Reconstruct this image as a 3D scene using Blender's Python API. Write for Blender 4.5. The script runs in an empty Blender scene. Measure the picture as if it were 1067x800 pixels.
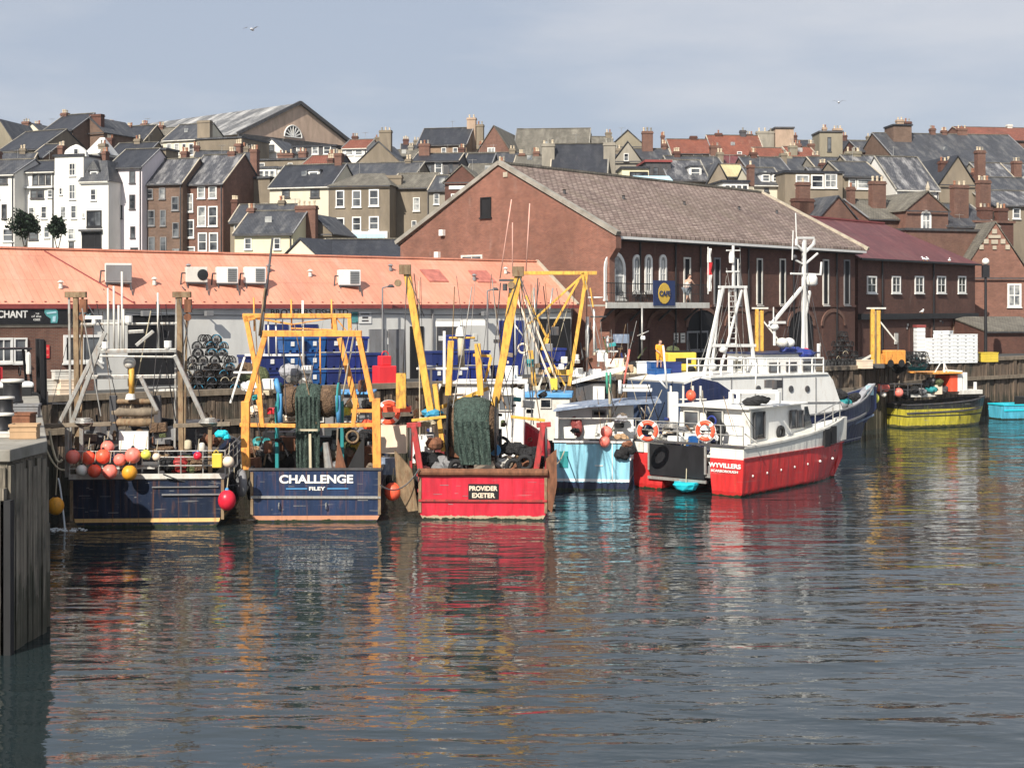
import bpy, math, random
from mathutils import Vector, Matrix
R = math.radians
random.seed(7)
S = bpy.context.scene
COL = S.collection
F, CX, HY, CZ = 1500.0, 533.5, 320.0, 9.0     # focal length in photo pixels, principal column, horizon row, eye height
# ---------------------------------------------------------------- camera
cam = bpy.data.cameras.new('camera'); co = bpy.data.objects.new('camera', cam); COL.objects.link(co)
co.location = (0, 0, CZ); co.rotation_euler = (R(90), 0, 0)
cam.sensor_width = 36; cam.lens = 36 * F / 1067; cam.shift_y = -(400 - HY) / 1067
cam.clip_start = .5; cam.clip_end = 5000
S.camera = co
# ---------------------------------------------------------------- sky and sun
SUN_AZ, SUN_EL = 25, 39                     # degrees to the left of straight behind the camera, height
w = bpy.data.worlds.new('World'); S.world = w; w.use_nodes = True
nt = w.node_tree; N = nt.nodes; L = nt.links
bg = N['Background']; bg.inputs[1].default_value = .1
sky = N.new('ShaderNodeTexSky'); sky.sky_type = 'NISHITA'; sky.sun_disc = False
sky.sun_elevation = R(SUN_EL); sky.sun_rotation = R(180 + SUN_AZ)
sky.air_density = 1.0; sky.dust_density = 1.5; sky.ozone_density = 1.5
tc = N.new('ShaderNodeTexCoord'); mp = N.new('ShaderNodeMapping'); mp.inputs['Scale'].default_value = (1.6, 1.6, 8); mp.inputs['Location'].default_value = (.35, 0, .2)
no = N.new('ShaderNodeTexNoise'); no.inputs['Scale'].default_value = 1.7; no.inputs['Detail'].default_value = 7; no.inputs['Roughness'].default_value = .55
rp = N.new('ShaderNodeValToRGB'); rp.color_ramp.elements[0].position = .40; rp.color_ramp.elements[0].color = (0,)*3+(1,)
rp.color_ramp.elements[1].position = .66; rp.color_ramp.elements[1].color = (1.0,)*3+(1,)
m2 = N.new('ShaderNodeMixRGB'); m2.inputs[1].default_value = (3.15, 3.55, 4.3, 1); m2.inputs[2].default_value = (4.5, 4.6, 4.95, 1)
mx = N.new('ShaderNodeMixRGB'); mx.inputs[0].default_value = .88
L.new(tc.outputs['Generated'], mp.inputs[0]); L.new(mp.outputs[0], no.inputs['Vector']); L.new(no.outputs[0], rp.inputs[0])
L.new(rp.outputs[0], m2.inputs[0]); L.new(m2.outputs[0], mx.inputs[2]); L.new(sky.outputs[0], mx.inputs[1]); L.new(mx.outputs[0], bg.inputs[0])
sl = bpy.data.lights.new('sun', 'SUN'); sl.energy = 4.6; sl.angle = R(.5); sl.color = (1, .94, .84)
so = bpy.data.objects.new('sun', sl); COL.objects.link(so)
sd = Vector((-math.sin(R(SUN_AZ)) * math.cos(R(SUN_EL)), -math.cos(R(SUN_AZ)) * math.cos(R(SUN_EL)), math.sin(R(SUN_EL))))
so.rotation_euler = sd.to_track_quat('Z', 'Y').to_euler(); so.location = (-40, -40, 60)
S.view_settings.view_transform = 'Standard'; S.view_settings.look = 'None'; S.view_settings.gamma = 1
S.view_settings.exposure = .52
HAZE = .0001
S.cycles.max_bounces = 5; S.cycles.diffuse_bounces = 2; S.cycles.glossy_bounces = 3; S.cycles.use_denoising = True

# ---------------------------------------------------------------- materials
MATS = {}
def node(nt, t, **k):
    n = nt.nodes.new(t)
    for a, b in k.items():
        if a.startswith('i_'): n.inputs[a[2:].replace('_', ' ')].default_value = b
        else: setattr(n, a, b)
    return n
def c4(c): return (c[0], c[1], c[2], 1)
def base(name, rough=.6, metal=0, spec=.4):
    m = bpy.data.materials.new(name); m.use_nodes = True
    b = m.node_tree.nodes['Principled BSDF']
    b.inputs['Roughness'].default_value = rough; b.inputs['Metallic'].default_value = metal
    b.inputs['Specular IOR Level'].default_value = spec
    MATS[name] = m
    return m, m.node_tree, b
def mixc(nt, fac, a, b, mode='MIX'):
    n = node(nt, 'ShaderNodeMixRGB', blend_type=mode)
    for i, v in enumerate((fac, a, b)):
        if isinstance(v, bpy.types.NodeSocket): nt.links.new(v, n.inputs[i])
        elif i == 0: n.inputs[0].default_value = v
        else: n.inputs[i].default_value = c4(v)
    return n.outputs[0]
def coords(nt, kind='Object', scale=(1, 1, 1)):
    t = node(nt, 'ShaderNodeTexCoord'); m = node(nt, 'ShaderNodeMapping'); m.inputs['Scale'].default_value = scale
    nt.links.new(t.outputs[kind], m.inputs[0]); return m.outputs[0]
def noise(nt, vec, scale, detail=4, lo=.35, hi=.65, rough=.6):
    n = node(nt, 'ShaderNodeTexNoise'); n.inputs['Scale'].default_value = scale; n.inputs['Detail'].default_value = detail
    n.inputs['Roughness'].default_value = rough
    nt.links.new(vec, n.inputs['Vector'])
    r = node(nt, 'ShaderNodeMapRange'); r.inputs[1].default_value = lo; r.inputs[2].default_value = hi
    nt.links.new(n.outputs[0], r.inputs[0]); return r.outputs[0]
def bump(nt, b, h, dist, strength=1):
    n = node(nt, 'ShaderNodeBump'); n.inputs['Distance'].default_value = dist; n.inputs['Strength'].default_value = strength
    nt.links.new(h, n.inputs['Height']); nt.links.new(n.outputs[0], b.inputs['Normal'])
def mul(c, k): return tuple(min(1, x * k) for x in c[:3])
def plain(name, c, rough=.6, metal=0, var=.3, scale=1.5, dirt=None, dfac=.5, streak=True, bmp=0):
    m, nt, b = base(name, rough, metal)
    v = coords(nt, 'Object', (1, 1, .35 if streak else 1))
    col = mixc(nt, noise(nt, v, scale * 1.3, 5), mul(c, 1 - var), mul(c, 1 + var * .5))
    if dirt:
        col = mixc(nt, mathn(nt, 'MULTIPLY', noise(nt, v, scale * 2.7, 6, .5, .72), dfac), col, dirt)
    nt.links.new(col, b.inputs['Base Color'])
    if bmp: bump(nt, b, noise(nt, coords(nt), 14, 3), bmp)
    return m
def mathn(nt, op, a, bb=0):
    n = node(nt, 'ShaderNodeMath', operation=op)
    for i, v in enumerate((a, bb)):
        if isinstance(v, bpy.types.NodeSocket): nt.links.new(v, n.inputs[i])
        else: n.inputs[i].default_value = v
    return n.outputs[0]
def bricky(name, c1, c2, mortar, bw=.23, rh=.075, ms=.010, rough=.85, wx=None, wfac=.5, ws=.35, bmp=.006, squash=False, even=.70):
    """brickwork or roof courses laid out in metres on the surface itself, with broad weathering"""
    m, nt, b = base(name, rough)
    v = coords(nt, 'UV')
    t = node(nt, 'ShaderNodeTexBrick'); nt.links.new(v, t.inputs['Vector'])
    t.inputs['Color1'].default_value = c4(c1); t.inputs['Color2'].default_value = c4(c2); t.inputs['Mortar'].default_value = c4(mortar)
    t.inputs['Scale'].default_value = 1; t.inputs['Brick Width'].default_value = bw; t.inputs['Row Height'].default_value = rh
    t.inputs['Mortar Size'].default_value = ms; t.inputs['Mortar Smooth'].default_value = .2; t.inputs['Bias'].default_value = 0
    o = coords(nt, 'UV', (1, .4, 1))
    col = mixc(nt, noise(nt, o, ws, 6, .3, .7), t.outputs[0], mixc(nt, 1, t.outputs[0], (.62, .62, .62), 'MULTIPLY'))
    if wx: col = mixc(nt, mathn(nt, 'MULTIPLY', noise(nt, coords(nt, 'UV', (1, .25, 1)), ws * 3, 8, .48, .72, .7), wfac), col, wx)
    mot = noise(nt, coords(nt, 'UV', (1, 1.6, 1)), 1.1, 6, .3, .7, .7)
    col = mixc(nt, 1, col, mixc(nt, mot, (even, even, even), (1, 1, 1)), 'MULTIPLY')
    col = mixc(nt, mathn(nt, 'MULTIPLY', noise(nt, coords(nt, 'UV', (1.4, .3, 1)), .9, 7, .60, .78, .7), .22), col, (.50, .44, .38))
    nt.links.new(col, b.inputs['Base Color'])
    if bmp: bump(nt, b, t.outputs[1], -bmp)
    return m
def hullpaint(name, c, boot=(.05, .03, .025), zb=.22, stripe=None, zs=(0, 0), rust=(.22, .09, .035), rfac=.35, rough=.38, top=None, zt=9):
    """boat paint: colour bands lie at real heights on the hull; scuffs and rust run down it"""
    m, nt, b = base(name, rough, 0, .5)
    sx = node(nt, 'ShaderNodeSeparateXYZ'); nt.links.new(coords(nt), sx.inputs[0]); z = sx.outputs[2]
    v = coords(nt, 'Object', (1, 1, .22))
    col = mixc(nt, noise(nt, v, 2.2, 6), mul(c, .72), mul(c, 1.15))
    if top: col = mixc(nt, mathn(nt, 'GREATER_THAN', z, zt), col, top)
    if stripe:
        f = mathn(nt, 'MULTIPLY', mathn(nt, 'GREATER_THAN', z, zs[0]), mathn(nt, 'LESS_THAN', z, zs[1]))
        col = mixc(nt, f, col, stripe)
    col = mixc(nt, mathn(nt, 'MULTIPLY', noise(nt, v, 3.1, 8, .56, .74, .65), rfac), col, rust)
    col = mixc(nt, mathn(nt, 'MULTIPLY', noise(nt, coords(nt), 9, 8, .62, .8), rfac), col, (.4, .38, .33))
    zz = mathn(nt, 'ADD', z, mathn(nt, 'MULTIPLY', noise(nt, v, 4, 3), .06))
    col = mixc(nt, mathn(nt, 'LESS_THAN', zz, zb), col, boot)
    nt.links.new(col, b.inputs['Base Color'])
    # rust weeping down from the rail, scrapes along the plating, and a weedy line over the water
    wv_ = coords(nt, 'Object', (2.6, 2.6, .10)); col2 = col
    weep = mathn(nt, 'MULTIPLY', noise(nt, wv_, 2.6, 5, .56, .70), min(1, rfac*1.6))
    col = mixc(nt, weep, col, mul(rust, .9))
    col = mixc(nt, mathn(nt, 'MULTIPLY', noise(nt, coords(nt, 'Object', (.35, .35, 5)), 2.4, 6, .60, .70), min(1, rfac*1.5)), col, (.32, .31, .29))
    col = mixc(nt, mathn(nt, 'LESS_THAN', mathn(nt, 'SUBTRACT', z, mathn(nt, 'MULTIPLY', noise(nt, coords(nt), 3, 5), .10)), .02), col, (.02, .03, .012))
    nt.links.new(col, b.inputs['Base Color'])
    bump(nt, b, noise(nt, v, 1.4, 2), .035)
    return m

plain('white_render', (.78, .76, .71), .85, var=.1, scale=.25, dirt=(.42, .39, .33), dfac=.28)
plain('lilac_render', (.72, .66, .68), .85, var=.1, scale=.25, dirt=(.4, .36, .34), dfac=.3)
plain('cream_render', (.68, .62, .48), .85, var=.1, scale=.3, dirt=(.4, .34, .24), dfac=.35)
plain('yellow_render', (.76, .70, .47), .85, var=.1, scale=.3, dirt=(.42, .36, .2), dfac=.3)
plain('brown_render', (.25, .205, .15), .9, var=.3, scale=.3, dirt=(.13, .11, .09), dfac=.6)
plain('grey_render', (.30, .27, .22), .9, var=.25, scale=.3, dirt=(.14, .13, .11), dfac=.6)
plain('olive_render', (.28, .245, .18), .9, var=.25, scale=.3, dirt=(.17, .14, .09), dfac=.6)
plain('sand_stone', (.44, .32, .235), .9, var=.25, scale=.4, dirt=(.2, .15, .1), dfac=.6)
bricky('red_brick', (.28, .12, .08), (.20, .082, .058), (.25, .19, .15), wx=(.11, .06, .05), wfac=.65)
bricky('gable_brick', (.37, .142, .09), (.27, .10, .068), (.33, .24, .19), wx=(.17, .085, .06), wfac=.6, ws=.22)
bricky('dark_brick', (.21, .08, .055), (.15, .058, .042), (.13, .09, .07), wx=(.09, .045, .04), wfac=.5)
bricky('brown_brick', (.26, .155, .105), (.19, .11, .08), (.24, .19, .15), wx=(.12, .08, .06), wfac=.5)
bricky('pale_brick', (.42, .27, .17), (.32, .19, .12), (.35, .28, .2), wx=(.2, .13, .09), wfac=.5)
bricky('slate', (.10, .105, .12), (.068, .072, .085), (.035, .035, .04), .3, .24, .018, .55, wx=(.30, .29, .27), wfac=.5, ws=.3, bmp=.02)
bricky('slate_bleached', (.13, .13, .145), (.085, .088, .10), (.04, .04, .045), .3, .24, .018, .5, wx=(.58, .56, .54), wfac=.85, ws=.32, bmp=.02)
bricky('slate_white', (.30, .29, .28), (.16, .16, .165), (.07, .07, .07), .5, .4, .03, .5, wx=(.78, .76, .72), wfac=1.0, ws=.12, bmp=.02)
plain('warm_stone', (.56, .41, .31), .9, var=.2, scale=.4, dirt=(.3, .2, .14), dfac=.4)
bricky('slate_dark', (.055, .06, .075), (.04, .043, .055), (.02, .02, .025), .3, .24, .018, .5, wx=(.15, .15, .15), wfac=.3, ws=.3, bmp=.02)
bricky('lichen_tile', (.25, .225, .18), (.18, .165, .135), (.08, .075, .065), .3, .26, .02, .85, wx=(.36, .33, .27), wfac=.6, ws=.3, bmp=.02)
bricky('red_tile', (.44, .15, .085), (.33, .10, .06), (.15, .05, .04), .25, .28, .03, .8, wx=(.22, .12, .09), wfac=.5, ws=.3, bmp=.03)
bricky('cafe_tile', (.50, .385, .33), (.29, .205, .175), (.12, .08, .065), .6, .33, .05, .85, wx=(.20, .16, .11), wfac=.65, ws=.2, bmp=.03)
bricky('maroon_sheet', (.19, .055, .055), (.165, .048, .05), (.11, .035, .035), .9, 9, .03, .5, wx=(.30, .14, .12), wfac=.45, ws=.4, bmp=.02)
bricky('salmon_sheet', (.84, .36, .235), (.82, .35, .23), (.66, .26, .18), .36, 2.35, .012, .55, wx=(.84, .50, .39), wfac=.35, ws=.3, bmp=.008, even=.90)
bricky('yellow_sheet', (.78, .66, .36), (.74, .62, .33), (.6, .5, .3), .4, 9, .02, .6, bmp=.01)
plain('pale_blue', (.46, .68, .75), .6, var=.1)
plain('shed_grey', (.66, .65, .61), .6, var=.08, scale=.3, dirt=(.3, .29, .27), dfac=.3)
plain('maroon_trim', (.26, .06, .055), .5, var=.15)
plain('stone', (.46, .40, .31), .85, var=.2, scale=.8, dirt=(.2, .17, .12), dfac=.4)
plain('white_paint', (.80, .79, .75), .4, var=.06, dirt=(.45, .36, .26), dfac=.25)
plain('old_white', (.66, .64, .58), .5, var=.12, dirt=(.32, .22, .14), dfac=.5)
plain('white_foam', (.84, .85, .84), .7, var=.05)
plain('black_paint', (.018, .018, .02), .45, var=.3)
plain('black_rubber', (.02, .02, .021), .8, var=.3)
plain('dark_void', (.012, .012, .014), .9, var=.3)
plain('dark_grey', (.07, .07, .075), .6, var=.3, dirt=(.13, .08, .05), dfac=.5)
plain('mid_grey', (.22, .22, .225), .6, var=.2, dirt=(.13, .1, .08), dfac=.5)
plain('galvanised', (.46, .45, .42), .42, .5, var=.2, scale=4, dirt=(.26, .14, .07), dfac=.6)
plain('rusty_steel', (.28, .20, .12), .8, .2, var=.4, scale=3, dirt=(.16, .065, .03), dfac=.8)
plain('rust', (.20, .085, .045), .85, var=.4, scale=4, dirt=(.08, .04, .03), dfac=.6)
plain('orange_steel', (.88, .37, .075), .55, var=.18, scale=2.5, dirt=(.26, .09, .035), dfac=.85)
plain('yellow_steel', (.74, .42, .07), .55, var=.2, scale=2.5, dirt=(.24, .10, .04), dfac=.9)
plain('bright_yellow', (.74, .54, .07), .5, var=.1)
plain('red_steel', (.42, .04, .04), .6, var=.25, scale=2.5, dirt=(.13, .05, .035), dfac=.95)
plain('faded_pink', (.70, .38, .30), .6)
plain('red_plastic', (.70, .035, .045), .4, var=.1)
plain('buoy_orange', (.93, .11, .05), .38, var=.1, dirt=(.6, .25, .18), dfac=.4)
plain('buoy_pink', (.93, .20, .15), .42, var=.12, dirt=(.75, .42, .36), dfac=.5)
plain('buoy_red', (.68, .02, .045), .35, var=.1)
plain('buoy_amber', (.80, .36, .03), .45, var=.15, dirt=(.25, .12, .03), dfac=.6)
plain('buoy_yellow', (.82, .78, .12), .4, var=.1)
plain('buoy_white', (.82, .78, .70), .45, var=.08)
plain('buoy_cream', (.82, .66, .50), .5, var=.1)
plain('cyan_plastic', (.02, .56, .68), .45, var=.1)
plain('blue_plastic', (.018, .035, .21), .45, var=.2, dirt=(.16, .17, .28), dfac=.3)
plain('blue_tub', (.015, .095, .30), .45, var=.2, dirt=(.12, .15, .25), dfac=.35)
plain('navy_tub', (.02, .035, .15), .5, var=.2)
plain('teal_plastic', (.03, .26, .27), .5, var=.2)
plain('blue_paint', (.10, .33, .62), .5, var=.15)
plain('tarp_blue', (.20, .25, .34), .6, var=.3, scale=2, dirt=(.55, .58, .62), dfac=.6)
plain('faded_panel', (.50, .17, .13), .6)
plain('grey_tarp', (.33, .33, .35), .7, var=.25, scale=2)
plain('green_net', (.06, .095, .078), .95, var=.5, scale=6, dirt=(.14, .18, .15), dfac=.6, bmp=.05)
plain('brown_net', (.20, .125, .075), .95, var=.4, scale=7, dirt=(.07, .05, .04), dfac=.6, bmp=.05)
plain('olive_net', (.12, .14, .06), .95, var=.4, scale=7, bmp=.05)
plain('black_net', (.03, .03, .032), .95, var=.5, scale=7, bmp=.05)
plain('pale_rope', (.55, .48, .34), .9, var=.25)
plain('blue_rope', (.05, .28, .45), .9, var=.3)
plain('green_rope', (.06, .33, .22), .9, var=.3)
plain('timber', (.23, .185, .135), .85, var=.3, scale=3, dirt=(.12, .09, .06), dfac=.5)
plain('deck_wood', (.20, .16, .12), .85, var=.3, scale=3)
plain('concrete', (.30, .28, .24), .9, var=.25, scale=.6, dirt=(.14, .12, .09), dfac=.5, streak=False)
plain('asphalt', (.06, .06, .058), .9, var=.3, scale=.7, streak=False)
plain('card', (.46, .30, .17), .8, var=.15)
plain('skin', (.55, .33, .24), .6, var=.08)
plain('hair', (.05, .03, .02), .8, var=.2)
plain('cloth_grey', (.20, .23, .26), .9, var=.2)
plain('cloth_pale', (.62, .55, .50), .9, var=.15)
plain('oilskin', (.85, .36, .03), .55, var=.12)
plain('cloth_navy', (.03, .05, .10), .9, var=.2)
plain('terracotta', (.33, .15, .09), .8, var=.25)
plain('buff_pot', (.60, .50, .36), .8, var=.2)
plain('bark', (.07, .05, .035), .9, var=.3)
plain('banner_blue', (.03, .05, .14), .7, var=.1)
plain('gold', (.80, .52, .08), .5, var=.08)
plain('teal_sign', (.10, .33, .33), .5, var=.3)
plain('gull_white', (.8, .8, .8), .7, var=.05)
plain('foam_water', (.85, .9, .92), .4, var=.05)
plain('louvre', (.16, .17, .17), .5, .3, var=.2)
plain('hill_green', (.06, .065, .035), .95, var=.5, scale=.2, streak=False)
def pilemat(name='sheet_timber', dark=(.055, .040, .030), light=(.24, .175, .125)):
    m, nt, b = base(name, .9)
    v = coords(nt, 'UV', (2.2, .12, 1))
    col = mixc(nt, noise(nt, v, 2.2, 6, .3, .7), dark, light)
    col = mixc(nt, noise(nt, coords(nt, 'UV'), .6, 4, .45, .75), col, (.04, .045, .035))
    sx = node(nt, 'ShaderNodeSeparateXYZ'); nt.links.new(coords(nt), sx.inputs[0])
    g = mathn(nt, 'LESS_THAN', mathn(nt, 'ADD', sx.outputs[2], mathn(nt, 'MULTIPLY', noise(nt, v, 2, 3), 1.6)), 2.3)
    col = mixc(nt, mathn(nt, 'MULTIPLY', g, .65), col, (.035, .04, .022))
    nt.links.new(col, b.inputs['Base Color']); bump(nt, b, noise(nt, v, 3, 4), .06)
pilemat()
pilemat('pier_timber', (.10, .085, .065), (.36, .31, .24))
def glassmat():
    m, nt, b = base('glass', .08, 0, .6)
    v = coords(nt, 'Object')
    nt.links.new(mixc(nt, noise(nt, v, .5, 2, .42, .6), (.012, .014, .018), (.13, .14, .15)), b.inputs['Base Color'])
    m, nt, b = base('curtain_glass', .12, 0, .6)
    nt.links.new(mixc(nt, noise(nt, coords(nt), .9, 2, .4, .6), (.10, .11, .12), (.40, .40, .38)), b.inputs['Base Color'])
glassmat()
def watermat():
    m, nt, b = base('harbour_water', .035, 0, .5)
    b.inputs['IOR'].default_value = 1.45
    b.inputs['Base Color'].default_value = (.016, .025, .027, 1)
    def wv(sx, sy, sc, det, rot):
        t = node(nt, 'ShaderNodeTexCoord'); mp = node(nt, 'ShaderNodeMapping')
        mp.inputs['Scale'].default_value = (sx, sy, 1); mp.inputs['Rotation'].default_value = (0, 0, R(rot))
        nt.links.new(t.outputs['Object'], mp.inputs[0])
        n = node(nt, 'ShaderNodeTexNoise'); n.inputs['Scale'].default_value = sc; n.inputs['Detail'].default_value = det
        n.inputs['Roughness'].default_value = .5; n.inputs['Distortion'].default_value = .4
        nt.links.new(mp.outputs[0], n.inputs['Vector']); return n.outputs[0]
    big = wv(.30, 1.0, .50, 2, 6); mid = wv(.36, 1.0, 1.25, 2, -7); fine = wv(.5, 1.0, 4.5, 2, 10)
    crest = mathn(nt, 'SUBTRACT', 1, mathn(nt, 'ABSOLUTE', mathn(nt, 'SUBTRACT', mathn(nt, 'MULTIPLY', wv(.32, 1.0, .85, 1, 4), 4), 2)))
    h = mathn(nt, 'ADD', mathn(nt, 'MULTIPLY', big, .115), mathn(nt, 'ADD', mathn(nt, 'ADD', mathn(nt, 'MULTIPLY', crest, .014), mathn(nt, 'MULTIPLY', mid, .060)), mathn(nt, 'MULTIPLY', fine, .010)))
    calm = noise(nt, coords(nt, 'Object', (1, 1.6, 1)), .07, 2, .35, .65)
    h = mathn(nt, 'MULTIPLY', h, mathn(nt, 'ADD', mathn(nt, 'MULTIPLY', calm, .55), .55))
    bump(nt, b, h, 1.0, 1)
watermat()

# ---------------------------------------------------------------- mesh builder
class MB:
    def __init__(s): s.v = []; s.f = []
    def add(s, vs, fs):
        o = len(s.v); s.v += [tuple(v) for v in vs]; s.f += [tuple(i + o for i in f) for f in fs]; return s
    def box(s, x0, x1, y0, y1, z0, z1):
        return s.add([(x0,y0,z0),(x1,y0,z0),(x1,y1,z0),(x0,y1,z0),(x0,y0,z1),(x1,y0,z1),(x1,y1,z1),(x0,y1,z1)],
                     [(0,3,2,1),(4,5,6,7),(0,1,5,4),(1,2,6,5),(2,3,7,6),(3,0,4,7)])
    def frame(s, p, q):
        d = (q - p).normalized(); a = Vector((0,0,1)) if abs(d.z) < .95 else Vector((0,1,0))
        u = d.cross(a).normalized(); return d, u, u.cross(d).normalized()
    def bar(s, p, q, w=.1, h=None):
        p = Vector(p); q = Vector(q); h = h or w; d, u, v = s.frame(p, q); u = u*w/2; v = v*h/2
        return s.add([p-u-v,p+u-v,p+u+v,p-u+v,q-u-v,q+u-v,q+u+v,q-u+v],[(0,1,2,3),(7,6,5,4),(0,4,5,1),(1,5,6,2),(2,6,7,3),(3,7,4,0)])
    def tube(s, p, q, r=.05, r2=None, n=8):
        p = Vector(p); q = Vector(q); r2 = r if r2 is None else r2; d, u, v = s.frame(p, q); vs = []
        for c, rr in ((p, r), (q, r2)):
            for i in range(n):
                a = 2*math.pi*i/n; vs.append(c + u*math.cos(a)*rr + v*math.sin(a)*rr)
        fs = [(i, (i+1) % n, n+(i+1) % n, n+i) for i in range(n)] + [tuple(range(n-1, -1, -1)), tuple(range(n, 2*n))]
        return s.add(vs, fs)
    def path(s, pts, r=.05, n=6):
        for a, b in zip(pts[:-1], pts[1:]): s.tube(a, b, r, n=n)
        return s
    def sag(s, p, q, drop, r=.02, k=7):
        p = Vector(p); q = Vector(q); pts = []
        for i in range(k+1):
            t = i/k; c = p.lerp(q, t); c.z -= drop*4*t*(1-t); pts.append(c)
        return s.path(pts, r, 5)
    def prism(s, poly, d, flip=False):
        """poly: list of (x,z) or 3d points; extruded by vector d"""
        vs = [Vector((p[0], 0, p[1])) if len(p) == 2 else Vector(p) for p in poly]; n = len(vs); d = Vector(d)
        fs = [tuple(range(n)), tuple(range(2*n-1, n-1, -1))] + [(i, n+i, n+(i+1) % n, (i+1) % n) for i in range(n)]
        return s.add(vs + [v + d for v in vs], fs)
    def sphere(s, c, r, sz=1.0, n=14, m=9, ax=None):
        c = Vector(c); vs = [c + Vector((0,0,r*sz))]
        for j in range(1, m):
            t = math.pi*j/m
            for i in range(n):
                a = 2*math.pi*i/n; vs.append(c + Vector((r*math.sin(t)*math.cos(a), r*math.sin(t)*math.sin(a), r*sz*math.cos(t))))
        vs.append(c - Vector((0,0,r*sz))); fs = [(0, 1+i, 1+(i+1) % n) for i in range(n)]
        for j in range(m-2):
            for i in range(n): fs.append((1+j*n+i, 1+(j+1)*n+i, 1+(j+1)*n+(i+1) % n, 1+j*n+(i+1) % n))
        k = 1+(m-2)*n; fs += [(k+i, len(vs)-1, k+(i+1) % n) for i in range(n)]
        return s.add(vs, fs)
    def torus(s, c, R0, r, axis='y', n=20, m=8, a0=0, a1=360):
        c = Vector(c); vs = []; closed = (a1 - a0) >= 360; nn = n if closed else n+1
        for i in range(nn):
            a = R(a0 + (a1-a0)*i/n)
            for j in range(m):
                b = 2*math.pi*j/m; rr = R0 + r*math.cos(b); x, z, y = rr*math.cos(a), rr*math.sin(a), r*math.sin(b)
                vs.append(c + (Vector((x, y, z)) if axis == 'y' else Vector((y, x, z)) if axis == 'x' else Vector((x, z, y))))
        fs = []
        for i in range(n):
            for j in range(m): fs.append((i*m+j, i*m+(j+1) % m, ((i+1) % nn)*m+(j+1) % m, ((i+1) % nn)*m+j))
        return s.add(vs, fs)
    def lathe(s, c, prof, axis='z', n=16):
        c = Vector(c); vs = []
        for (r, h) in prof:
            for i in range(n):
                a = 2*math.pi*i/n; x, y = r*math.cos(a), r*math.sin(a)
                vs.append(c + (Vector((x, y, h)) if axis == 'z' else Vector((h, x, y)) if axis == 'x' else Vector((x, h, y))))
        fs = []
        for j in range(len(prof)-1):
            for i in range(n): fs.append((j*n+i, j*n+(i+1) % n, (j+1)*n+(i+1) % n, (j+1)*n+i))
        fs += [tuple(range(n)), tuple((len(prof)-1)*n+i for i in range(n))]
        return s.add(vs, fs)
    def rot(s, deg, c=(0, 0, 0), axis='Z'):
        M = Matrix.Rotation(R(deg), 3, axis); c = Vector(c); s.v = [tuple(M @ (Vector(v)-c) + c) for v in s.v]; return s
    def move(s, d): s.v = [tuple(Vector(v) + Vector(d)) for v in s.v]; return s
    def jit(s, a):
        s.v = [tuple(c + random.uniform(-a, a) for c in v) for v in s.v]; return s
    def build(s, name, mat, parent=None, smooth=False, bevel=0):
        me = bpy.data.meshes.new(name); me.from_pydata(s.v, [], s.f)
        import bmesh
        bm = bmesh.new(); bm.from_mesh(me); bmesh.ops.recalc_face_normals(bm, faces=bm.faces)
        uv = bm.loops.layers.uv.new('uv')
        for f in bm.faces:
            n = f.normal
            u = Vector((0,0,1)).cross(n)
            if u.length < .05: u = Vector((1,0,0))
            u.normalize(); v = n.cross(u)
            for lp in f.loops: lp[uv].uv = (lp.vert.co.dot(u), lp.vert.co.dot(v))
            f.smooth = smooth
        bm.to_mesh(me); bm.free()
        me.materials.append(MATS[mat] if isinstance(mat, str) else mat)
        o = bpy.data.objects.new(name, me); COL.objects.link(o)
        if parent is not None: o.parent = parent.o if isinstance(parent, Thing) else parent
        if bevel:
            b = o.modifiers.new('bevel', 'BEVEL'); b.width = bevel; b.segments = 2; b.limit_method = 'ANGLE'
        return o
def at(px, py, D): return Vector(((px-CX)*D/F, D, CZ-(py-HY)*D/F))
def tag(o, label=None, cat=None, group=None, kind=None):
    o = o.o if isinstance(o, Thing) else o
    if label: o['label'] = label
    if cat: o['category'] = cat
    if group: o['group'] = group
    if kind: o['kind'] = kind
    return o
class Thing:
    """an Empty at the base of a thing; p() finds where the line of sight through a photo pixel meets its local plane y = d"""
    def __init__(s, name, label, cat, loc, yaw=0, group=None):
        s.o = bpy.data.objects.new(name, None); COL.objects.link(s.o); s.o.empty_display_size = .3
        s.loc = Vector(loc); s.yaw = R(yaw); s.o.location = s.loc; s.o.rotation_euler = (0, 0, s.yaw)
        tag(s.o, label, cat, group)
    def p(s, px, py, d=0):
        r = Vector(((px-CX)/F, 1, -(py-HY)/F)); v = Vector((-math.sin(s.yaw), math.cos(s.yaw), 0)); C = Vector((0, 0, CZ))
        k = (d + (s.loc-C).dot(v)) / r.dot(v); q = C + r*k - s.loc
        return Matrix.Rotation(-s.yaw, 3, 'Z') @ q
    def loc_of(s, q): return Matrix.Rotation(-s.yaw, 3, 'Z') @ (Vector(q) - s.loc)
    def w(s, q): return Matrix.Rotation(s.yaw, 3, 'Z') @ Vector(q) + s.loc
def kids(o): return [c for c in bpy.data.objects if c.parent == o]
def tree_of(o): return (o, [tree_of(c) for c in kids(o)])
def copy_tree(t, parent=None):
    o, ch = t
    c = o.copy(); COL.objects.link(c); c.parent = parent
    for k in ch: copy_tree(k, c)
    return c
def place(t, loc, rz=0, first=[set()]):
    """first call uses the original, later ones copy it"""
    o = t[0]
    if o.name in first[0]: o = copy_tree(t)
    else: first[0].add(o.name)
    o.location = loc; o.rotation_euler = (0, 0, R(rz)); return o
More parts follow.
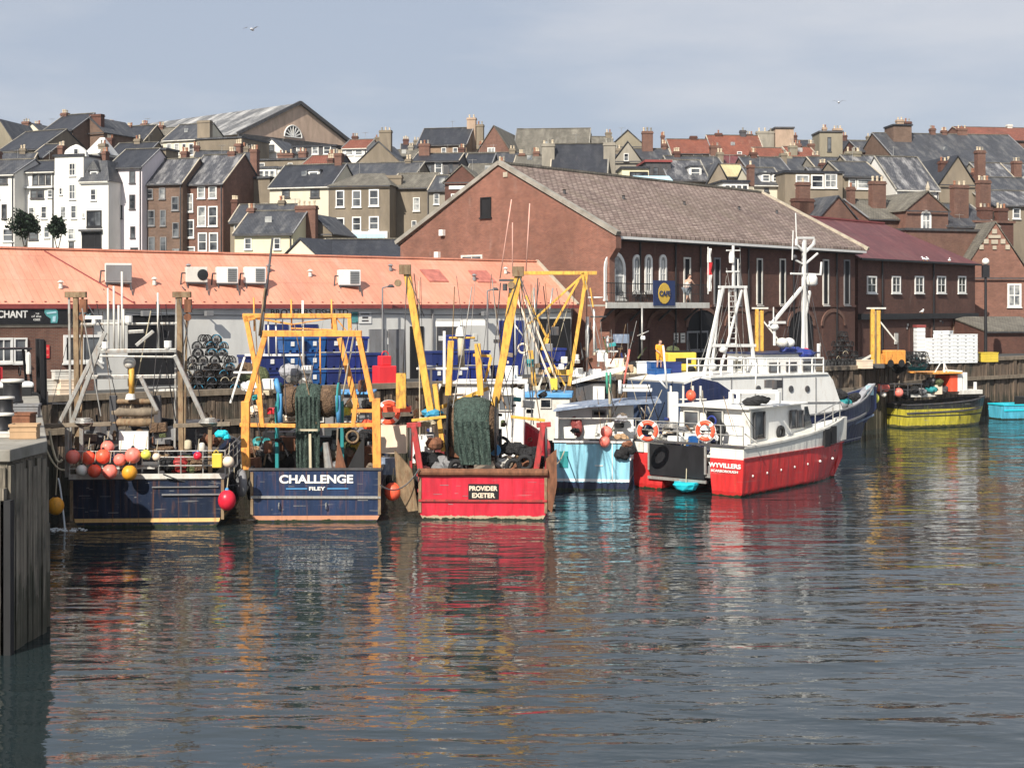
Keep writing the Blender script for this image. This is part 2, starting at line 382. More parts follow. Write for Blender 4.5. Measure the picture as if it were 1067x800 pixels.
def text(s, body, x0, x1, z0, z1, y, mat, parent, name='lettering', bold=.0, serif=False):
    """raised lettering on the plane y, filling the given rectangle"""
    cu = bpy.data.curves.new('lettering', 'FONT'); cu.body = body; cu.size = 1; cu.offset = bold; cu.extrude = .02
    t = bpy.data.objects.new('t', cu); COL.objects.link(t); bpy.context.view_layer.update()
    me = bpy.data.meshes.new_from_object(t.evaluated_get(bpy.context.evaluated_depsgraph_get()))
    xs = [v.co.x for v in me.vertices]; ys = [v.co.y for v in me.vertices]
    a, b, c, d = min(xs), max(xs), min(ys), max(ys)
    for v in me.vertices:
        x = x0 + (v.co.x-a)/(b-a)*(x1-x0); z = z0 + (v.co.y-c)/(d-c)*(z1-z0)
        v.co = (x, y - v.co.z*.5, z)
    bpy.data.objects.remove(t); bpy.data.curves.remove(cu)
    me.materials.clear(); me.materials.append(MATS[mat]); me.name = name
    o = bpy.data.objects.new(name, me); COL.objects.link(o); o.parent = parent.o if isinstance(parent, Thing) else parent
    return o
# ================================================================ ground, water, quay
QL = [(-700, 36), (-60, 36), (-34, 58), (-20, 70), (6, 89), (25, 104), (33.5, 116), (44, 124), (75, 158), (140, 230), (700, 230)]
QZ = 4.6
def qy(x):
    for (a, b), (c, d) in zip(QL[:-1], QL[1:]):
        if a <= x <= c: return b + (d-b)*(x-a)/(c-a)
    return QL[-1][1]
HP = [(-1e4, 4.6), (134, 4.6), (150, 9), (165, 14), (230, 26), (290, 33), (400, 42), (650, 48), (1e5, 50)]
def hill(x, y):
    t = y - max(0, min(40, (x-5)*.62))
    for (a, b), (c, d) in zip(HP[:-1], HP[1:]):
        if a <= t <= c: return b + (d-b)*(t-a)/(c-a)
m = MB(); xs = sorted(set([-700, -400, -250] + list(range(-160, 180, 8)) + [250, 400, 700] + [q[0] for q in QL])); ts = [0, .5, 6, 14, 24, 34, 44, 56, 68, 80, 95, 110, 130, 150, 180, 220, 280, 400, 700, 1500, 3500]
for x in xs:
    for t in ts: y = qy(x) + t; m.v.append((x, y, hill(x, y) if t > 1 else QZ))
n = len(ts)
for i in range(len(xs)-1):
    for j in range(n-1): m.f.append((i*n+j, (i+1)*n+j, (i+1)*n+j+1, i*n+j+1))
g = m.build('ground', 'asphalt'); tag(g, 'quayside paving rising into the hill under the town', kind='structure')
g.data.materials.append(MATS['hill_green'])
for pl in g.data.polygons:
    if pl.center.z > 5: pl.material_index = 1
m = MB(); m.add([(-1500, -200, 0), (1500, -200, 0), (1500, 235, 0), (-1500, 235, 0)], [(0, 1, 2, 3)])
tag(m.build('water', 'harbour_water'), 'dark rippled harbour water', kind='structure')

# timber faced quay wall
QW = Thing('quay_wall', 'weathered brown timber sheet-piled quay wall behind the moored boats', 'quay wall', (0, 90, 0))
m = MB(); cp = MB(); wl = MB()
for (a, b), (c, d) in zip(QL[1:-2], QL[2:-1]):
    p = Vector((a, b, 0)); q = Vector((c, d, 0)); ln = (q-p).length; u = (q-p)/ln; nrm = Vector((u.y, -u.x, 0)); k = int(ln/.42)
    for i in range(k):
        o = p + u*(i*ln/k); off = random.uniform(.04, .16) + (.12 if i % 9 == 0 else 0)
        A = o + nrm*off; B = o + u*(ln/k-.03) + nrm*off; top = QZ + random.uniform(-.08, .02) - .1
        m.add([A + Vector((0, 0, -1.2)), B + Vector((0, 0, -1.2)), B + Vector((0, 0, top)), A + Vector((0, 0, top)),
               o - nrm*.2 + Vector((0, 0, -1.2)), o + u*(ln/k-.03) - nrm*.2 + Vector((0, 0, -1.2)), o + u*(ln/k-.03) - nrm*.2 + Vector((0, 0, top)), o - nrm*.2 + Vector((0, 0, top))],
              [(0, 1, 2, 3), (0, 3, 7, 4), (1, 5, 6, 2), (3, 2, 6, 7)])
    cp.bar(p + nrm*.06 + Vector((0, 0, QZ+.06)), q + nrm*.06 + Vector((0, 0, QZ+.06)), .5, .3)
    wl.bar(p + nrm*.26 + Vector((0, 0, 3.1)), q + nrm*.26 + Vector((0, 0, 3.1)), .22, .3)
for mm, nm, mt in ((m, 'piling', 'sheet_timber'), (cp, 'coping', 'timber'), (wl, 'waling_beam', 'timber')):
    mm.move((0, -90, 0)).build(nm, mt, QW)

# ---------------------------------------------------------------- pier at the left edge
PR = Thing('pier', 'tall grey timber and concrete pier standing in the water at the left edge', 'pier', (-16, 45, 0))
pts = [(-60, 37.5), (-13.15, 37.5), (-13.0, 39.9), (-19.85, 60), (-24.4, 66.4), (-60, 60)]
m = MB().prism([(x+16, y-45, -2) for x, y in pts], (0, 0, 6.95)); m.build('pier_body', 'pier_timber', PR)
m = MB().prism([(x+16+(.12 if 0 < i < 4 else 0), y-45-(.12 if i < 2 else 0), 4.98) for i, (x, y) in enumerate(pts)], (0, 0, .32)); m.build('pier_deck', 'concrete', PR, bevel=.03)
for i, px in enumerate((-18, -6, 8, 1)):
    x = (px-CX)*37.4/F + 16; MB().box(x-.13, x+.13, -7.78, -7.5, -2, 4.3 if i != 2 else 4.0).build('fender_pile', 'black_rubber' if i == 2 else 'pier_timber', PR)
for i in range(13):
    t = (i+.5)/13; x = -13.0 + (-19.85+13.0)*t + 16 + .06; y = 39.9 + 20.1*t - 45
    MB().tube((x, y, -2), (x, y, (2.9, 4.3, 3.4, 4.9)[i % 4]), .17, .15).build('side_pile', 'pier_timber', PR)
MB().box(1.2, 2.6, -7.62, -7.5, 1.6, 2.0).box(-5, 2.0, -7.66, -7.5, 3.2, 3.5).build('cross_beam', 'pier_timber', PR)
MB().torus((2.0, -7.62, 4.2), .16, .03).build('mooring_ring', 'rust', PR)
m = MB()
def planks(a, b, w_):
    a = Vector((a[0]+16, a[1]-45, 0)); b = Vector((b[0]+16, b[1]-45, 0)); u = (b-a).normalized(); nrm = Vector((u.y, -u.x, 0)); k = int((b-a).length/w_)
    for i in range(k):
        o = a + u*(i*w_+.02); t_ = random.uniform(.03, .12); top = random.choice((4.9, 4.9, 4.85, 4.7, 4.2)); bot = -1.5; e = o + u*(w_-.04)
        m.add([o+Vector((0, 0, bot)), e+Vector((0, 0, bot)), e+nrm*t_+Vector((0, 0, bot)), o+nrm*t_+Vector((0, 0, bot)), o+Vector((0, 0, top)), e+Vector((0, 0, top)), e+nrm*t_+Vector((0, 0, top-.03)), o+nrm*t_+Vector((0, 0, top-.03))], [(0, 3, 2, 1), (4, 5, 6, 7), (0, 1, 5, 4), (1, 2, 6, 5), (2, 3, 7, 6), (3, 0, 4, 7)])
planks((-17.5, 37.5), (-13.15, 37.5), .31); planks((-13.15, 37.5), (-13.0, 39.9), .3); planks((-13.0, 39.9), (-19.85, 60), .42)
m.build('planking', 'pier_timber', PR)
# bollards on the pier
BG = 'bollards with white caps on the pier'
def bollard(px, py, D, r, h, lab):
    t = Thing('bollard', lab, 'bollard', at(px, py, D), 0, BG)
    MB().lathe((0, 0, 0), [(r*.9, 0), (r*.9, .08), (r*.8, .14), (r*.78, h*.7), (r*.85, h*.8)]).build('post', 'black_paint', t, True)
    MB().lathe((0, 0, h*.8+.003), [(r*.95, 0), (r, h*.05), (r*.95, h*.12), (r*.2, h*.14)]).build('cap', 'old_white', t, True)
bollard(3, 451, 41.6, .32, .62, 'black bollard with white cap nearest the pier end')
bollard(5, 431, 46.8, .32, .6, 'black bollard with white cap in the middle of the row')
bollard(13, 420, 52.5, .42, .95, 'widest black bollard with white cap beside the forklift')
def crate(px, py, D, w_, d_, h_, mt, lab, grp=None, yaw=0, cat='crate', slats=True, fill=None, z=None):
    l = at(px, py, D)
    if z is not None: l.z = z
    t = Thing('crate' if cat == 'crate' else cat.replace(' ', '_'), lab, cat, l, yaw, grp)
    e = .04; m = MB()
    m.box(-w_/2, w_/2, -d_/2, d_/2, 0, .05)
    for sx in (-1, 1):
        x = sx*(w_/2-e/2); m.box(x-e/2, x+e/2, -d_/2, d_/2, .05, h_)
        y = sx*(d_/2-e/2); m.box(-w_/2+e, w_/2-e, y-e/2, y+e/2, .05, h_)
    m.build('shell', mt, t)
    m = MB().box(-w_/2-.03, w_/2+.03, -d_/2-.03, -d_/2+.03, h_-.06, h_+.01).box(-w_/2-.03, w_/2+.03, d_/2-.03, d_/2+.03, h_-.06, h_+.01)
    m.box(-w_/2-.03, -w_/2+.03, -d_/2+.03, d_/2-.03, h_-.06, h_+.01).box(w_/2-.03, w_/2+.03, -d_/2+.03, d_/2-.03, h_-.06, h_+.01)
    if slats:
        for k in range(1, 3): m.box(-w_/2-.012, w_/2+.012, -d_/2-.012, -d_/2, h_*k/3-.02, h_*k/3+.02)
    m.build('rim', mt, t)
    if fill:
        m = MB()
        for k in range(7): m.sphere((random.uniform(-.35, .35)*w_, random.uniform(-.3, .3)*d_, h_*.75), min(w_, d_)*.22, .7, 8, 5)
        m.build('contents', fill, t)
    return t
crate(26, 462, 40.6, .72, .5, .55, 'card', 'brown crate with an orange band at the pier edge', 'crates at the pier corner', 6, fill='buoy_white')
crate(24, 447, 44.2, .62, .5, .5, 'rust', 'rust orange crate behind the brown crate on the pier', 'crates at the pier corner', -4)
crate(8, 460, 41.2, .8, .5, .3, 'old_white', 'low cream crate beside the brown crate on the pier', 'crates at the pier corner', 2)
crate(28, 434, 48.5, .8, .6, .42, 'mid_grey', 'grey crate behind the rust orange crate on the pier', 'crates at the pier corner', 9)

# ================================================================ windows and helpers for walls
def window(b, x0, x1, z0, z1, y=0, fr='white_paint', style='sash', pane='glass', fw=None, sill=True, name='window'):
    """frame stands proud of the wall; glass sits in it; faces local -y"""
    W, H = x1-x0, z1-z0; fw = fw or max(.06, min(.14, W*.12)); m = MB(); a = y-.09
    arch = style == 'arch'
    zt = z1 - (W/2 if arch else 0)
    m.box(x0, x0+fw, a, y, z0, zt); m.box(x1-fw, x1, a, y, z0, zt); m.box(x0+fw, x1-fw, a, y, z0, z0+fw)
    if arch:
        c = (x0+x1)/2; k = 10; o = [(c+math.cos(math.pi*i/k)*W/2, zt+math.sin(math.pi*i/k)*W/2) for i in range(k+1)]
        inn = [(c+math.cos(math.pi*i/k)*(W/2-fw), zt+math.sin(math.pi*i/k)*(W/2-fw)) for i in range(k+1)]
        for i in range(k): m.prism([(o[i][0], a, o[i][1]), (o[i+1][0], a, o[i+1][1]), (inn[i+1][0], a, inn[i+1][1]), (inn[i][0], a, inn[i][1])], (0, .09, 0))
    else: m.box(x0+fw, x1-fw, a, y, z1-fw, z1)
    b2 = y-.06; t = fw*.5
    if style in ('sash', 'arch', 'quad'): m.box(x0+fw, x1-fw, b2, y-.03, (z0+z1)/2-t/2, (z0+z1)/2+t/2)
    if style in ('quad', 'pair', 'arch') and W > .7: m.box((x0+x1)/2-t/2, (x0+x1)/2+t/2, b2-.003, y-.03, z0+fw, zt)
    if style == 'triple':
        for q in (1/3, 2/3): m.box(x0+W*q-t/2, x0+W*q+t/2, b2, y-.03, z0+fw, z1-fw)
    if sill: m.box(x0-.07, x1+.07, y-.16, y, z0-.10, z0-.002)
    f = m.build(name, fr, b)
    p = MB()
    if arch: p.prism([(x0+fw*.5, y-.03, z0+.02), (x1-fw*.5, y-.03, z0+.02)] + [(c+math.cos(math.pi*i/k)*(W/2-fw*.5), y-.03, zt+math.sin(math.pi*i/k)*(W/2-fw*.5)) for i in range(k+1)], (0, .025, 0))
    else: p.box(x0+fw*.5, x1-fw*.5, y-.03, y-.005, z0+.02, z1-.02)
    p.build('pane', pane, f)
    return f
def pwin(T, xa, xb, ya, yb, d=0, **k):
    a = T.p(xa, yb, d); b = T.p(xb, ya, d); b2 = T.p(xa, ya, d)
    return window(k.pop('parent', T), a.x, b.x, a.z, b2.z, d, **k)
def chimney(parent, x, y, z0, z1, w_=.9, d_=.7, mt='red_brick', pots=3, pm='terracotta'):
    m = MB().box(x-w_/2, x+w_/2, y-d_/2, y+d_/2, z0, z1-.35).box(x-w_/2-.08, x+w_/2+.08, y-d_/2-.08, y+d_/2+.08, z1-.35, z1-.18).box(x-w_/2-.02, x+w_/2+.02, y-d_/2-.02, y+d_/2+.02, z1-.18, z1)
    c = m.build('chimney', mt, parent)
    for i in range(pots):
        px = x - w_/2 + w_*(i+.5)/pots
        MB().lathe((px, y, z1), [(.13, 0), (.11, .3), (.14, .35), (.14, .4+.2*random.random())], n=8).build('chimney_pot', random.choice((pm, 'buff_pot', 'buff_pot', 'concrete')), c)
    return c

# ================================================================ salmon roofed fish market shed
c0 = at(600, HY, 97); SH = Thing('market_shed', 'long single storey shed with a salmon pink sheet roof and grey walls along the quay', 'building', (c0.x, c0.y, QZ), 38)
XL = SH.p(-60, 318, 0).x; WH = 9.12-QZ; RD = 4.2; RZ = 12.05-QZ; BK = 11.5
brk = SH.p(97, 330, 0).x
MB().prism([(XL, 0, 0), (XL, BK, 0), (XL, BK, WH-.1), (XL, RD, RZ-.25), (XL, 0, WH-.1)], (-.4-XL, 0, 0)).build('grey_wall', 'shed_grey', SH)
MB().box(XL, brk, -.12, .0, 0, WH-1.15).build('brick_wall', 'red_brick', SH)
MB().box(XL, brk, -.16, .0, WH-1.15, WH-1.03).build('ledge', 'stone', SH)
th = .14
m = MB().prism([(XL-.3, -.2, WH-.12), (XL-.3, RD, RZ), (XL-.3, BK+.4, WH-.4), (XL-.3, BK+.4, WH-.4+th), (XL-.3, RD, RZ+th), (XL-.3, -.2, WH-.12+th)], (-XL+.3, 0, 0))
rf = m.build('roof', 'salmon_sheet', SH)
MB().box(XL-.3, 0, RD-.18, RD+.18, RZ+th-.03, RZ+th+.07).build('ridge_cap', 'salmon_sheet', rf)
MB().bar((0, -.2, WH+.03), (0, RD, RZ+th+.02), .22, .22).build('verge', 'stone', rf)
MB().box(XL-.3, .02, -.33, -.21, WH-.2, WH+.04).build('gutter', 'maroon_trim', SH)
MB().box(XL-.3, 0, -.19, -.02, WH-.24, WH-.2).build('soffit', 'white_paint', SH)
sa = SH.p(47, 262, RD*.93); sb = SH.p(140, 316, -.1)
def roofz(y): return WH-.12+th + (y+.2)*(RZ-WH+.12)/(RD+.2)
MB().bar((sa.x, RD*.95, roofz(RD*.95)+.03), (sb.x, -.15, roofz(-.15)+.03), .10, .05).build('roof_seam', 'maroon_trim', rf)
for (a, b, c, d) in ((440, 466, 283, 292), (494, 512, 291, 300)):
    k = SH.p((a+b)/2, (c+d)/2, 2.4); MB().prism([(k.x-.75, 1.9, roofz(1.9)+.03), (k.x+.75, 1.9, roofz(1.9)+.03), (k.x+.75, 3, roofz(3)+.03), (k.x-.75, 3, roofz(3)+.03)], (0, 0, .06)).build('roof_light', 'faded_panel', rf)
# signs and openings
def srect(x0, x1, y0, y1, d, mt, name, T=SH, dep=.1, par=None):
    a = T.p(x0, y1, d); b = T.p(x1, y0, d); zt = T.p(x0, y0, d).z
    return MB().box(a.x, b.x, d-dep, d, a.z, zt).build(name, mt, par or T), a.x, b.x, a.z, zt
FS = Thing('shop_sign', 'black fascia board lettered CHANT with a teal fish emblem under the eave', 'sign', SH.w((SH.p(40, 338, 0).x, -.13, WH-1.0)), 38)
fa, fb = FS.p(-50, 330, -.16), FS.p(98, 330, -.16)
MB().box(fa.x, fb.x, -.12, -.02, .02, .90).build('board', 'black_paint', FS)
def fx(px): return FS.p(px, 325, -.14).x
text(FS, 'MERCHANT', fx(-19.5), fx(29), .33, .72, -.125, 'white_paint', FS, bold=.025)
text(FS, 'THE', fx(37), fx(41), .50, .58, -.125, 'white_paint', FS, 'small_lettering')
text(FS, 'of the', fx(33), fx(43), .35, .47, -.125, 'white_paint', FS, 'small_lettering')
text(FS, 'coast', fx(35), fx(42), .18, .31, -.125, 'white_paint', FS, 'small_lettering')
MB().prism([(fx(46.5), -.125, .78), (fx(49), -.125, .86), (fx(57), -.125, .84), (fx(60), -.125, .68), (fx(60.5), -.125, .3), (fx(59.5), -.125, .06), (fx(53), -.125, .06), (fx(53), -.125, .28), (fx(48.5), -.125, .42), (fx(46.5), -.125, .58)], (0, -.03, 0)).build('fish_emblem', 'teal_sign', FS)
MB().prism([(fx(48), -.158, .60), (fx(58), -.158, .66), (fx(59), -.158, .58), (fx(49), -.158, .52)], (0, -.012, 0)).prism([(fx(55), -.158, .40), (fx(58), -.158, .42), (fx(57.5), -.158, .12), (fx(54.5), -.158, .12)], (0, -.012, 0)).build('emblem_stripe', 'pale_blue', FS)
text(FS, 'fresh', fx(83), fx(90), .58, .7, -.125, 'pale_blue', FS, 'small_lettering')
text(FS, 'seafood', fx(83), fx(94), .40, .56, -.125, 'pale_blue', FS, 'small_lettering')
def swin(a, b, c, d, y=0, **k): return pwin(SH, a, b, c, d, y, **k)
swin(66, 106, 349, 378, -.12, style='pair'); swin(-6, 13, 352, 378, -.12, style='pair'); swin(14, 28, 352, 378, -.12, style='sash')
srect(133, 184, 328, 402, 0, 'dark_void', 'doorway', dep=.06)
srect(131, 186, 326, 328.5, 0, 'white_paint', 'door_lintel', dep=.12)
for a, b in ((276, 300), (303, 331)): srect(a, b, 338, 400, 0, 'navy_tub', 'doorway', dep=.05)
srect(384, 402, 343, 412, 0, 'mid_grey', 'service_door'); srect(404, 420, 343, 412, 0, 'mid_grey', 'service_door')
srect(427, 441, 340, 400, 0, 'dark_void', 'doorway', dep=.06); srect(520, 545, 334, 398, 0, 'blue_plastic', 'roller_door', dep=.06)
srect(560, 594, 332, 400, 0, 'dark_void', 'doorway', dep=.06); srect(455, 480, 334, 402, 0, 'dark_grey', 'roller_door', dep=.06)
LS = Thing('name_board', 'row of cut out dark letters on the pale strip under the pink eave', 'sign', SH.w((SH.p(323, 325, 0).x, -.05, WH-.66)), 38)
def lx(px): return LS.p(px, 325, 0).x
MB().box(lx(281), lx(364), 0, .03, 0, .5).build('board', 'white_paint', LS)
text(LS, 'BROTHERS FISH LTD', lx(282), lx(363), .10, .40, -.002, 'black_paint', LS, bold=.02)
NB = Thing('notice_board', 'small white notice with a blue panel beside the row of dark letters', 'sign', SH.w((SH.p(377, 325, 0).x, -.05, WH-1.1)), 38)
def nx(px): return NB.p(px, 325, 0).x
MB().box(nx(374), nx(387), 0, .03, 0, .7).build('white_panel', 'white_paint', NB)
MB().box(nx(366), nx(373), 0, .03, .05, .7).build('blue_panel', 'teal_sign', NB)
MB().box(nx(376), nx(385), -.012, 0, .52, .6).box(nx(377.5), nx(383.5), -.012, 0, .3, .4).box(nx(377), nx(384), -.012, 0, .12, .2).build('printed_lines', 'dark_grey', NB)
RS = Thing('safety_sign', 'small red notice on the brick wall beside the forklift mast', 'sign', SH.w((SH.p(47, 372, 0).x, -.14, SH.p(47, 373, 0).z)), 38)
MB().box(-.17, .17, -.03, 0, 0, .68).build('plate', 'red_plastic', RS); MB().box(-.12, .12, -.036, -.03, .42, .56).box(-.12, .12, -.036, -.03, .12, .2).build('printed_lines', 'buoy_pink', RS)
# downpipes, lamps, brackets
for px in (186, 398, 450, 560): a = SH.p(px, 330, 0); MB().tube((a.x, -.1, 0), (a.x, -.1, WH-.3), .06).build('downpipe', 'mid_grey', SH)
def walllamp(px, py, lab):
    a = SH.p(px, py, 0); t = Thing('wall_lamp', lab, 'lamp', SH.w((a.x, 0, a.z)), 38, 'floodlights under the shed eave')
    MB().bar((0, 0, 0), (0, -.5, .05), .06).build('bracket', 'dark_grey', t); MB().box(-.22, .22, -.72, -.42, -.12, .16).build('lamp_head', 'mid_grey', t, bevel=.02)
for px, l in ((147, 'left of the doorway top'), (213, 'over the lobster pot stack'), (500, 'between the yellow derricks')): walllamp(px, 327, 'grey floodlight under the pink eave ' + l)
# air conditioning units on the pink roof
def acunit(x0, x1, y0, y1, kind, lab):
    D = 1.15; a = SH.p(x0, y1, D); b = SH.p(x1, y1, D); zt = SH.p(x0, y0, D).z; z0 = a.z
    t = Thing('air_conditioner', lab, 'air conditioner', SH.w(((a.x+b.x)/2, D, z0)), 20, 'air conditioning units on the pink roof')
    w_ = (x1-x0)/F*SH.w((a.x, D, 0)).y; hw = w_/2*.93; h = zt-z0
    MB().box(-hw, hw, -.02, .55, 0, h).build('casing', {'g': 'shed_grey', 'f': 'old_white'}.get(kind, 'white_paint'), t, bevel=.03)
    if kind == 'f': MB().lathe((hw*.55, -.03, h*.5), [(h*.36, 0), (h*.36, -.03), (h*.1, -.05)], 'y').build('fan', 'black_paint', t)
    elif kind == 'g': MB().box(-hw*.95, hw*.95, -.045, -.02, h*.06, h*.9).build('louvre', 'mid_grey', t)
    else:
        m = MB()
        for k in range(7): m.box(hw*.02, hw*.86, -.05, -.02, h*(.1+.12*k), h*(.18+.12*k))
        m.build('louvre', 'louvre', t)
    zb = roofz(D-.3) + QZ - SH.w((0, 0, z0)).z
    m = MB().bar((-hw, .0, -.05), (hw, 0, -.05), .07).bar((-hw, .5, -.05), (hw, .5, -.05), .07)
    for sx in (-1, 1): m.bar((sx*hw*.9, 0, -.05), (sx*hw*.9, 0, zb-.25), .06).bar((sx*hw*.9, 0, -.05), (sx*hw*.9+.1, -.5, zb-.35), .05)
    m.build('stand', 'dark_grey', t)
    m = MB().path([(-hw, .2, h*.6), (-hw-.22, .1, h*.6), (-hw-.3, 0, -.2), (-hw-.1, -.5, -.45)], .045); m.build('pipe', 'dark_grey', t)
acunit(109, 138, 274, 294, 'g', 'large grey boxy cooling unit at the left of the pink roof')
acunit(193, 217, 278, 294, 'f', 'cream cooling unit with a round black fan on the pink roof')
acunit(225, 249, 278, 295, 'w', 'white louvred cooling unit, left of the touching pair on the pink roof')
acunit(254, 278, 278, 295, 'w', 'white louvred cooling unit, right of the touching pair on the pink roof')
acunit(352, 377, 281, 297, 'w', 'white louvred cooling unit standing alone mid roof')
for px, py, l in ((399, 300, 'between the grey doors'), (508, 303, 'between the yellow derricks')):
    a = at(px, 321, SH.w(SH.p(px, 320, -.7)).y); zt = a.z + (321-py)*a.y/F
    t = Thing('lamp_post', 'slim grey lamp on a thin pole rising past the pink eave ' + l, 'street lamp', (a.x, a.y-.3, QZ), 0, 'slim lamps along the shed')
    MB().tube((0, 0, 0), (0, 0, zt-QZ), .06, .045).build('pole', 'mid_grey', t); MB().tube((0, 0, zt-QZ), (.4, 0, zt-QZ+.1), .04).build('arm', 'mid_grey', t)
    MB().lathe((.5, 0, zt-QZ+.02), [(.2, 0), (.22, .06), (.1, .18)]).build('lamp_head', 'dark_grey', t)

# ================================================================ cafe building, long brick warehouse
kc = at(635, HY, 98); YC = 48.5
CF = Thing('warehouse', 'large red brick warehouse with a broad gable, weathered tile roof and a balcony cafe', 'building', (kc.x, kc.y, QZ), YC)
LC = 35.0; EZ = 13.9-QZ; WD = 20.4; AZ = 19.3-QZ
WX = WD/2
gb = [(0, 0, 0), (0, 0, EZ-1.6), (0, -.55, EZ-.9), (0, -.55, EZ-.15), (0, WX, AZ-.1), (0, WD, EZ-.15), (0, WD, 0)]
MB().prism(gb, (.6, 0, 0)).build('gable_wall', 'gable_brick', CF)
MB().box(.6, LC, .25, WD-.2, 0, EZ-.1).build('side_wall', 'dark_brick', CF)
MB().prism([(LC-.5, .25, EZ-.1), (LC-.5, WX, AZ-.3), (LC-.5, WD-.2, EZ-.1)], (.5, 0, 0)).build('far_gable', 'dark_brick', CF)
rth = .28
rr = MB().prism([(.0, -.3, EZ-.1), (.0, WX, AZ-.1), (.0, WD+.6, EZ-.18), (.0, WD+.6, EZ-.18+rth), (.0, WX, AZ-.1+rth), (.0, -.3, EZ-.1+rth)], (LC+.5, 0, 0)).move((.35, 0, .02)).build('roof', 'cafe_tile', CF)
MB().bar((.2, -.62, EZ+.1), (.2, WX, AZ+.22), .45, .3).bar((.2, WX, AZ+.22), (.2, WD+.6, EZ+.1), .45, .3).build('gable_coping', 'concrete', CF)
MB().bar((LC+.75, -.62, EZ+.1), (LC+.75, WX, AZ+.22), .3, .3).build('far_coping', 'stone', CF)
MB().box(.4, LC+.8, WX-.25, WX+.25, AZ+.12, AZ+.3).build('ridge_tile', 'lichen_tile', rr)
MB().box(.7, LC+.7, -.48, -.31, EZ-.24, EZ-.06).build('gutter', 'white_paint', CF)
MB().box(.7, LC+.4, -.29, .25, EZ-.34, EZ-.24).build('soffit', 'black_paint', CF)
GW = Thing  # gable face helper: plane through the gable wall
class Face(Thing):
    """a wall of an existing thing seen as a local plane of its own; its children hang on the building"""
    def __init__(s, T, origin, yaw): s.o = T.o; s.T = T; s.loc = Vector(T.w(origin)); s.yaw = R(yaw)
    def fix(s, o):
        """re-express a mesh built in this face's frame in the building's frame"""
        M = Matrix.Translation(s.loc) @ Matrix.Rotation(s.yaw, 4, 'Z'); Tm = Matrix.Translation(s.T.loc) @ Matrix.Rotation(s.T.yaw, 4, 'Z')
        K = Tm.inverted() @ M
        for q in [o] + kids(o): q.data.transform(K)
        return o
GF = Face(CF, (0, WD, 0), YC-90)
def gwin(a, b, c, d, **k): return GF.fix(pwin(GF, a, b, c, d, 0, **k))
gwin(501, 512, 206, 227, fr='dark_void', pane='dark_void', style='plain', sill=True, fw=.1)
gwin(481, 503, 266, 278, fr='old_white', style='pair')
for px, py in ((457, 266), (462, 243)): a = GF.p(px, py, 0); o = MB().box(a.x-.2, a.x+.2, -.3, 0, a.z-.2, a.z+.25).build('wall_lamp', 'white_paint', CF); GF.fix(o)
o = MB(); a = GF.p(429, 262, 0)
for px, py in ((527, 181),): k = GF.p(px, py, 0); o.box(k.x-.2, k.x+.2, -.08, 0, k.z-.25, k.z+.1)
GF.fix(o.build('apex_stone', 'stone', CF))
y0 = .25
def cw(a, b, c, d, **k): return pwin(CF, a, b, c, d, y0, **k)
cw(629, 651, 261.5, 312, style='arch', fw=.26, pane='curtain_glass')
for a, b in ((659, 667), (671.5, 679), (686.5, 694)): cw(a, b, 265, 305, style='arch', fw=.19, pane='curtain_glass')
NW = [(712, 719), (743.5, 750), (765, 771), (788, 794), (812, 818), (835, 841), (857, 863), (879, 885)]
for i, (a, b) in enumerate(NW): cw(a, b, 268+i*.35, 318, style='plain', fr='old_white' if i in (0, 3, 4, 6) else 'mid_grey', fw=.12, pane='dark_void')
for px in (666, 703, 729, 779, 826, 871):
    a = CF.p(px, 300, y0); MB().tube((a.x, y0-.1, 0), (a.x, y0-.1, EZ-.35), .07).build('downpipe', 'black_paint', CF)
sc0 = CF.p(740, 320, y0); MB().box(sc0.x, LC, y0-.12, y0, 9.0-QZ, 9.18-QZ).build('string_course', 'dark_brick', CF)
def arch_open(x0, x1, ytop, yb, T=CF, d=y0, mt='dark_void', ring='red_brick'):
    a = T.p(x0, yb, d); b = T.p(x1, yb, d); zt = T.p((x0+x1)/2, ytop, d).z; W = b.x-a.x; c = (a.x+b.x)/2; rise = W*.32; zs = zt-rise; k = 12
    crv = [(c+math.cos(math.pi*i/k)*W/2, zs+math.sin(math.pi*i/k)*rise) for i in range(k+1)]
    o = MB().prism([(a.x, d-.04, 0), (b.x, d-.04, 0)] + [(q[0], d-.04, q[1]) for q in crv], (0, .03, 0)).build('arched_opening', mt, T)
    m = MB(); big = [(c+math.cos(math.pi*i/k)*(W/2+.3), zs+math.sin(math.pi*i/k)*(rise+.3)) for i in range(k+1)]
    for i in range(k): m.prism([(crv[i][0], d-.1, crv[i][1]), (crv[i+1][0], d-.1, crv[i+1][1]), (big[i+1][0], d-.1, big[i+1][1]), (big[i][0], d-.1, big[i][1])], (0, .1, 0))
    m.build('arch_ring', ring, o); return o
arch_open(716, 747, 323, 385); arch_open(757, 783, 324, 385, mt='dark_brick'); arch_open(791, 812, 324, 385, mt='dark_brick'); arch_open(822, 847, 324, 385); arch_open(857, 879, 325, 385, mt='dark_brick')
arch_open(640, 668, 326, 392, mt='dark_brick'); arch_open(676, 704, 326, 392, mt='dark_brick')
cw(715, 737, 345, 366, style='pair', fr='mid_grey')
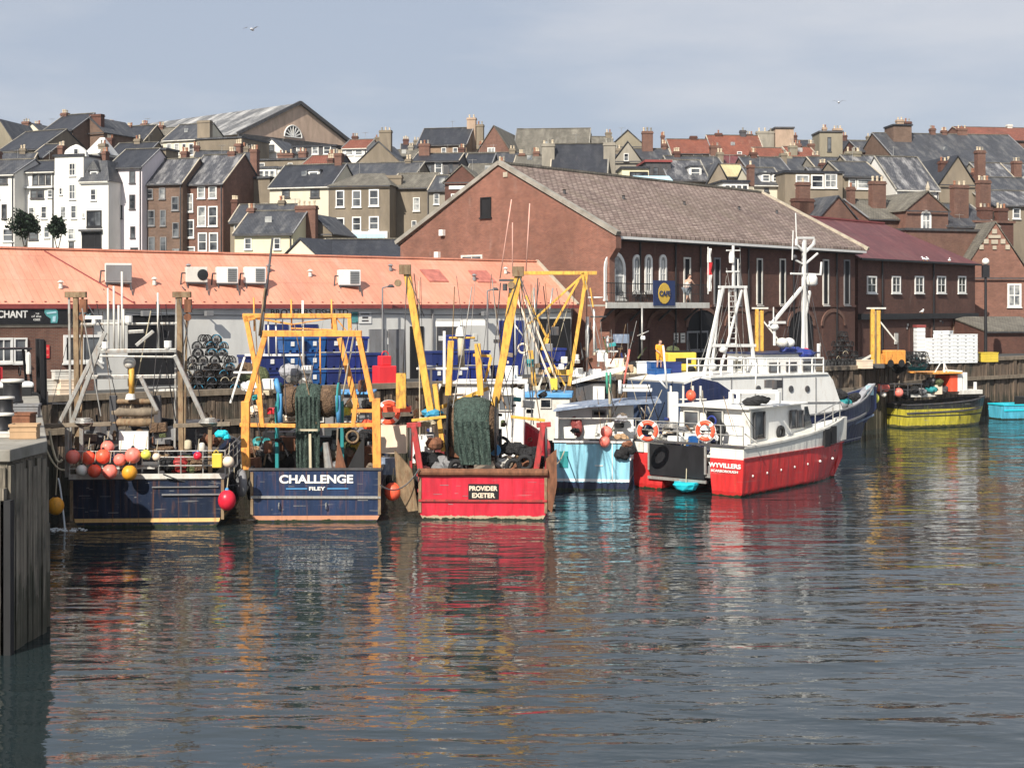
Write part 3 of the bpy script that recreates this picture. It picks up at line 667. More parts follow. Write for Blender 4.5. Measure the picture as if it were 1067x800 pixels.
# balcony
ba = CF.p(626.5, 312, -.9); bb = CF.p(733, 312, -.9); zb = 9.05-QZ
BL = MB().box(ba.x, bb.x, -1.3, y0-.003, zb, zb+.12).build('balcony', 'concrete', CF)
MB().box(ba.x-.05, bb.x+.05, -1.4, -1.3, zb-.12, zb+.28).build('balcony_edge', 'old_white', BL)
m = MB(); k = 64
for i in range(k+1): x = ba.x + (bb.x-ba.x)*i/k; m.tube((x, -1.32, zb+.28), (x, -1.32, zb+1.55), .018, n=4)
m.bar((ba.x, -1.32, zb+1.55), (bb.x, -1.32, zb+1.55), .06).bar((ba.x, -1.32, zb+.9), (bb.x, -1.32, zb+.9), .03).build('railing', 'black_paint', BL)
for px in (640, 670, 700, 727): a = CF.p(px, 320, -.9); MB().bar((a.x, y0, zb-1), (a.x, -1.1, zb), .12).build('balcony_bracket', 'dark_grey', BL)
BN = Thing('cafe_banner', 'navy banner with a gold CAFE emblem hanging on the balcony rail', 'banner', CF.w((CF.p(692, 312, -1.4).x, -1.45, zb+.05)), YC)
def bx(px): return BN.p(px, 300, 0).x
MB().box(bx(681), bx(703.5), 0, .03, 0, 1.75).build('cloth', 'banner_blue', BN)
MB().lathe((bx(692), -.035, .85), [(.72, 0), (.74, .012), (.70, .03)], 'y', 14).build('emblem', 'gold', BN)
text(BN, 'CAFE', bx(686.5), bx(698), .66, 1.04, -.06, 'banner_blue', BN, bold=.03)
# flag on the balcony corner
FL = Thing('flag', 'white and red flag hanging limp from a pole on the balcony end', 'flag', CF.w((bb.x-.3, -1.5, zb+.9)), YC)
MB().tube((0, 0, 0), (0, 0, 3.4), .04).build('flagpole', 'white_paint', FL)
def cloth(zs, wd, mt, nm):
    m = MB(); n = 6
    for j, z in enumerate(zs):
        for i in range(n+1): m.v.append((.04+wd*i/n*(1-.15*(j % 2)), .12*math.sin(i*2.2+j), z))
    for j in range(len(zs)-1):
        for i in range(n): m.f.append((j*(n+1)+i, j*(n+1)+i+1, (j+1)*(n+1)+i+1, (j+1)*(n+1)+i))
    m.build(nm, mt, FL)
cloth([3.3, 2.8, 2.3], .3, 'white_paint', 'white_cloth'); cloth([2.3, 1.8, 1.4], .42, 'red_plastic', 'red_cloth'); cloth([1.4, .9, .5, .2], .38, 'white_paint', 'white_cloth')
# balcony tables and chairs
def chair(px, lab):
    a = CF.p(px, 312, -.8); t = Thing('cafe_chair', lab, 'chair', CF.w((a.x, -.8, zb+.12)), YC+random.uniform(-30, 30), 'black chairs on the balcony')
    m = MB()
    for sx in (-.2, .2):
        for sy in (-.2, .2): MB().tube((sx, sy, 0), (sx, sy, .9 if sy > 0 else .45), .02, n=5).build('leg', 'black_paint', t)
    MB().box(-.22, .22, -.22, .22, .45, .49).build('seat', 'black_paint', t); MB().torus((0, .2, .75), .18, .025, 'y', 12, 5).build('backrest', 'dark_grey', t)
chair(650, 'dark cafe chair nearest the arched balcony window'); chair(663, 'dark cafe chair below the second arched window'); chair(672, 'dark cafe chair left of the navy banner')

# ================================================================ maroon roofed warehouse
c = at(894, HY, 127); MW = Thing('brick_store', 'long dark brick store with a faded maroon roof beside the big warehouse', 'building', (c.x, c.y, QZ), 48)
LM = MW.p(1016, 300, 0).x; E2 = 13.3-QZ; R2 = 17.3-QZ; D2 = 6.2
MB().box(0, LM, 0, 12.4, 0, E2).build('wall', 'dark_brick', MW)
RF = MB().add([(-.4, -.45, E2), (LM+.35, -.45, E2), (LM+.35, 12.8, E2), (-.4, 12.8, E2), (-.4, D2, R2), (LM-7.5, D2, R2)], [(0, 1, 5, 4), (1, 2, 5), (2, 3, 4, 5), (0, 4, 3), (0, 3, 2, 1)]).build('roof', 'maroon_sheet', MW)
MB().box(-.4, LM-7.4, D2-.15, D2+.15, R2-.02, R2+.14).build('ridge_cap', 'maroon_trim', RF)
MB().box(-.4, LM+.35, -.58, -.47, E2-.15, E2+.03).build('gutter', 'black_paint', MW)
for a, b in ((903, 913), (929, 938), (953, 962), (976, 985), (998, 1006)): pwin(MW, a, b, 287.5, 305.5, 0, style='quad')
MB().box(0, LM+.1, -.35, 0, MW.p(900, 333, 0).z, MW.p(900, 327, 0).z).build('canopy_beam', 'black_paint', MW)
for a, b, m_ in ((897, 918, 'dark_brick'), (921, 944, 'dark_brick'), (947, 967, 'dark_brick'), (970, 990, 'red_brick'), (993, 1010, 'pale_brick')):
    A, B_ = MW.p(a, 350, 0), MW.p(b, 350, 0); MB().box(A.x, B_.x, -.06, 0, 0, MW.p(900, 337, 0).z).build('loading_door', m_, MW)
for px in (918.5, 972): a = MW.p(px, 300, 0); MB().tube((a.x, -.1, 0), (a.x, -.1, E2), .08).build('downpipe', 'black_paint', MW)
for px, py in ((934, 354), (954, 352)): a = MW.p(px, py, -.1); MB().box(a.x-.35, a.x+.35, -.12, -.065, a.z-.4, a.z+.6).build('notice', 'old_white', MW)
for i, (px, py) in enumerate(((963, 274), (967, 277), (990, 283), (963, 305))):
    a = MW.p(px, py, -.6); t = Thing('perched_gull', ('white gull on the maroon roof gutter, left of the close pair', 'white gull on the maroon roof gutter, right of the close pair', 'white gull alone at the right end of the maroon roof gutter', 'white gull standing on the black beam below the maroon roof')[i], 'bird', MW.w((a.x, -.53, E2+.04)) if i < 3 else MW.w((a.x, -.4, MW.p(900, 327, 0).z)), 40*i, 'gulls perched along the maroon roof edge')
    MB().sphere((0, 0, .2), .15, .75).tube((.1, 0, .18), (.34, 0, .12), .09, .03).build('body', 'gull_white', t); MB().sphere((-.13, 0, .36), .075).tube((-.18, 0, .36), (-.27, 0, .34), .025, .008).build('head', 'gull_white', t)
    MB().tube((0, .03, 0), (0, .03, .1), .012).tube((0, -.03, 0), (0, -.03, .1), .012).build('leg', 'buoy_amber', t)

def patchwork(T, x0, x1, z0, z1, y, n, mats, smin=.2, smax=.9, nm='wall_fitting'):
    for i in range(n):
        x = random.uniform(x0, x1); z = random.uniform(z0, z1); w_ = random.uniform(smin, smax); h_ = random.uniform(smin, smax)*.7
        MB().box(x, x+w_, y-.02-.06*random.random(), y-.003, z, z+h_).build(nm, random.choice(mats), T)
patchwork(SH, SH.p(200, 330, 0).x, -1, .8, 3.2, 0, 16, ['mid_grey', 'white_paint', 'dark_grey', 'old_white'], .15, .6)
patchwork(CF, 2, LC-2, .8, 3.6, .25, 12, ['dark_grey', 'old_white', 'mid_grey', 'rust'], .12, .5)
patchwork(MW, 1, LM-1, .8, 3.2, 0, 8, ['dark_grey', 'old_white', 'mid_grey'], .15, .5)
m = MB()
for k in range(60):
    x = XL + (0-XL)*(k+.5)/60; m.box(x-.05, x+.05, -.06, .02, roofz(-.02)+.002, roofz(-.02)+.05)
m.build('roof_fixings', 'maroon_trim', rf)
for px in (60, 160, 205, 290, 330, 420, 500, 540):
    k = SH.p(px, 290, 1.5); yy = random.uniform(.4, 3.6); MB().lathe((k.x, yy, roofz(yy)-.02), [(.12, 0), (.1, .3), (.2, .34), (.05, .45)], n=8).build('roof_vent', random.choice(('old_white', 'mid_grey')), rf)
for x in (2, 9, 17, 25, 31): MB().lathe((x, WX*.55, EZ+.1+(AZ-EZ)*.55), [(.12, 0), (.1, .4), (.18, .45)], n=8).build('roof_vent', 'dark_grey', rr)
m = MB()
for (px, py) in ((405, 300), (470, 297), (510, 296)): pass
cab = MB(); cab.sag((SH.p(130, 330, 0).x, -.12, WH-.45), (SH.p(398, 330, 0).x, -.12, WH-.5), .12, .02, 9).sag((SH.p(398, 330, 0).x, -.12, WH-.5), (-.5, -.12, WH-.42), .15, .02, 9); cab.build('cable', 'black_paint', SH)
# ================================================================ the town on the hill
def house(lab, x0, x1, ye, D, yaw, dep, wall, roof, kind, yr, wins=(), chims=(), side=(), fr='white_paint', name='house', cat='house', zb=None, over=.25, extra=None):
    """front wall from photo column x0 to x1 at distance D; ye, yr: rows of the eave (at x0) and of the ridge"""
    c = at(x0, ye, D); ground_z = (hill(c.x, c.y)-2.5) if zb is None else zb
    T = Thing(name, lab, cat, (c.x, c.y, ground_z), yaw)
    W = T.p(x1, ye, 0).x; e = c.z-ground_z; mid = dep/2
    gx = T.p((x0+x1)/2, yr, 0)
    if kind in ('gable',): r = gx.z
    elif kind == 'mansard': r = T.p(x0, yr, 1.2).z
    elif kind == 'lean': r = T.p(x0, yr, dep*.9).z
    else: r = T.p((x0+x1)/2, yr, mid).z
    r = max(r, e+.15); o = over; th = .12
    if kind == 'side':
        MB().prism([(0, 0, 0), (0, 0, e), (0, mid, r-.02), (0, dep, e), (0, dep, 0)], (W, 0, 0)).build('wall', wall, T)
        RO = MB().prism([(-.12, -o, e-.05), (-.12, mid, r), (-.12, dep+o, e-.05), (-.12, dep+o, e-.05+th), (-.12, mid, r+th), (-.12, -o, e-.05+th)], (W+.24, 0, 0)).build('roof', roof, T)
        MB().box(-.12, W+.12, mid-.14, mid+.14, r+th-.03, r+th+.08).build('ridge_tile', 'lichen_tile', RO)
        for xx in (-.12, W+.12): MB().bar((xx, -o, e+.06), (xx, mid, r+th+.03), .14, .1).build('verge', random.choice(('concrete', 'stone', 'mid_grey')), RO)
    elif kind == 'gable':
        MB().prism([(0, 0, 0), (0, 0, e), (W/2, 0, r-.02), (W, 0, e), (W, 0, 0)], (0, dep, 0)).build('wall', wall, T)
        RO = MB().prism([(-o, -.15, e-.12), (W/2, -.15, r), (W+o, -.15, e-.12), (W+o, -.15, e-.12+th), (W/2, -.15, r+th*1.3), (-o, -.15, e-.12+th)], (0, dep+.3, 0)).build('roof', roof, T)
    elif kind in ('hip', 'mansard'):
        MB().box(0, W, 0, dep, 0, e).build('wall', wall, T)
        if kind == 'hip': a = min(W*.28, mid); A = [(a, mid, r), (W-a, mid, r)]; f = [(0, 1, 5, 4), (1, 2, 5), (2, 3, 4, 5), (0, 4, 3), (0, 3, 2, 1)]
        else: A = [(.9, 1.2, r), (W-.9, 1.2, r), (W-.9, dep-1.2, r), (.9, dep-1.2, r)]; f = [(0, 1, 5, 4), (1, 2, 6, 5), (2, 3, 7, 6), (3, 0, 4, 7), (4, 5, 6, 7), (0, 3, 2, 1)]
        RO = MB().add([(-o, -o, e), (W+o, -o, e), (W+o, dep+o, e), (-o, dep+o, e)] + A, f).build('roof', roof, T)
    elif kind == 'lean':
        MB().prism([(0, 0, 0), (0, 0, e), (0, dep, r-.02), (0, dep, 0)], (W, 0, 0)).build('wall', wall, T)
        RO = MB().prism([(-.1, -o, e-.03), (-.1, dep, r), (-.1, dep, r+th), (-.1, -o, e-.03+th)], (W+.2, 0, 0)).build('roof', roof, T)
    else:
        MB().box(0, W, 0, dep, 0, e).build('wall', wall, T)
        RO = MB().box(-.15, W+.15, -.2, dep+.1, e, e+.25).build('roof', roof, T)
    if kind != 'flat': MB().box(-.1, W+.1, -o-.12, -o-.003, e-.16, e-.03).build('gutter', 'dark_grey' if wall not in ('white_render', 'cream_render') else 'old_white', T)
    if kind == 'side' and 'render' in wall or kind == 'side' and 'brick' in wall:
        if W > 3: MB().tube((W-.2, -.1, 0), (W-.2, -.1, e-.2), .07, n=6).build('downpipe', 'dark_grey', T)
    for q in wins:
        a, b, c_, d = q[:4]; k = dict(q[4]) if len(q) > 4 else {}
        k.setdefault('fr', fr); k.setdefault('pane', random.choice(('glass', 'glass', 'curtain_glass')))
        k.setdefault('style', 'sash'); pwin(T, a, b, c_, d, 0, **k)
    for q in side:        # windows on the right hand wall: depth from front, height, width, tall
        f = window(T, 0, q[2], 0, q[3], 0, fr=fr)
        M = Matrix.Translation((W, q[0], q[1])) @ Matrix.Rotation(R(90), 4, 'Z')
        for ob in [f] + kids(f): ob.data.transform(M)
    for q in chims:       # photo columns, top row, depth factor, material, pots
        xa, xb, yt = q[:3]; dy = dep*(q[3] if len(q) > 3 else .5); mt = q[4] if len(q) > 4 else 'red_brick'; n = q[5] if len(q) > 5 else 3
        a = T.p(xa, yt, dy); b = T.p(xb, yt, dy); zt = T.p((xa+xb)/2, yt, dy).z
        chimney(RO, (a.x+b.x)/2, dy, min(e-.3, zt-1.2), zt, max(.5, b.x-a.x), .8, mt, n)
    if random.random() < .45 and kind in ('side', 'gable', 'hip') and D < 240:
        ax_ = W*random.uniform(.2, .8); m = MB().tube((ax_, mid, r), (ax_, mid, r+1.3), .025, n=4).tube((ax_-.5, mid, r+1.2), (ax_+.5, mid, r+1.2), .018, n=4)
        for q in (-.4, -.2, 0, .2, .4): m.tube((ax_+q, mid-.25, r+1.2), (ax_+q, mid+.25, r+1.2), .012, n=4)
        m.build('aerial', 'galvanised', RO)
    if random.random() < .3 and kind == 'side': MB().box(W*.4, W*.4+.7, mid*.45, mid*.45+.06, e+(r-e)*.45+.1, e+(r-e)*.45+.75).build('roof_light', 'curtain_glass', RO)
    T.W, T.e, T.r, T.RO, T.dep = W, e, r, RO, dep
    return T
def dormer(T, x0, x1, y0, y1, d=1.0, roof='slate', apex=None, mt='white_paint'):
    a = T.p(x0, y1, d); b = T.p(x1, y1, d); zt = T.p(x0, y0, d).z
    m = MB(); m.box(a.x, b.x, d, d+2.2, a.z-.3, zt); dm = m.build('dormer', mt, T)
    c = (a.x+b.x)/2
    if apex: MB().prism([(a.x-.2, d-.2, zt-.02), (c, d-.2, zt+apex), (b.x+.2, d-.2, zt-.02)], (0, 2.5, 0)).build('dormer_roof', roof, dm)
    else: MB().box(a.x-.12, b.x+.12, d-.2, d+2.3, zt+.002, zt+.14).build('dormer_roof', roof, dm)
    n = max(1, int((b.x-a.x)/1.3)); k = (b.x-a.x)/n
    for i in range(n): window(dm, a.x+k*i+.12, a.x+k*(i+1)-.12, a.z+.05, zt-.1, d, fr='white_paint', sill=False)
    return dm
D_ = dict(fr='dark_grey', pane='glass'); BLK = dict(fr='black_paint', pane='dark_void', style='triple')
# ---- left white terrace
house('white terrace house with slate roof at the left picture edge, two rows of windows', -25, 15, 183, 166, -16, 8, 'white_render', 'slate', 'side', 168,
      [(-1, 8, 185, 192, D_), (2, 7, 213, 228, D_), (-6, 0, 200, 208, D_), (-14, -8, 213, 228), (3, 14, 238, 252)], [(-6, 0, 158)])
t = house('white house with a glazed upper bay under a dark slate roof behind the round trees', 15, 57, 180, 167, -16, 8, 'white_render', 'slate_dark', 'side', 169,
      [(34, 40, 182, 193, D_), (41, 47, 182, 193, D_), (48, 53, 182, 193, D_), (32, 39, 198, 207, D_), (39, 46, 198, 207, D_), (50, 55, 198, 206), (30, 36, 216, 227), (43, 49, 215, 228), (18, 23, 218, 228), (30, 40, 240, 250, D_), (46, 52, 236, 248), (17, 22, 198, 206)])
MB().box(t.W*.02, t.W*.98, -.35, -.003, t.p(15, 196, 0).z-.1, t.p(15, 196, 0).z+.12).build('ledge', 'white_paint', t)
t = house('tallest white house with a small curved gable on top, left of the black shopfront', 57, 87, 163.5, 165, -16, 9, 'white_render', 'slate_dark', 'flat', 160,
      [(72, 79, 170, 183.5, dict(style='quad')), (72, 79, 192, 208, dict(style='quad')), (74, 80, 214, 228), (63, 69, 215, 228), (62, 65, 196, 203), (71, 78, 238, 250), (72, 77, 252, 262, D_)], [(62, 67, 152, .6)])
k = [t.p(px, py, 0) for px, py in ((66, 163), (68, 157), (73, 153), (79, 150.5), (85, 154), (89, 158), (90, 163))]
MB().prism([(q.x, .02, q.z) for q in k], (0, .5, 0)).build('parapet', 'white_render', t); pwin(t, 77, 82, 155, 161, 0.02, style='pair')
t = house('white house with slate mansard, pointed dormer and black ground floor shopfront', 84, 113, 189.5, 164, -16, 8, 'white_render', 'slate', 'mansard', 168,
      [(94.5, 100.5, 197, 209), (90.5, 106, 219.5, 236.5, dict(fr='black_paint', style='pair')), (85.5, 106, 242, 259, BLK), (86, 88, 222, 227)], [(108, 112, 158)])
dormer(t, 93.5, 103, 178, 188, .35, apex=1.2)
MB().box(t.p(84, 241, 0).x, t.p(107, 241, 0).x, -.5, -.003, t.p(84, 241.5, 0).z, t.p(84, 240.5, 0).z+.12).build('shop_ledge', 'dark_grey', t)
t = house('pale lilac rendered house with scattered small dark windows', 113, 148, 175.5, 166, -16, 8, 'lilac_render', 'slate_dark', 'side', 157,
      [(118, 123, 186, 200, D_), (135, 141, 178, 191, D_), (122, 127.5, 214, 228, D_), (135, 141, 203, 218, D_), (136, 141, 236, 248, D_), (118.5, 124, 240, 259, D_), (136, 144, 258, 263, D_)])
k = t.p(136, 165, 2.2); MB().box(k.x-.5, k.x+.6, 1.8, 3, k.z-.5, k.z-.25).build('roof_light', 'curtain_glass', t.RO)
house('broad brown rendered chimney wall between the lilac house and the brown brick house', 149, 173, 157, 175, -16, 3, 'brown_render', 'slate', 'flat', 152, name='party_wall', cat='wall')
house('brown brick town house with grey framed windows beside the lilac house', 149.5, 190, 192.5, 166, -16, 8, 'brown_brick', 'slate_bleached', 'side', 167,
      [(153.5, 159.5, 197, 207.5), (166, 172.5, 196, 207.5), (179, 186.5, 205, 219.5), (154, 161.5, 219, 235.5), (167, 173, 219, 235.5), (180, 186.5, 232, 247), (155, 161.5, 247, 263), (167, 173.5, 247, 263), (180, 187, 259, 264)], fr='mid_grey')
house('red brick town house with white framed windows and dark grey side wall', 190.5, 232.5, 193, 166, -18, 10, 'red_brick', 'slate_bleached', 'side', 163,
      [(193, 201.5, 202, 221), (206, 214, 194.5, 207), (217.5, 226, 194.5, 207), (206, 215, 215, 236), (217, 227, 215, 236), (193, 202.5, 229, 248), (206.5, 216, 242.5, 262), (218, 227.5, 242.5, 262), (194, 203.5, 257, 265)],
      [(239, 246, 158, .5), (190, 196, 158, .5)])
house('dark render house with white surround windows, right of the red brick town house', 244, 281, 187, 172, -16, 8, 'brown_render', 'slate', 'flat', 180,
      [(252, 260, 195, 213), (272, 279, 212, 221), (246, 256, 226, 236)], [(246, 252, 150, .4), (262, 269, 156, .4)])
t = house('cream rendered house with dark slate roof and two dark top windows', 281, 345, 196, 168, -16, 9, 'cream_render', 'slate_dark', 'side', 173,
      [(294, 302, 197.5, 206, D_), (323.5, 333, 197.5, 206, D_), (294, 301, 216, 228, D_), (324, 331, 216, 228)], [(350, 357, 160, .5)])
dormer(t, 321, 333, 178, 186, 2.4)
t = house('low pale yellow cottage with slate roof and a red brick chimney, above the pink roof', 244.5, 305, 244.5, 138, -12, 8, 'yellow_render', 'slate', 'side', 221,
      [(255, 262.5, 248, 260), (285.5, 292.5, 248, 260)], [(309, 330, 214.5, .5, 'red_brick', 4), (259, 266, 217, .5)])
house('brownish gabled annexe with a pale blue frontage board', 305, 346, 244, 142, -12, 7, 'brown_render', 'slate', 'gable', 224)
t = house('black slate roofed boathouse with cream gable end behind the pink shed', 293, 334, 271, 122, -32, 18, 'cream_render', 'slate_dark', 'gable', 249.5, name='boathouse', cat='building')
for px, py in ((357, 262), (364, 262)):
    a = t.p(px, py, 6); 
house('long low slate roof running right from the cream gable', 333, 425, 271, 121, -3, 7, 'grey_render', 'slate_dark', 'side', 250.5, name='outbuilding', cat='building', wins=())
t = house('taupe three bay house with grey hipped roof and a pale blue frontage board', 343, 406, 194, 160, -10, 10, 'brown_render', 'lichen_tile', 'hip', 181,
      [(350, 359, 198.5, 216), (367, 376.5, 198.5, 216), (384.5, 395, 197.5, 215), (350, 359, 227, 243), (367, 376.5, 226, 241), (384.5, 395, 225.5, 240)])
a = t.p(360, 251, -.1); b = t.p(404, 241, -.1); MB().box(a.x, b.x, -.25, -.004, a.z, b.z).build('frontage', 'white_paint', t); MB().box(a.x+.3, b.x-.3, -.3, -.252, a.z+.2, b.z-.25).build('frontage_panel', 'pale_blue', t)
house('plain dark taupe house with one white window and a massive square chimney block', 406, 448, 196, 162, -10, 9, 'brown_render', 'lichen_tile', 'side', 182,
      [(430.5, 437.5, 206, 220), (429, 434, 230, 240)], [(403, 419, 183, .1, 'brown_render', 0)])
house('narrow beige house with one four pane window left of the brick gable', 447, 463.5, 199, 160, -10, 8, 'grey_render', 'slate', 'side', 184, [(452, 458, 202, 213, dict(style='quad'))])
t = house('dark red brick gable with a white band above its window', 463.5, 499, 190, 158, -8, 12, 'dark_brick', 'lichen_tile', 'gable', 172.5, [(470, 478, 202, 214)])
a = t.p(468, 197.5, 0); b = t.p(494, 193.5, 0); MB().box(a.x, b.x, -.15, -.004, a.z, b.z).build('stone_band', 'white_paint', t)
house('grey tiled house squeezed behind the big brick gable', 484, 530, 186, 166, -8, 9, 'grey_render', 'lichen_tile', 'side', 172, (), [(520, 526, 168)])
# ---- second tier, left
t = house('dark brown brick house with slate roof and a massive brick chimney stack, left skyline', 45, 76, 138, 205, -24, 9, 'brown_brick', 'slate_dark', 'side', 121.5,
      [(58, 64.5, 148.5, 158), (65, 72, 148.5, 158)], [(95, 107, 119.5, .45, 'dark_brick', 0), (65, 71, 118, .5)], name='house')
house('brown gabled side house under the massive chimney stack', 76, 108, 140, 207, -24, 8, 'brown_brick', 'slate', 'gable', 122, [(88, 92, 137, 142)])
house('olive rendered gable at the far left skyline', -22, 21, 160, 215, -10, 9, 'olive_render', 'slate', 'gable', 125)
house('cream gabled house in a dip of the left skyline', 21, 46, 142, 235, -14, 8, 'cream_render', 'slate', 'gable', 129, [(31, 35, 138, 145)], [(24, 31, 127, .4), (36, 42, 129, .6)])
house('long sloping slate roof below the cream gable at the left', 0, 42, 158, 200, -26, 10, 'brown_render', 'slate_dark', 'side', 139, [(6, 10, 162, 168)])
house('small pink washed side wall house above the glazed bay', 30, 45, 166, 190, -20, 7, 'brown_brick', 'slate_dark', 'side', 152)
house('dark slate house with low chimney right of the massive brick stack', 107, 146, 154, 225, -20, 9, 'brown_render', 'slate_dark', 'side', 133, [(126, 129, 158, 164), (134, 138, 158, 164)], [(112, 119, 128), (133, 138, 131)])
house('pale gabled house with dark roof among the left rooftops', 146, 172, 152, 228, -20, 8, 'cream_render', 'lichen_tile', 'side', 135, [(150, 154, 154, 161), (160, 165, 154, 161)], [(148, 154, 129), (166, 171, 131)])
t = house('little white pyramid topped turret beside slate roofs', 91, 103, 160, 180, -18, 4, 'white_render', 'white_paint', 'hip', 144, [(95, 99, 162, 167)], name='turret', cat='turret')
house('low white flat topped house with railings under the turret', 90, 112, 166, 178, -16, 6, 'white_render', 'slate_dark', 'flat', 160, [(92, 97, 169, 175), (100, 108, 169, 175)], [(104, 111, 150, .4, 'brown_render', 2)])
house('cream bay windowed house with slate roof below the great pediment', 170, 205, 147, 222, -22, 9, 'cream_render', 'slate', 'side', 131,
      [(174, 179, 150, 162), (182, 187, 150, 162), (190, 194, 150, 162), (197, 202, 150, 162)])
house('big blank brown gable wall in front of the grand roof', 205, 252, 146, 215, -20, 8, 'brown_render', 'slate', 'flat', 130, (), [(207, 220, 126, .5, 'brown_render', 0)])
# ---- the pedimented hall
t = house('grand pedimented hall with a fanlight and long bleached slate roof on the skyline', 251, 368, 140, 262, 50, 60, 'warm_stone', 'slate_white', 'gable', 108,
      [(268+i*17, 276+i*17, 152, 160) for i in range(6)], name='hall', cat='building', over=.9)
a = t.p(249, 143, -.2); b = t.p(369, 140, -.2)
MB().box(-.9, t.W+.9, -.5, -.155, t.e-1.1, t.e-.1).build('cornice', 'dark_grey', t)
MB().bar((-1, -.3, t.e+.05), (t.W/2, -.3, t.r+.25), .5, .6).bar((t.W/2, -.3, t.r+.25), (t.W+1, -.3, t.e+.05), .5, .6).build('raking_cornice', 'dark_grey', t)
fc = t.p(305, 143, 0); m = MB(); n = MB()
for i in range(8):
    a0 = math.pi*i/8; m.bar((fc.x, -.12, fc.z), (fc.x+2.1*math.cos(a0), -.12, fc.z+2.1*math.sin(a0)), .12, .22)
m.torus((fc.x, -.12, fc.z), 2.15, .14, 'y', 16, 5, 0, 180); m.bar((fc.x-2.2, -.12, fc.z), (fc.x+2.2, -.12, fc.z), .15, .2)
fw_ = m.build('fanlight', 'white_paint', t)
MB().prism([(fc.x+2.1*math.cos(math.pi*i/12), -.05, fc.z+2.1*math.sin(math.pi*i/12)) for i in range(13)], (0, .04, 0)).build('pane', 'dark_void', fw_)
MB().box(0, t.W, -.12, -.003, 0, t.e-1.1).build('lower_wall', 'grey_render', t)
for i in range(5): pwin(t, 281+i*17.5, 288+i*17.5, 152.5, 160, -.12)
t = house('small bright white gable house under the pediment', 271, 295, 158, 222, -14, 7, 'white_render', 'slate', 'gable', 145, [(280, 286, 151, 158, D_)])
house('dark house with white framed windows in a row below the pediment', 295, 350, 154, 228, -14, 8, 'dark_grey', 'slate_dark', 'flat', 150,
      [(297, 303, 153, 160), (309, 316, 153, 160), (325, 332, 152.5, 161), (337, 345, 152.5, 161)])
house('brown terrace with parapet and pots above the white dormer strip', 254, 322, 168, 205, -14, 8, 'brown_render', 'slate', 'flat', 160, [(270, 276, 170, 177), (300, 305, 170, 177)], [(256, 264, 155, .4), (290, 306, 160, .4), (312, 320, 158, .5)])
house('flat roofed house with a long white glazed strip, right behind the dark render house', 257, 288, 176, 188, -14, 6, 'white_render', 'slate', 'flat', 172, [(259+i*5.6, 263.6+i*5.6, 178, 186) for i in range(5)])
house('flat roofed house with a white glazed strip left of the cream house roof', 289, 315, 176, 186, -14, 6, 'white_render', 'slate', 'flat', 172, [(291+i*4.8, 295+i*4.8, 178, 185) for i in range(5)])
house('black clad house with a little white window cube beneath red rooflets', 316, 350, 172, 190, -14, 7, 'dark_grey', 'red_tile', 'side', 163, [(336, 344, 174, 182), (321, 328, 175, 183, D_)], [(343, 349, 160)])
house('house with orange red pantiles and a white glazed upper floor on the skyline', 357, 382, 155, 226, -12, 8, 'white_render', 'red_tile', 'side', 146.5, [(360, 368, 156, 162), (370, 378, 156, 162)])
house('big brown rendered gable with a tall clustered chimney on the skyline', 364, 425, 178, 214, -12, 8, 'brown_render', 'slate', 'gable', 148, [(382, 386, 172, 177)], [(396, 408, 136, .1, 'brown_render', 3)])
house('pale brown low house with parapet right of the clustered chimney', 405, 432, 165, 218, -10, 7, 'grey_render', 'lichen_tile', 'side', 157, [(408, 412, 169, 176), (420, 424, 169, 176)], [(426, 431, 152, .5, 'grey_render', 2)])
house('black painted house with bright white windows, mid hill', 430, 478, 168.5, 188, -8, 7, 'dark_grey', 'slate_dark', 'side', 161, [(432, 442, 170, 182, dict(style='pair')), (453, 461, 169.5, 181), (446, 450, 172, 180, D_), (468, 472, 171, 180, D_)], [(437, 448, 150, .4)])
house('stone house with slate roof and a giant sandy chimney on the skyline', 435, 486, 152, 236, -12, 9, 'pale_brick', 'slate_dark', 'side', 134.5, [(441, 446, 154, 161), (460, 465, 154, 162), (472, 477, 154, 162)], [(487, 496, 123, .5, 'sand_stone', 2), (497, 504, 130, .5, 'brown_render', 2)])
t = house('red brick pointed gable on the skyline left of the long olive roof', 495, 534, 163, 222, -14, 26, 'red_brick', 'lichen_tile', 'gable', 131.5, [(508, 516, 154, 163, dict(style='pair'))], [(500, 503, 150, .5)])
house('long mossy olive roofed building on the skyline behind the tall brick gable', 534, 612, 167, 226, -6, 16, 'brown_render', 'lichen_tile', 'side', 135, (), [(609, 616, 139, .5, 'brown_render', 2)])
house('slate roofed cottage with dark dormer behind the warehouse ridge, left end', 484, 512, 172, 196, -8, 7, 'dark_grey', 'slate_dark', 'side', 161, [(487, 493, 174, 181), (500, 506, 174, 181)])
house('rusty brick low house with red chimney tops behind the warehouse apex', 536, 566, 172, 190, -6, 7, 'red_brick', 'lichen_tile', 'side', 163, (), [(541, 547, 160, .5), (556, 562, 158, .5)])
house('dark slate roofed house with two tall grey chimneys behind the warehouse ridge', 574, 632, 186, 165, -6, 8, 'grey_render', 'slate_dark', 'side', 151, (), [(565, 578, 150, .3, 'grey_render', 3), (629, 641, 149, .3, 'grey_render', 2)])
house('grey stone gable with drainpipe right of the tall grey chimney', 640, 668, 168, 178, -4, 12, 'grey_render', 'slate_dark', 'gable', 148, [(650, 655, 160, 168)])
house('pale stone gable on the skyline left of the potted brick chimney', 636, 672, 153, 205, -4, 14, 'olive_render', 'slate', 'gable', 136)
house('brick house carrying the potted red chimney on the skyline', 664, 700, 166, 196, 2, 8, 'dark_brick', 'slate', 'side', 156, (), [(669, 680, 137, .4, 'red_brick', 3), (690, 694, 150, .5)])
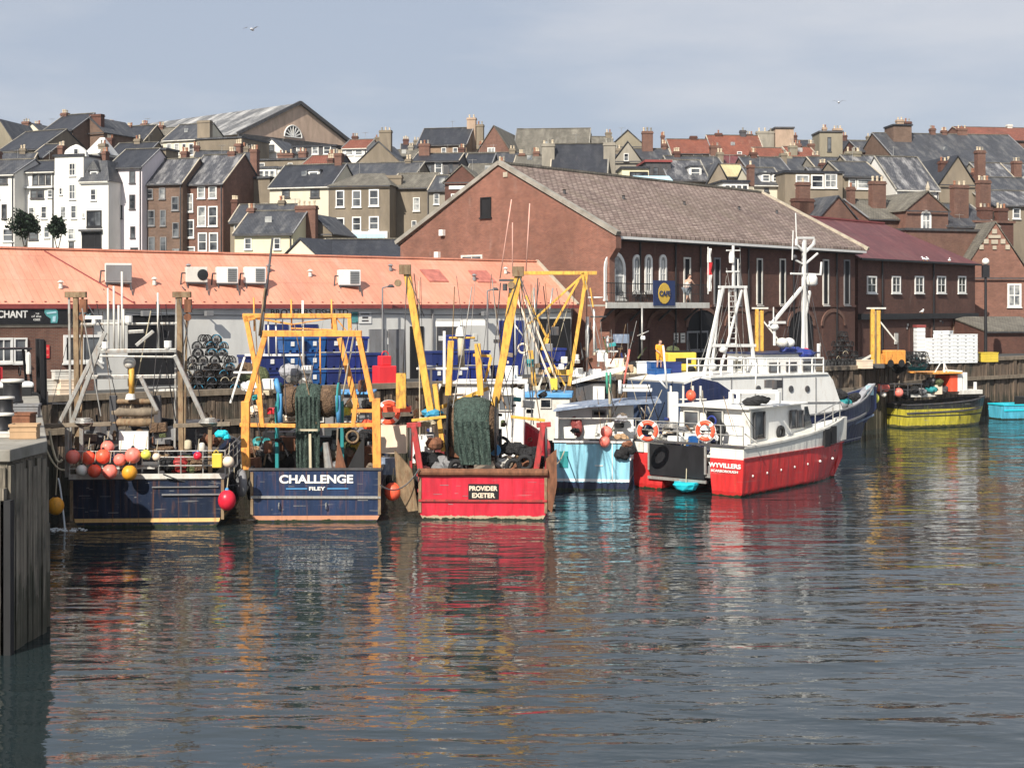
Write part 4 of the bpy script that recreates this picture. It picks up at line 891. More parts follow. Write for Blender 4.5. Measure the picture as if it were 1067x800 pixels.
house('yellow and black box dormer house just above the tile ridge', 648, 676, 176, 158, 2, 5, 'yellow_render', 'slate_dark', 'flat', 172, [(656, 675, 179, 193, dict(fr='black_paint', style='triple'))])
house('dark plum clad box extension above the tile ridge', 673, 699, 169, 162, 4, 6, 'dark_grey', 'maroon_trim', 'flat', 166, [(680, 686, 174, 184, D_)])
house('low outbuilding with a sloping pale blue roof', 668, 705, 195, 150, 4, 5, 'grey_render', 'pale_blue', 'lean', 184, name='outbuilding', cat='building')
t = house('brown house with a domed grey roof and slanted white window, mid hill', 697, 738, 188, 160, 6, 9, 'brown_render', 'slate_bleached', 'side', 168)
dormer(t, 718, 731, 174, 186, 1.0)
house('rusty brown gable wall right of the domed grey roof', 735, 762, 196, 160, 8, 9, 'brown_render', 'slate', 'gable', 170)
house('red pantiled house with black chimney on the skyline, left one of the red roofs', 700, 742, 160, 224, 4, 9, 'dark_brick', 'red_tile', 'side', 146, [(709, 713, 162, 167), (722, 732, 160, 166)], [(719, 726, 142, .5, 'dark_brick', 0), (689, 692, 141)])
t = house('largest red pantiled roof on the skyline with a black capped vent', 743, 797, 162, 226, 4, 10, 'sand_stone', 'red_tile', 'side', 142, [(768, 773, 158, 163)], [(745, 752, 139, .5, 'dark_brick', 1), (771, 777, 136, .5, 'dark_grey', 1), (788, 806, 137, .6, 'grey_render', 3)])
house('maroon slate roofed house in front of the red pantiles', 748, 784, 176, 186, 6, 8, 'dark_brick', 'maroon_sheet', 'side', 163, (), [(740, 750, 152, .5, 'red_brick', 2)])
house('house with a sloping cream sheet roof between red chimneys', 749, 778, 184, 166, 8, 6, 'grey_render', 'yellow_sheet', 'side', 172.5)
house('white house with a row of narrow black windows above the tile ridge', 753, 780, 190, 154, 8, 6, 'white_render', 'slate_dark', 'flat', 187, [(756+i*6, 760+i*6, 193.5, 202, D_) for i in range(4)], [(779, 785, 172, .2, 'red_brick', 1)])
t = house('cream house with a grey dormer floor beside the slim red chimney', 785, 817, 193, 160, 8, 8, 'cream_render', 'slate', 'side', 176, [(796, 801, 196, 200, D_)])
dormer(t, 793, 803, 181, 190, .5); dormer(t, 804, 814, 181, 190, .5)
house('tall square chimney tower block of weathered brick, left tower on the skyline', 808, 827, 134, 232, 2, 5, 'sand_stone', 'dark_grey', 'flat', 132, name='tower', cat='tower')
house('taller ruinous looking square stone tower with pots, right tower on the skyline', 854, 878, 138, 236, 2, 5, 'olive_render', 'dark_grey', 'flat', 136, [(862, 866, 143, 158, D_)], [(857, 861, 133, .3, 'sand_stone', 2), (868, 877, 134, .4, 'sand_stone', 3)], name='tower', cat='tower')
house('orange pantiled terrace in front of the left stone tower', 792, 822, 166, 200, 6, 8, 'white_render', 'red_tile', 'side', 155, [(800, 805, 168, 173)], [(787, 793, 160), (822, 830, 152, .5, 'olive_render', 2)])
house('ochre tiled house between the two skyline towers', 824, 852, 164, 204, 6, 8, 'olive_render', 'red_tile', 'side', 154, (), [(828, 834, 150), (842, 848, 150)])
house('slate roofed terrace below the skyline towers, pots on its ridge', 818, 858, 178, 190, 8, 8, 'grey_render', 'slate', 'side', 165, (), [(818, 824, 163, .5, 'olive_render', 3), (846, 853, 162)])
house('grey terrace with slate roof and white party walls under the right tower', 852, 888, 178, 186, 8, 8, 'grey_render', 'slate', 'side', 165, (), [(881, 896, 158, .5, 'olive_render', 3)])
house('brown rendered house with three big white framed upper windows', 818, 878, 180, 158, 10, 8, 'brown_render', 'slate_dark', 'flat', 177, [(829, 843, 182, 196), (845, 858, 182, 196), (859, 872, 181, 196, dict(style='quad')), (842, 850, 208, 222)])
house('brown house with a wide pale glazed strip right of the big white windows', 879, 918, 184, 162, 12, 8, 'brown_render', 'slate', 'side', 170, [(884, 892, 186.5, 197), (893, 908, 186.5, 197), (909, 917, 186.5, 197)])
house('terrace house with silvery bleached slate roof, right of the stone tower', 893, 940, 181, 170, 12, 9, 'brown_render', 'slate_bleached', 'side', 163.5, [(922, 926, 184, 194)], [(888, 896, 158, .5, 'olive_render', 2)])
house('house with a broad steep silver streaked slate roof and white wall strip', 934, 978, 198, 164, 14, 10, 'white_render', 'slate_bleached', 'side', 165, (), [(979, 990, 168, .4, 'dark_brick', 3), (1017, 1025, 157, .5, 'red_brick', 3)])
house('brown gable beyond the silver streaked roof', 979, 1016, 192, 168, 14, 8, 'brown_render', 'slate_dark', 'gable', 163, (), [(986, 996, 178, .2, 'red_brick', 3)])
house('enormous dark slate roofed hall along the right skyline', 938, 1085, 172, 222, 8, 22, 'brown_brick', 'slate', 'side', 141, (), [(969, 974, 134, .5), (981, 986, 136, .5), (997, 1007, 134, .5)], name='hall', cat='building')
house('rust coloured roof rising behind the enormous slate roof', 1018, 1095, 146, 262, 8, 20, 'red_brick', 'red_tile', 'side', 134, (), [(1049, 1054, 130, .5, 'old_white', 0)])
house('dark red roofed house left of the giant brick chimney tower', 896, 930, 158, 236, 8, 9, 'dark_brick', 'slate', 'side', 148, (), [(922, 928, 141)])
house('giant square brick chimney tower with cream patch at the right skyline', 931, 950, 131, 230, 6, 4, 'brown_brick', 'slate_dark', 'flat', 129, (), [(934, 941, 125, .4, 'sand_stone', 2), (942, 949, 127, .4, 'dark_brick', 2)], name='chimney_tower', cat='tower')
house('house with curled bleached slate roof above the far right terraces', 1027, 1058, 188, 190, 12, 8, 'grey_render', 'slate_bleached', 'side', 171, [(1032, 1037, 190, 198), (1048, 1053, 190, 198)], [(1055, 1063, 168)])
house('white walled slate house at the right picture edge', 1050, 1100, 184, 196, 12, 8, 'white_render', 'slate_bleached', 'side', 172, [(1060, 1065, 188, 198)])
house('lower slate terrace with dormer gables at the right picture edge', 1030, 1095, 214, 166, 14, 8, 'brown_render', 'slate_bleached', 'side', 200, [(1042, 1050, 217, 228), (1055, 1063, 217, 228)])
# ---- brick school-like complex at the right
t = house('red brick building with a tall gable and white arched window above the maroon roof', 944, 988, 219, 152, 20, 12, 'red_brick', 'lichen_tile', 'gable', 200,
      [(959.5, 970, 219, 241, dict(style='arch', fw=.22))], name='brick_building', cat='building')
MB().lathe((t.W/2, -.1, t.r+.1), [(.2, 0), (.25, .3), (.05, .9), (.12, 1.0)], n=8).build('finial', 'stone', t)
house('long brick range with grey tiles carrying the broad round topped chimney', 986, 1040, 236, 154, 20, 10, 'red_brick', 'slate', 'side', 214, [(1013, 1018, 240, 250)], [(992, 1007, 193, .2, 'red_brick', 3), (1019, 1030, 188, .6, 'red_brick', 4)], name='brick_building', cat='building')
house('low brick range with mossy tiles left of the arched window gable', 905, 946, 228, 152, 20, 9, 'red_brick', 'lichen_tile', 'side', 210, (), [(907, 921, 189, .3, 'red_brick', 3), (884, 889, 195, .4, 'red_brick', 1)], name='brick_building', cat='building')
house('pointed brick gable beside the round brick chimneys', 852, 894, 230, 150, 22, 9, 'red_brick', 'slate', 'gable', 205, (), [(826, 846, 207, .3, 'dark_brick', 0), (831, 842, 190, .3, 'red_brick', 1)], name='brick_building', cat='building')
house('long brick parapet wall with a dark coping above the maroon roof', 944, 1042, 240, 150, 20, 2, 'red_brick', 'dark_grey', 'flat', 238, name='parapet_wall', cat='wall')
house('ornate brick chimney range with stone tops right of the gable', 1016, 1056, 232, 156, 18, 3, 'dark_brick', 'red_brick', 'flat', 230, (), [(1020, 1032, 216, .4, 'dark_brick', 3), (1038, 1048, 217, .4, 'dark_brick', 3)], name='chimney_range', cat='wall')
t = house('red brick shaped gable building with stone scrollwork and a white window at the right edge', 1000, 1074, 289, 150, 4, 12, 'gable_brick', 'lichen_tile', 'gable', 232,
      [(1049.5, 1064, 295.5, 320, dict(style='quad', fw=.2))], name='brick_building', cat='building')
k = t.p(1036, 250, 0)
m = MB()
for dx, dz, w_, h_ in ((0, .9, .5, .5), (0, .35, 1.3, .35), (-.9, -.15, .5, .5), (.9, -.15, .5, .5), (0, -.2, .7, .45), (-1.4, -.75, .45, .5), (1.4, -.75, .45, .5), (0, -.8, .4, .4)): m.box(k.x+dx-w_/2, k.x+dx+w_/2, -.12, 0, k.z+dz-h_/2, k.z+dz+h_/2-.02)
m.build('scrollwork', 'stone', t)
house('low dark lean-to store with a grey tiled roof by the right edge', 1026, 1100, 345, 136, 14, 6, 'dark_brick', 'lichen_tile', 'lean', 331, name='lean_to', cat='building', zb=QZ)
# ---- roofs that fill the hillside between the named ones
fill = [('slate roofed brick terrace in the gap behind the hall', 365, 400, 160, 252, 'dark_brick', 'slate', 148), ('plain grey house low on the skyline left of the sandy chimney', 418, 440, 158, 262, 'grey_render', 'slate_dark', 151),
        ('brown roofed house peeping over the mossy olive roof', 588, 640, 156, 262, 'brown_render', 'lichen_tile', 143), ('brick house in the shadow of the red pantiles', 776, 812, 152, 262, 'brown_brick', 'slate', 146),
        ('dark roofed terrace filling the skyline between the two stone towers', 822, 858, 154, 268, 'dark_brick', 'slate_dark', 147), ('low dark terrace right of the right stone tower', 874, 912, 155, 268, 'dark_brick', 'slate_dark', 147),
        ('grey terrace behind the mid hill chimneys', 590, 650, 176, 186, 'grey_render', 'slate', 160), ('brown terrace below the maroon slate roof', 700, 756, 178, 182, 'brown_render', 'slate', 164),
        ('slate terrace tucked behind the cream dormer house', 780, 822, 178, 182, 'brown_brick', 'slate', 165), ('dark terrace tucked above the arched window gable', 940, 1000, 205, 176, 'brown_render', 'slate', 190),
        ('brick terrace with slate roof behind the far right dormers', 1010, 1080, 200, 180, 'brown_brick', 'slate', 186), ('grey backed terrace above the low white flat roof', 110, 150, 166, 196, 'brown_render', 'slate_dark', 150),
        ('brown terrace directly under the great pediment, left part', 200, 262, 172, 196, 'brown_brick', 'slate', 158), ('slate terrace rising behind the leftmost white house', -30, 30, 175, 184, 'brown_render', 'slate', 160),
        ('brick terrace between the black painted house and the mossy roof', 476, 540, 176, 208, 'brown_brick', 'slate', 160), ('grey terrace behind the taupe three bay house', 340, 432, 186, 182, 'brown_render', 'slate', 171),
        ('stone terrace stepping down behind the big white framed windows', 852, 912, 190, 176, 'grey_render', 'slate_bleached', 176), ('brown terrace behind the pale yellow cottage', 240, 300, 232, 156, 'brown_render', 'slate', 214)]
for i, (lab, a, b, ye, D, wl_, rf_, yr) in enumerate(fill):
    n = int((b-a)/11); ws_ = [(a+4+j*11, a+9+j*11, ye+2.5, ye+10) for j in range(n)]
    house(lab, a, b, ye, D, random.choice((-14, -6, 4)) if a < 600 else 8, 8, wl_, rf_, 'side', yr, ws_, [(a+2, a+8, yr-6, .5, 'dark_brick', 3), (b-9, b-3, yr-5, .5, 'brown_render', 2)])
# satellite dishes etc. belong to houses: small TV aerials on some roofs
# ---- trees on the promenade
def leafball(lab, px, py, D, rx, rz, ztrunk):
    c = at(px, py, D); T = Thing('clipped_tree', lab, 'tree', (c.x, c.y, ztrunk), 0, 'clipped trees before the white houses')
    h = c.z-ztrunk; MB().tube((0, 0, 0), (.05, 0, h*.6), .16, .11).bar((0, 0, h*.5), (.5, .1, h*.95), .08).bar((0, 0, h*.5), (-.5, -.1, h*.95), .08).build('trunk', 'bark', T)
    m = MB()
    for i in range(2000):
        v = Vector((random.gauss(0, 1), random.gauss(0, 1), random.gauss(0, 1))).normalized()*(random.random()**.35)*(1+.12*math.sin(i*.7))
        lump = 1+.22*math.sin(v.x*5+v.z*4)+.12*math.sin(v.z*9+v.y*6); q = Vector((v.x*rx*lump, v.y*rx*lump, v.z*rz*lump + h)); s = random.uniform(.10, .22)
        a = Vector((random.uniform(-1, 1), random.uniform(-1, 1), random.uniform(-1, 1))).normalized()*s; b = a.cross(Vector((random.uniform(-1, 1), .3, 1))).normalized()*s*.7
        m.add([q-a, q+b, q+a, q-b], [(0, 1, 2, 3)])
    m.build('crown', MATS['leaf'], T)
plain('leaf', (.028, .05, .026), .8, var=.5, scale=3, streak=False)
leafball('wide round clipped dark tree before the white terrace', 26, 233, 150, 1.5, 1.25, 12)
leafball('narrower clipped dark tree right of the wide round one', 60, 236, 150, .85, 1.0, 12)
# ================================================================ boats
hullpaint('hull_navy_worn', (.011, .020, .045), boot=(.13, .09, .055), zb=.10, stripe=(.80, .50, .20), zs=(.20, .36), rfac=.35)
hullpaint('hull_navy', (.016, .033, .085), boot=(.07, .045, .03), zb=.06, stripe=(.55, .26, .15), zs=(.08, .26), rfac=.3)
hullpaint('hull_red', (.60, .022, .045), boot=(.42, .33, .22), zb=.20, rfac=.22, rust=(.25, .02, .02))
hullpaint('hull_sky', (.27, .58, .71), boot=(.012, .02, .05), zb=.42, stripe=(.8, .82, .8), zs=(.42, .55), rfac=.12)
hullpaint('hull_red_white', (.62, .035, .035), boot=(.42, .02, .02), zb=.25, top=(.74, .73, .66), zt=1.78, rfac=.16)
hullpaint('hull_dark_blue', (.016, .026, .085), boot=(.02, .03, .07), zb=.1, stripe=(.5, .5, .52), zs=(.22, .28), rfac=.12)
hullpaint('hull_yellow', (.55, .47, .05), boot=(.10, .09, .04), zb=.25, stripe=(.05, .05, .03), zs=(.85, .97), rfac=.8, rust=(.09, .10, .04), top=(.03, .03, .03), zt=1.42)
hullpaint('hull_cyan', (.09, .46, .62), boot=(.05, .12, .14), zb=.12, rfac=.15)
hullpaint('hull_black', (.016, .017, .02), boot=(.02, .02, .02), zb=.2, rfac=.3)
hullpaint('hull_white', (.74, .74, .72), boot=(.06, .06, .08), zb=.3, rfac=.2)

def hull(T, B, L, z0, z1, mt, full=.5, tuck=.90, deck=.85, rail='dark_grey', bulge=1.0, power=2.2, bowp=2, transom_in=0, rw=.12):
    """stern at local y = 0, bow at y = L; z0/z1 rail height at stern and bow"""
    nS = 18; rings = []
    def hb(t):
        k = max(0, (t-full)/(1-full)); return B/2*(1-k**power)*(1 if t > .02 else bulge)
    def sz(t): return z0 + (z1-z0)*t**bowp
    for i in range(nS+1):
        t = i/nS; b = max(.03, hb(t)); z = sz(t); y = L*t; rake = lambda h: y - (0 if t < .6 else (t-.6)/.4*.12*L*(1-max(0, h)/z1)*.6)
        fl = tuck - .32*max(0, (t-.5)/.5)
        pts = [(b*fl*.55, -.8), (b*fl*.93, -.1), (b*fl, .25), (b*(fl+1)/2+.0, z*.55), (b, z)]
        ring = [(-x, rake(h), h) for x, h in reversed(pts)] + [(x, rake(h), h) for x, h in pts]
        rings.append(ring)
    m = MB(); n = 10
    for r in rings: m.v += r
    for i in range(nS):
        for j in range(n-1): m.f.append((i*n+j, (i+1)*n+j, (i+1)*n+j+1, i*n+j+1))
    m.f.append(tuple(range(n)))
    # inner faces of the bulwark
    th = .09; o = len(m.v)
    for i in range(nS+1):
        t = i/nS; b = max(.02, hb(t)-th); y = max(th, min(L-.25, L*t)); z = sz(t); zd = max(.3, z-deck)
        m.v += [(-b, y, z), (-b*.98, y, zd), (b*.98, y, zd), (b, y, z)]
    for i in range(nS):
        a = o+i*4; c = a+4
        m.f += [(a, a+1, c+1, c), (a+2, a+3, c+3, c+2)]
    m.f += [(o, o+3, o+2, o+1)]
    for i in range(nS):
        a = i*n; c = (i+1)*n; e = o+i*4; g = e+4
        m.f += [(a, e, g, c), (a+9, c+9, g+3, e+3)]
    m.f.append((0, 9, o+3, o))
    H = m.build('hull', mt, T, smooth=False)
    d = MB()
    for i in range(nS+1):
        a = o+i*4; q = m.v[a+1]; p_ = m.v[a+2]; d.v += [(q[0], q[1], q[2]+.02), (p_[0], p_[1], p_[2]+.02)]
    for i in range(nS): d.f.append((i*2, i*2+1, i*2+3, i*2+2))
    d.build('deck', 'deck_wood', T)
    r = MB()
    for sx in (-1, 1):
        for i in range(nS):
            t, u = i/nS, (i+1)/nS
            r.bar((sx*max(.03, hb(t)), L*t, sz(t)+.03), (sx*max(.03, hb(u)), L*u, sz(u)+.03), rw, .09)
    r.bar((-hb(.03), .0, z0+.03), (hb(.03), .0, z0+.03), rw, .09)
    r.build('gunwale', rail, T)
    for sx in (-1, 1):
        g = MB()
        for i in range(nS-2):
            t, u = i/nS, (i+1)/nS; f1 = 1-(1-tuck)*.35
            g.bar((sx*hb(t)*f1, L*t, sz(t)*.66), (sx*hb(u)*f1, L*u, sz(u)*.66), .1, .12)
        g.build('rubbing_strake', rail, T)
    T.hb, T.sz, T.L, T.B = hb, sz, L, B
    return H
def boat(lab, px, py, yaw, cat='fishing boat', name='fishing_boat', D=None):
    D = D or CZ*F/(py-HY); c = at(px, HY, D); return Thing(name, lab, cat, (c.x, c.y, 0), yaw)
def PT(T, pts, r, mt, name, d=None, n=6, par=None):
    """bent pipe through photo points at local depth d, or (px, py, depth)"""
    q = [T.p(a[0], a[1], a[2] if len(a) > 2 else d) for a in pts]
    return MB().path(q, r, n).build(name, mt, par or T, True)
def PBar(T, a, b, w_, mt, name, d=None, h=None, par=None):
    A = T.p(a[0], a[1], a[2] if len(a) > 2 else d); B = T.p(b[0], b[1], b[2] if len(b) > 2 else d)
    return MB().bar(A, B, w_, h).build(name, mt, par or T, bevel=.015)
def rails(T, x0, x1, y, zs, posts, mt='galvanised', r=.025, z0=0, name='guard_rail'):
    m = MB()
    for z in zs: m.tube((x0, y, z), (x1, y, z), r, n=5)
    for i in range(posts+1): x = x0+(x1-x0)*i/posts; m.tube((x, y, z0), (x, y, zs[-1]), r*1.15, n=5)
    return m.build(name, mt, T)
def cabin(T, x0, x1, y0, y1, z0, z1, mt='white_paint', name='wheelhouse', roof='white_paint', over=.2, aft=(), rake=.0, right=(), taper=.0, thick=.1):
    m = MB().add([(x0, y0, z0), (x1, y0, z0), (x1, y1, z0), (x0, y1, z0), (x0+taper, y0+taper, z1), (x1-taper, y0+taper, z1), (x1-taper, y1-rake, z1), (x0+taper, y1-rake, z1)],
                 [(0, 3, 2, 1), (4, 5, 6, 7), (0, 1, 5, 4), (1, 2, 6, 5), (2, 3, 7, 6), (3, 0, 4, 7)])
    C = m.build(name, mt, T)
    MB().box(x0-over+taper, x1+over-taper, y0-over, y1-rake+over, z1+.002, z1+thick).build('roof', roof, C, bevel=.03)
    for (a, b, c, d) in aft: window(C, a, b, c, d, y0-.003, fr='old_white', fw=.05, style='plain', sill=False)
    for (a, b, c, d) in right:
        f = window(C, 0, b-a, 0, d-c, 0, fr='dark_grey', fw=.05, style='plain', sill=False)
        Mx = Matrix.Translation((x1+.004, a, c)) @ Matrix.Rotation(R(90), 4, 'Z')
        for ob in [f] + kids(f): ob.data.transform(Mx)
    return C
def ball(lab, px, py, D, r, mt, grp=None, sz=1.0, rope=True, par_z=None):
    l = at(px, py, D); t = Thing('fender', lab, 'buoy', (l.x, l.y, l.z-r*sz), 0, grp)
    MB().sphere((0, 0, r*sz), r, sz, 16, 10).build('ball', mt, t, True)
    MB().lathe((0, 0, r*sz*1.93), [(r*.24, 0), (r*.2, r*.2), (r*.1, r*.3)], n=8).build('eye', 'blue_paint' if mt == 'buoy_red' else 'black_rubber', t)
    if rope: MB().tube((0, 0, r*sz*2.1), (.05, .05, r*sz*2.1+.5), .015, n=5).build('rope', 'pale_rope', t)
    return t
def hangball(lab, px, py, top, D, r, mt, grp=None, sz=1.0):
    t = ball(lab, px, py, D, r, mt, grp, sz, False); a = at(px, top, D)
    MB().tube((0, 0, r*sz*2.1), (.03, .25, a.z-t.loc.z), .02, n=5).build('rope', 'pale_rope', t); return t
def lifebuoy(lab, px, py, D, r, yaw=0):
    l = at(px, py, D); t = Thing('lifebuoy', lab, 'lifebuoy', l, yaw, 'orange lifebuoys on the rails')
    MB().torus((0, 0, 0), r, r*.27, 'y', 24, 8).build('ring', 'buoy_orange', t, True)
    for k in range(4): MB().torus((0, 0, 0), r, r*.29, 'y', 2, 8, 35+k*90, 52+k*90).build('reflective_band', 'white_paint', t)
    m = MB().torus((0, 0, 0), r*1.33, .015, 'y', 20, 4); m.build('grab_line', 'white_paint', t)
def netdrum(T, px, py, d, hw, R0, flange, net, side, hang=None, nm='net_drum', gw=.42):
    c = T.p(px, py, d); G = MB().lathe((c.x-hw, c.y, c.z), [(R0*.3, 0), (R0*.3, 2*hw)], 'x', 14).build(nm, 'dark_grey', T)
    for sx in (-1, 1):
        MB().lathe((c.x+sx*hw-.04, c.y, c.z), [(R0, 0), (R0*1.02, .04), (R0, .08)], 'x', 26).build('flange', flange, G)
        MB().bar((c.x+sx*(hw+.15), c.y, c.z), (c.x+sx*(hw+.15), c.y+.2, .9), .14, .3).build('stand', flange, G)
    m = MB(); m.lathe((c.x-hw*.95, c.y, c.z), [(R0*.7, 0), (R0*.82, hw*.3), (R0*.78, hw*.6)], 'x', 18).jit(.03).build('coiled_net', side, G, True); m = MB()
    m.lathe((c.x+hw*.35, c.y, c.z), [(R0*.8, 0), (R0*.86, hw*.3), (R0*.7, hw*.6)], 'x', 18); m.jit(.03); m.build('coiled_net', side, G, True)
    m = MB().lathe((c.x-hw*gw, c.y, c.z), [(R0*.84, 0), (R0*.98, hw*gw*.4), (R0*.96, hw*gw*1.5), (R0*.86, hw*gw*2)], 'x', 20).jit(.03); m.build('green_coil', net, G, True)
    if hang:
        xa, xb, yb = hang; a = T.p(xa, yb, d-R0*.95); b = T.p(xb, yb, d-R0*.95); m = MB(); n, k = 18, 16
        for j in range(k+1):
            f = j/k; w0, w1 = -hw*gw+c.x, hw*gw+c.x; l = w0+(a.x-w0)*f; r_ = w1+(b.x-w1)*f; z = c.z+R0*.3+(a.z-c.z-R0*.3)*f
            for i in range(n+1): m.v.append((l+(r_-l)*i/n, c.y-R0*.97-.07*math.sin(i*1.9+.5*math.sin(j*.6))-.05*random.random(), z))
        for j in range(k):
            for i in range(n): m.f.append((j*(n+1)+i, j*(n+1)+i+1, (j+1)*(n+1)+i+1, (j+1)*(n+1)+i))
        o = len(m.v); m.v += [(v[0], v[1]+.18, v[2]) for v in m.v[:o]]; m.f += [tuple(o+i for i in reversed(f)) for f in m.f[:]]
        m.build('hanging_net', net, G)
    return G
def heap(T, x, y, z, rx, ry, rz, mt, nm='net_heap', k=7):
    m = MB()
    for i in range(k): m.sphere((x+random.uniform(-rx, rx)*.6, y+random.uniform(-ry, ry)*.6, z+random.uniform(0, rz*.4)), random.uniform(.45, .8)*min(rx, ry*2), rz/min(rx, ry*2)*.8, 9, 6)
    return m.jit(.05).build(nm, mt, T)
def coil(T, x, y, z, r, mt, nm='rope_coil'):
    m = MB()
    for i in range(4): m.torus((x+random.uniform(-.03, .03), y, z+i*.05), r*(1-.1*i), .03, 'z', 14, 5)
    return m.build(nm, mt, T)

# ---------------------------------------------------------------- A: dark navy trawler by the pier
A = boat('worn navy stern trawler with rusty goalpost gantry and a yellow rubbing band, nearest the pier', 153.5, 549, 3)
hull(A, 6.3, 11.5, 1.95, 3.3, 'hull_navy_worn', .5, .93, .9, 'dark_grey')
wz = A.p(150, 493, 0).z
hw = 3.15
m = MB().bar((-hw, -.03, 2.08), (hw, -.03, 2.08), .12, .2).bar((-hw, .0, 2.42), (.3, 0, 2.42), .07); m.build('stern_rail_base', 'old_white', A)
rails(A, -hw, hw, .05, (2.5, 2.85, 3.1), 7, z0=2.1)
for sx in (-1, 1):
    m = MB()
    for z in (2.5, 2.85, 3.1): m.tube((sx*hw, .05, z), (sx*hw, 5, z+.2), .025, n=5)
    for k in range(5): m.tube((sx*hw, .05+k*1.2, 2), (sx*hw, .05+k*1.2, 3.15), .03, n=5)
    m.build('guard_rail', 'galvanised', A)
MB().box(.6, 3.0, -.1, -.02, 1.30, 1.36).box(.2, 2.9, -.09, -.02, 1.62, 1.66).build('chafing_strip', 'mid_grey', A)
gd = 1.2
for px, hx in ((79, (68, 90)), (187, (180, 199))):
    PBar(A, (px+2, 470), (px, 309), .21, 'rusty_steel', 'gantry_post', gd, .2)
    PBar(A, (hx[0], 307), (hx[1], 307), .28, 'rusty_steel', 'gantry_head', gd, .25)
    PBar(A, (hx[0]+4, 309), (px-5, 470), .09, 'galvanised', 'gantry_stay', gd); PBar(A, (hx[1]-4, 309), (px+5, 470), .09, 'rusty_steel', 'gantry_stay', gd)
    q = A.p(hx[1]-3, 318, gd); MB().box(q.x-.14, q.x+.14, q.y-.14, q.y+.14, q.z-.3, q.z+.25).lathe((q.x, q.y-.16, q.z-.5), [(.16, 0), (.16, .06)], 'y', 10).build('hanging_block', 'rust', A)
for y, a, b, r in ((338, 84, 186, .05), (393, 86, 184, .08), (407, 160, 184, .05)): PBar(A, (a, y), (b, y-1), r*2, 'galvanised' if y != 407 else 'old_white', 'cross_tube', gd)
sd_ = .5
for p0, p1, w_ in (((104, 362), (75, 441), .17), ((110, 346), (62, 441), .16), ((182, 370), (214, 440), .17), ((104, 366), (184, 365), .16), ((104, 371), (184, 372), .08), ((160, 345), (142, 360), .14), ((134, 346), (150, 345), .14), ((146, 392), (164, 428), .16), ((100, 376), (108, 384), .1)):
    PBar(A, p0, p1, w_, 'galvanised', 'a_frame', sd_)
for px, y0, y1 in ((113, 365, 300), (119, 365, 298), (124, 365, 318), (127.5, 365, 283), (129, 365, 322), (165, 366, 305)): PT(A, [(px, y0), (px-.5, y1)], .045, 'old_white', 'whip_aerial', sd_)
for px, py in ((110, 360), (175, 359), (134, 333)):
    q = A.p(px, py, sd_); MB().lathe((q.x, q.y, q.z-.18), [(.12, 0), (.16, .08), (.16, .34)], n=10).build('deck_light', 'white_paint', A)
q = A.p(98, 331, sd_); MB().box(q.x-.35, q.x+.35, q.y-.1, q.y+.1, q.z-.06, q.z+.08).tube((q.x, q.y, q.z-.25), (q.x, q.y, q.z), .1).build('radar', 'white_paint', A)
q = A.p(135, 378, 1.0); MB().sphere((q.x, q.y, q.z), .26).build('radome', 'old_white', A, True)
PT(A, [(137, 382, 1.0), (137, 410, 1.0)], .12, 'yellow_steel', 'mast_post'); q = A.p(136, 413, 1.0); MB().lathe((q.x, q.y, q.z-.12), [(.22, 0), (.18, .2), (.05, .26)]).build('mast_foot', 'white_paint', A)
for a, b in ((47, 116), (181, 240)):
    PBar(A, (a, 443.5), (b, 441.5), .26, 'timber', 'side_beam', .3, .16)
    q = A.p((a+b)/2+6, 440, .3); coil(A, q.x, q.y, q.z, .38, 'galvanised', 'wire_coil')
for px in (70, 219, 85): PBar(A, (px, 444), (px, 497), .16, 'galvanised' if px != 219 else 'rusty_steel', 'side_post', .3)
cabin(A, -1.6, 1.7, 4.5, 7.8, 1.2, 3.7, 'dark_grey', 'deckhouse', 'dark_grey', .1)
for px in (118, 164): PBar(A, (px, 412), (px+1, 452), .28, 'dark_grey', 'winch_bracket', 1.3, .3)
q = A.p(141, 429.5, 1.3)
for dz, mt, r in ((0, 'timber', .17), (-.42, 'rusty_steel', .15), (.45, 'rusty_steel', .10)): MB().lathe((q.x-.95, q.y, q.z+dz), [(r, 0), (r*1.15, .3), (r, .6), (r*1.2, 1.2), (r, 1.9)], 'x', 12).build('winch_drum', mt, A, True)
q = A.p(141, 458, 1.0); MB().box(q.x-.65, q.x+.55, q.y-.1, q.y+.1, q.z-.4, q.z+.35).build('white_hatch_board', 'white_paint', A)
q = A.p(172, 446, 1.4); MB().box(-1.6, -.9, 1.4, 2.2, 1.2, 2.9).box(.8, 1.5, 1.4, 2.2, 1.2, 2.8).lathe((-.5, 1.8, 2.4), [(.3, 0), (.3, .9)], 'x').build('winch_body', 'dark_grey', A)
for (px, py) in ((104, 447), (170, 452), (180, 448), (120, 452), (97, 452)): q = A.p(px, py, 1.6); MB().box(q.x-.35, q.x+.35, q.y-.3, q.y+.3, q.z-.4, q.z+.15).build('deck_gear', random.choice(['black_rubber', 'dark_grey', 'mid_grey']), A)
for px, mt in ((188, 'red_steel'), (195, 'olive_net'), (180, 'black_net'), (214, 'black_net'), (205, 'brown_net')): q = A.p(px, 474, .9); heap(A, q.x, q.y, q.z-.5, .5, .4, .5, mt)
for a, b in (((187, 312), (213, 436)), ((200, 318), (189, 372)), ((92, 318), (110, 348)), ((160, 420), (176, 345))): PT(A, [a+(1.1,), b+(1.0,)], .02, 'dark_grey', 'wire')
t = A.p(231, 452, 0); w_ = A.w((t.x, 0, t.z)); T_ = Thing('cloth_bundle', 'turquoise cloth bundle on the rail corner of the worn navy trawler', 'cloth', w_); MB().sphere((0, 0, 0), .3, .55, 10, 6).sphere((.18, 0, -.12), .2, .6, 8, 5).jit(.03).build('cloth', 'cyan_plastic', T_)
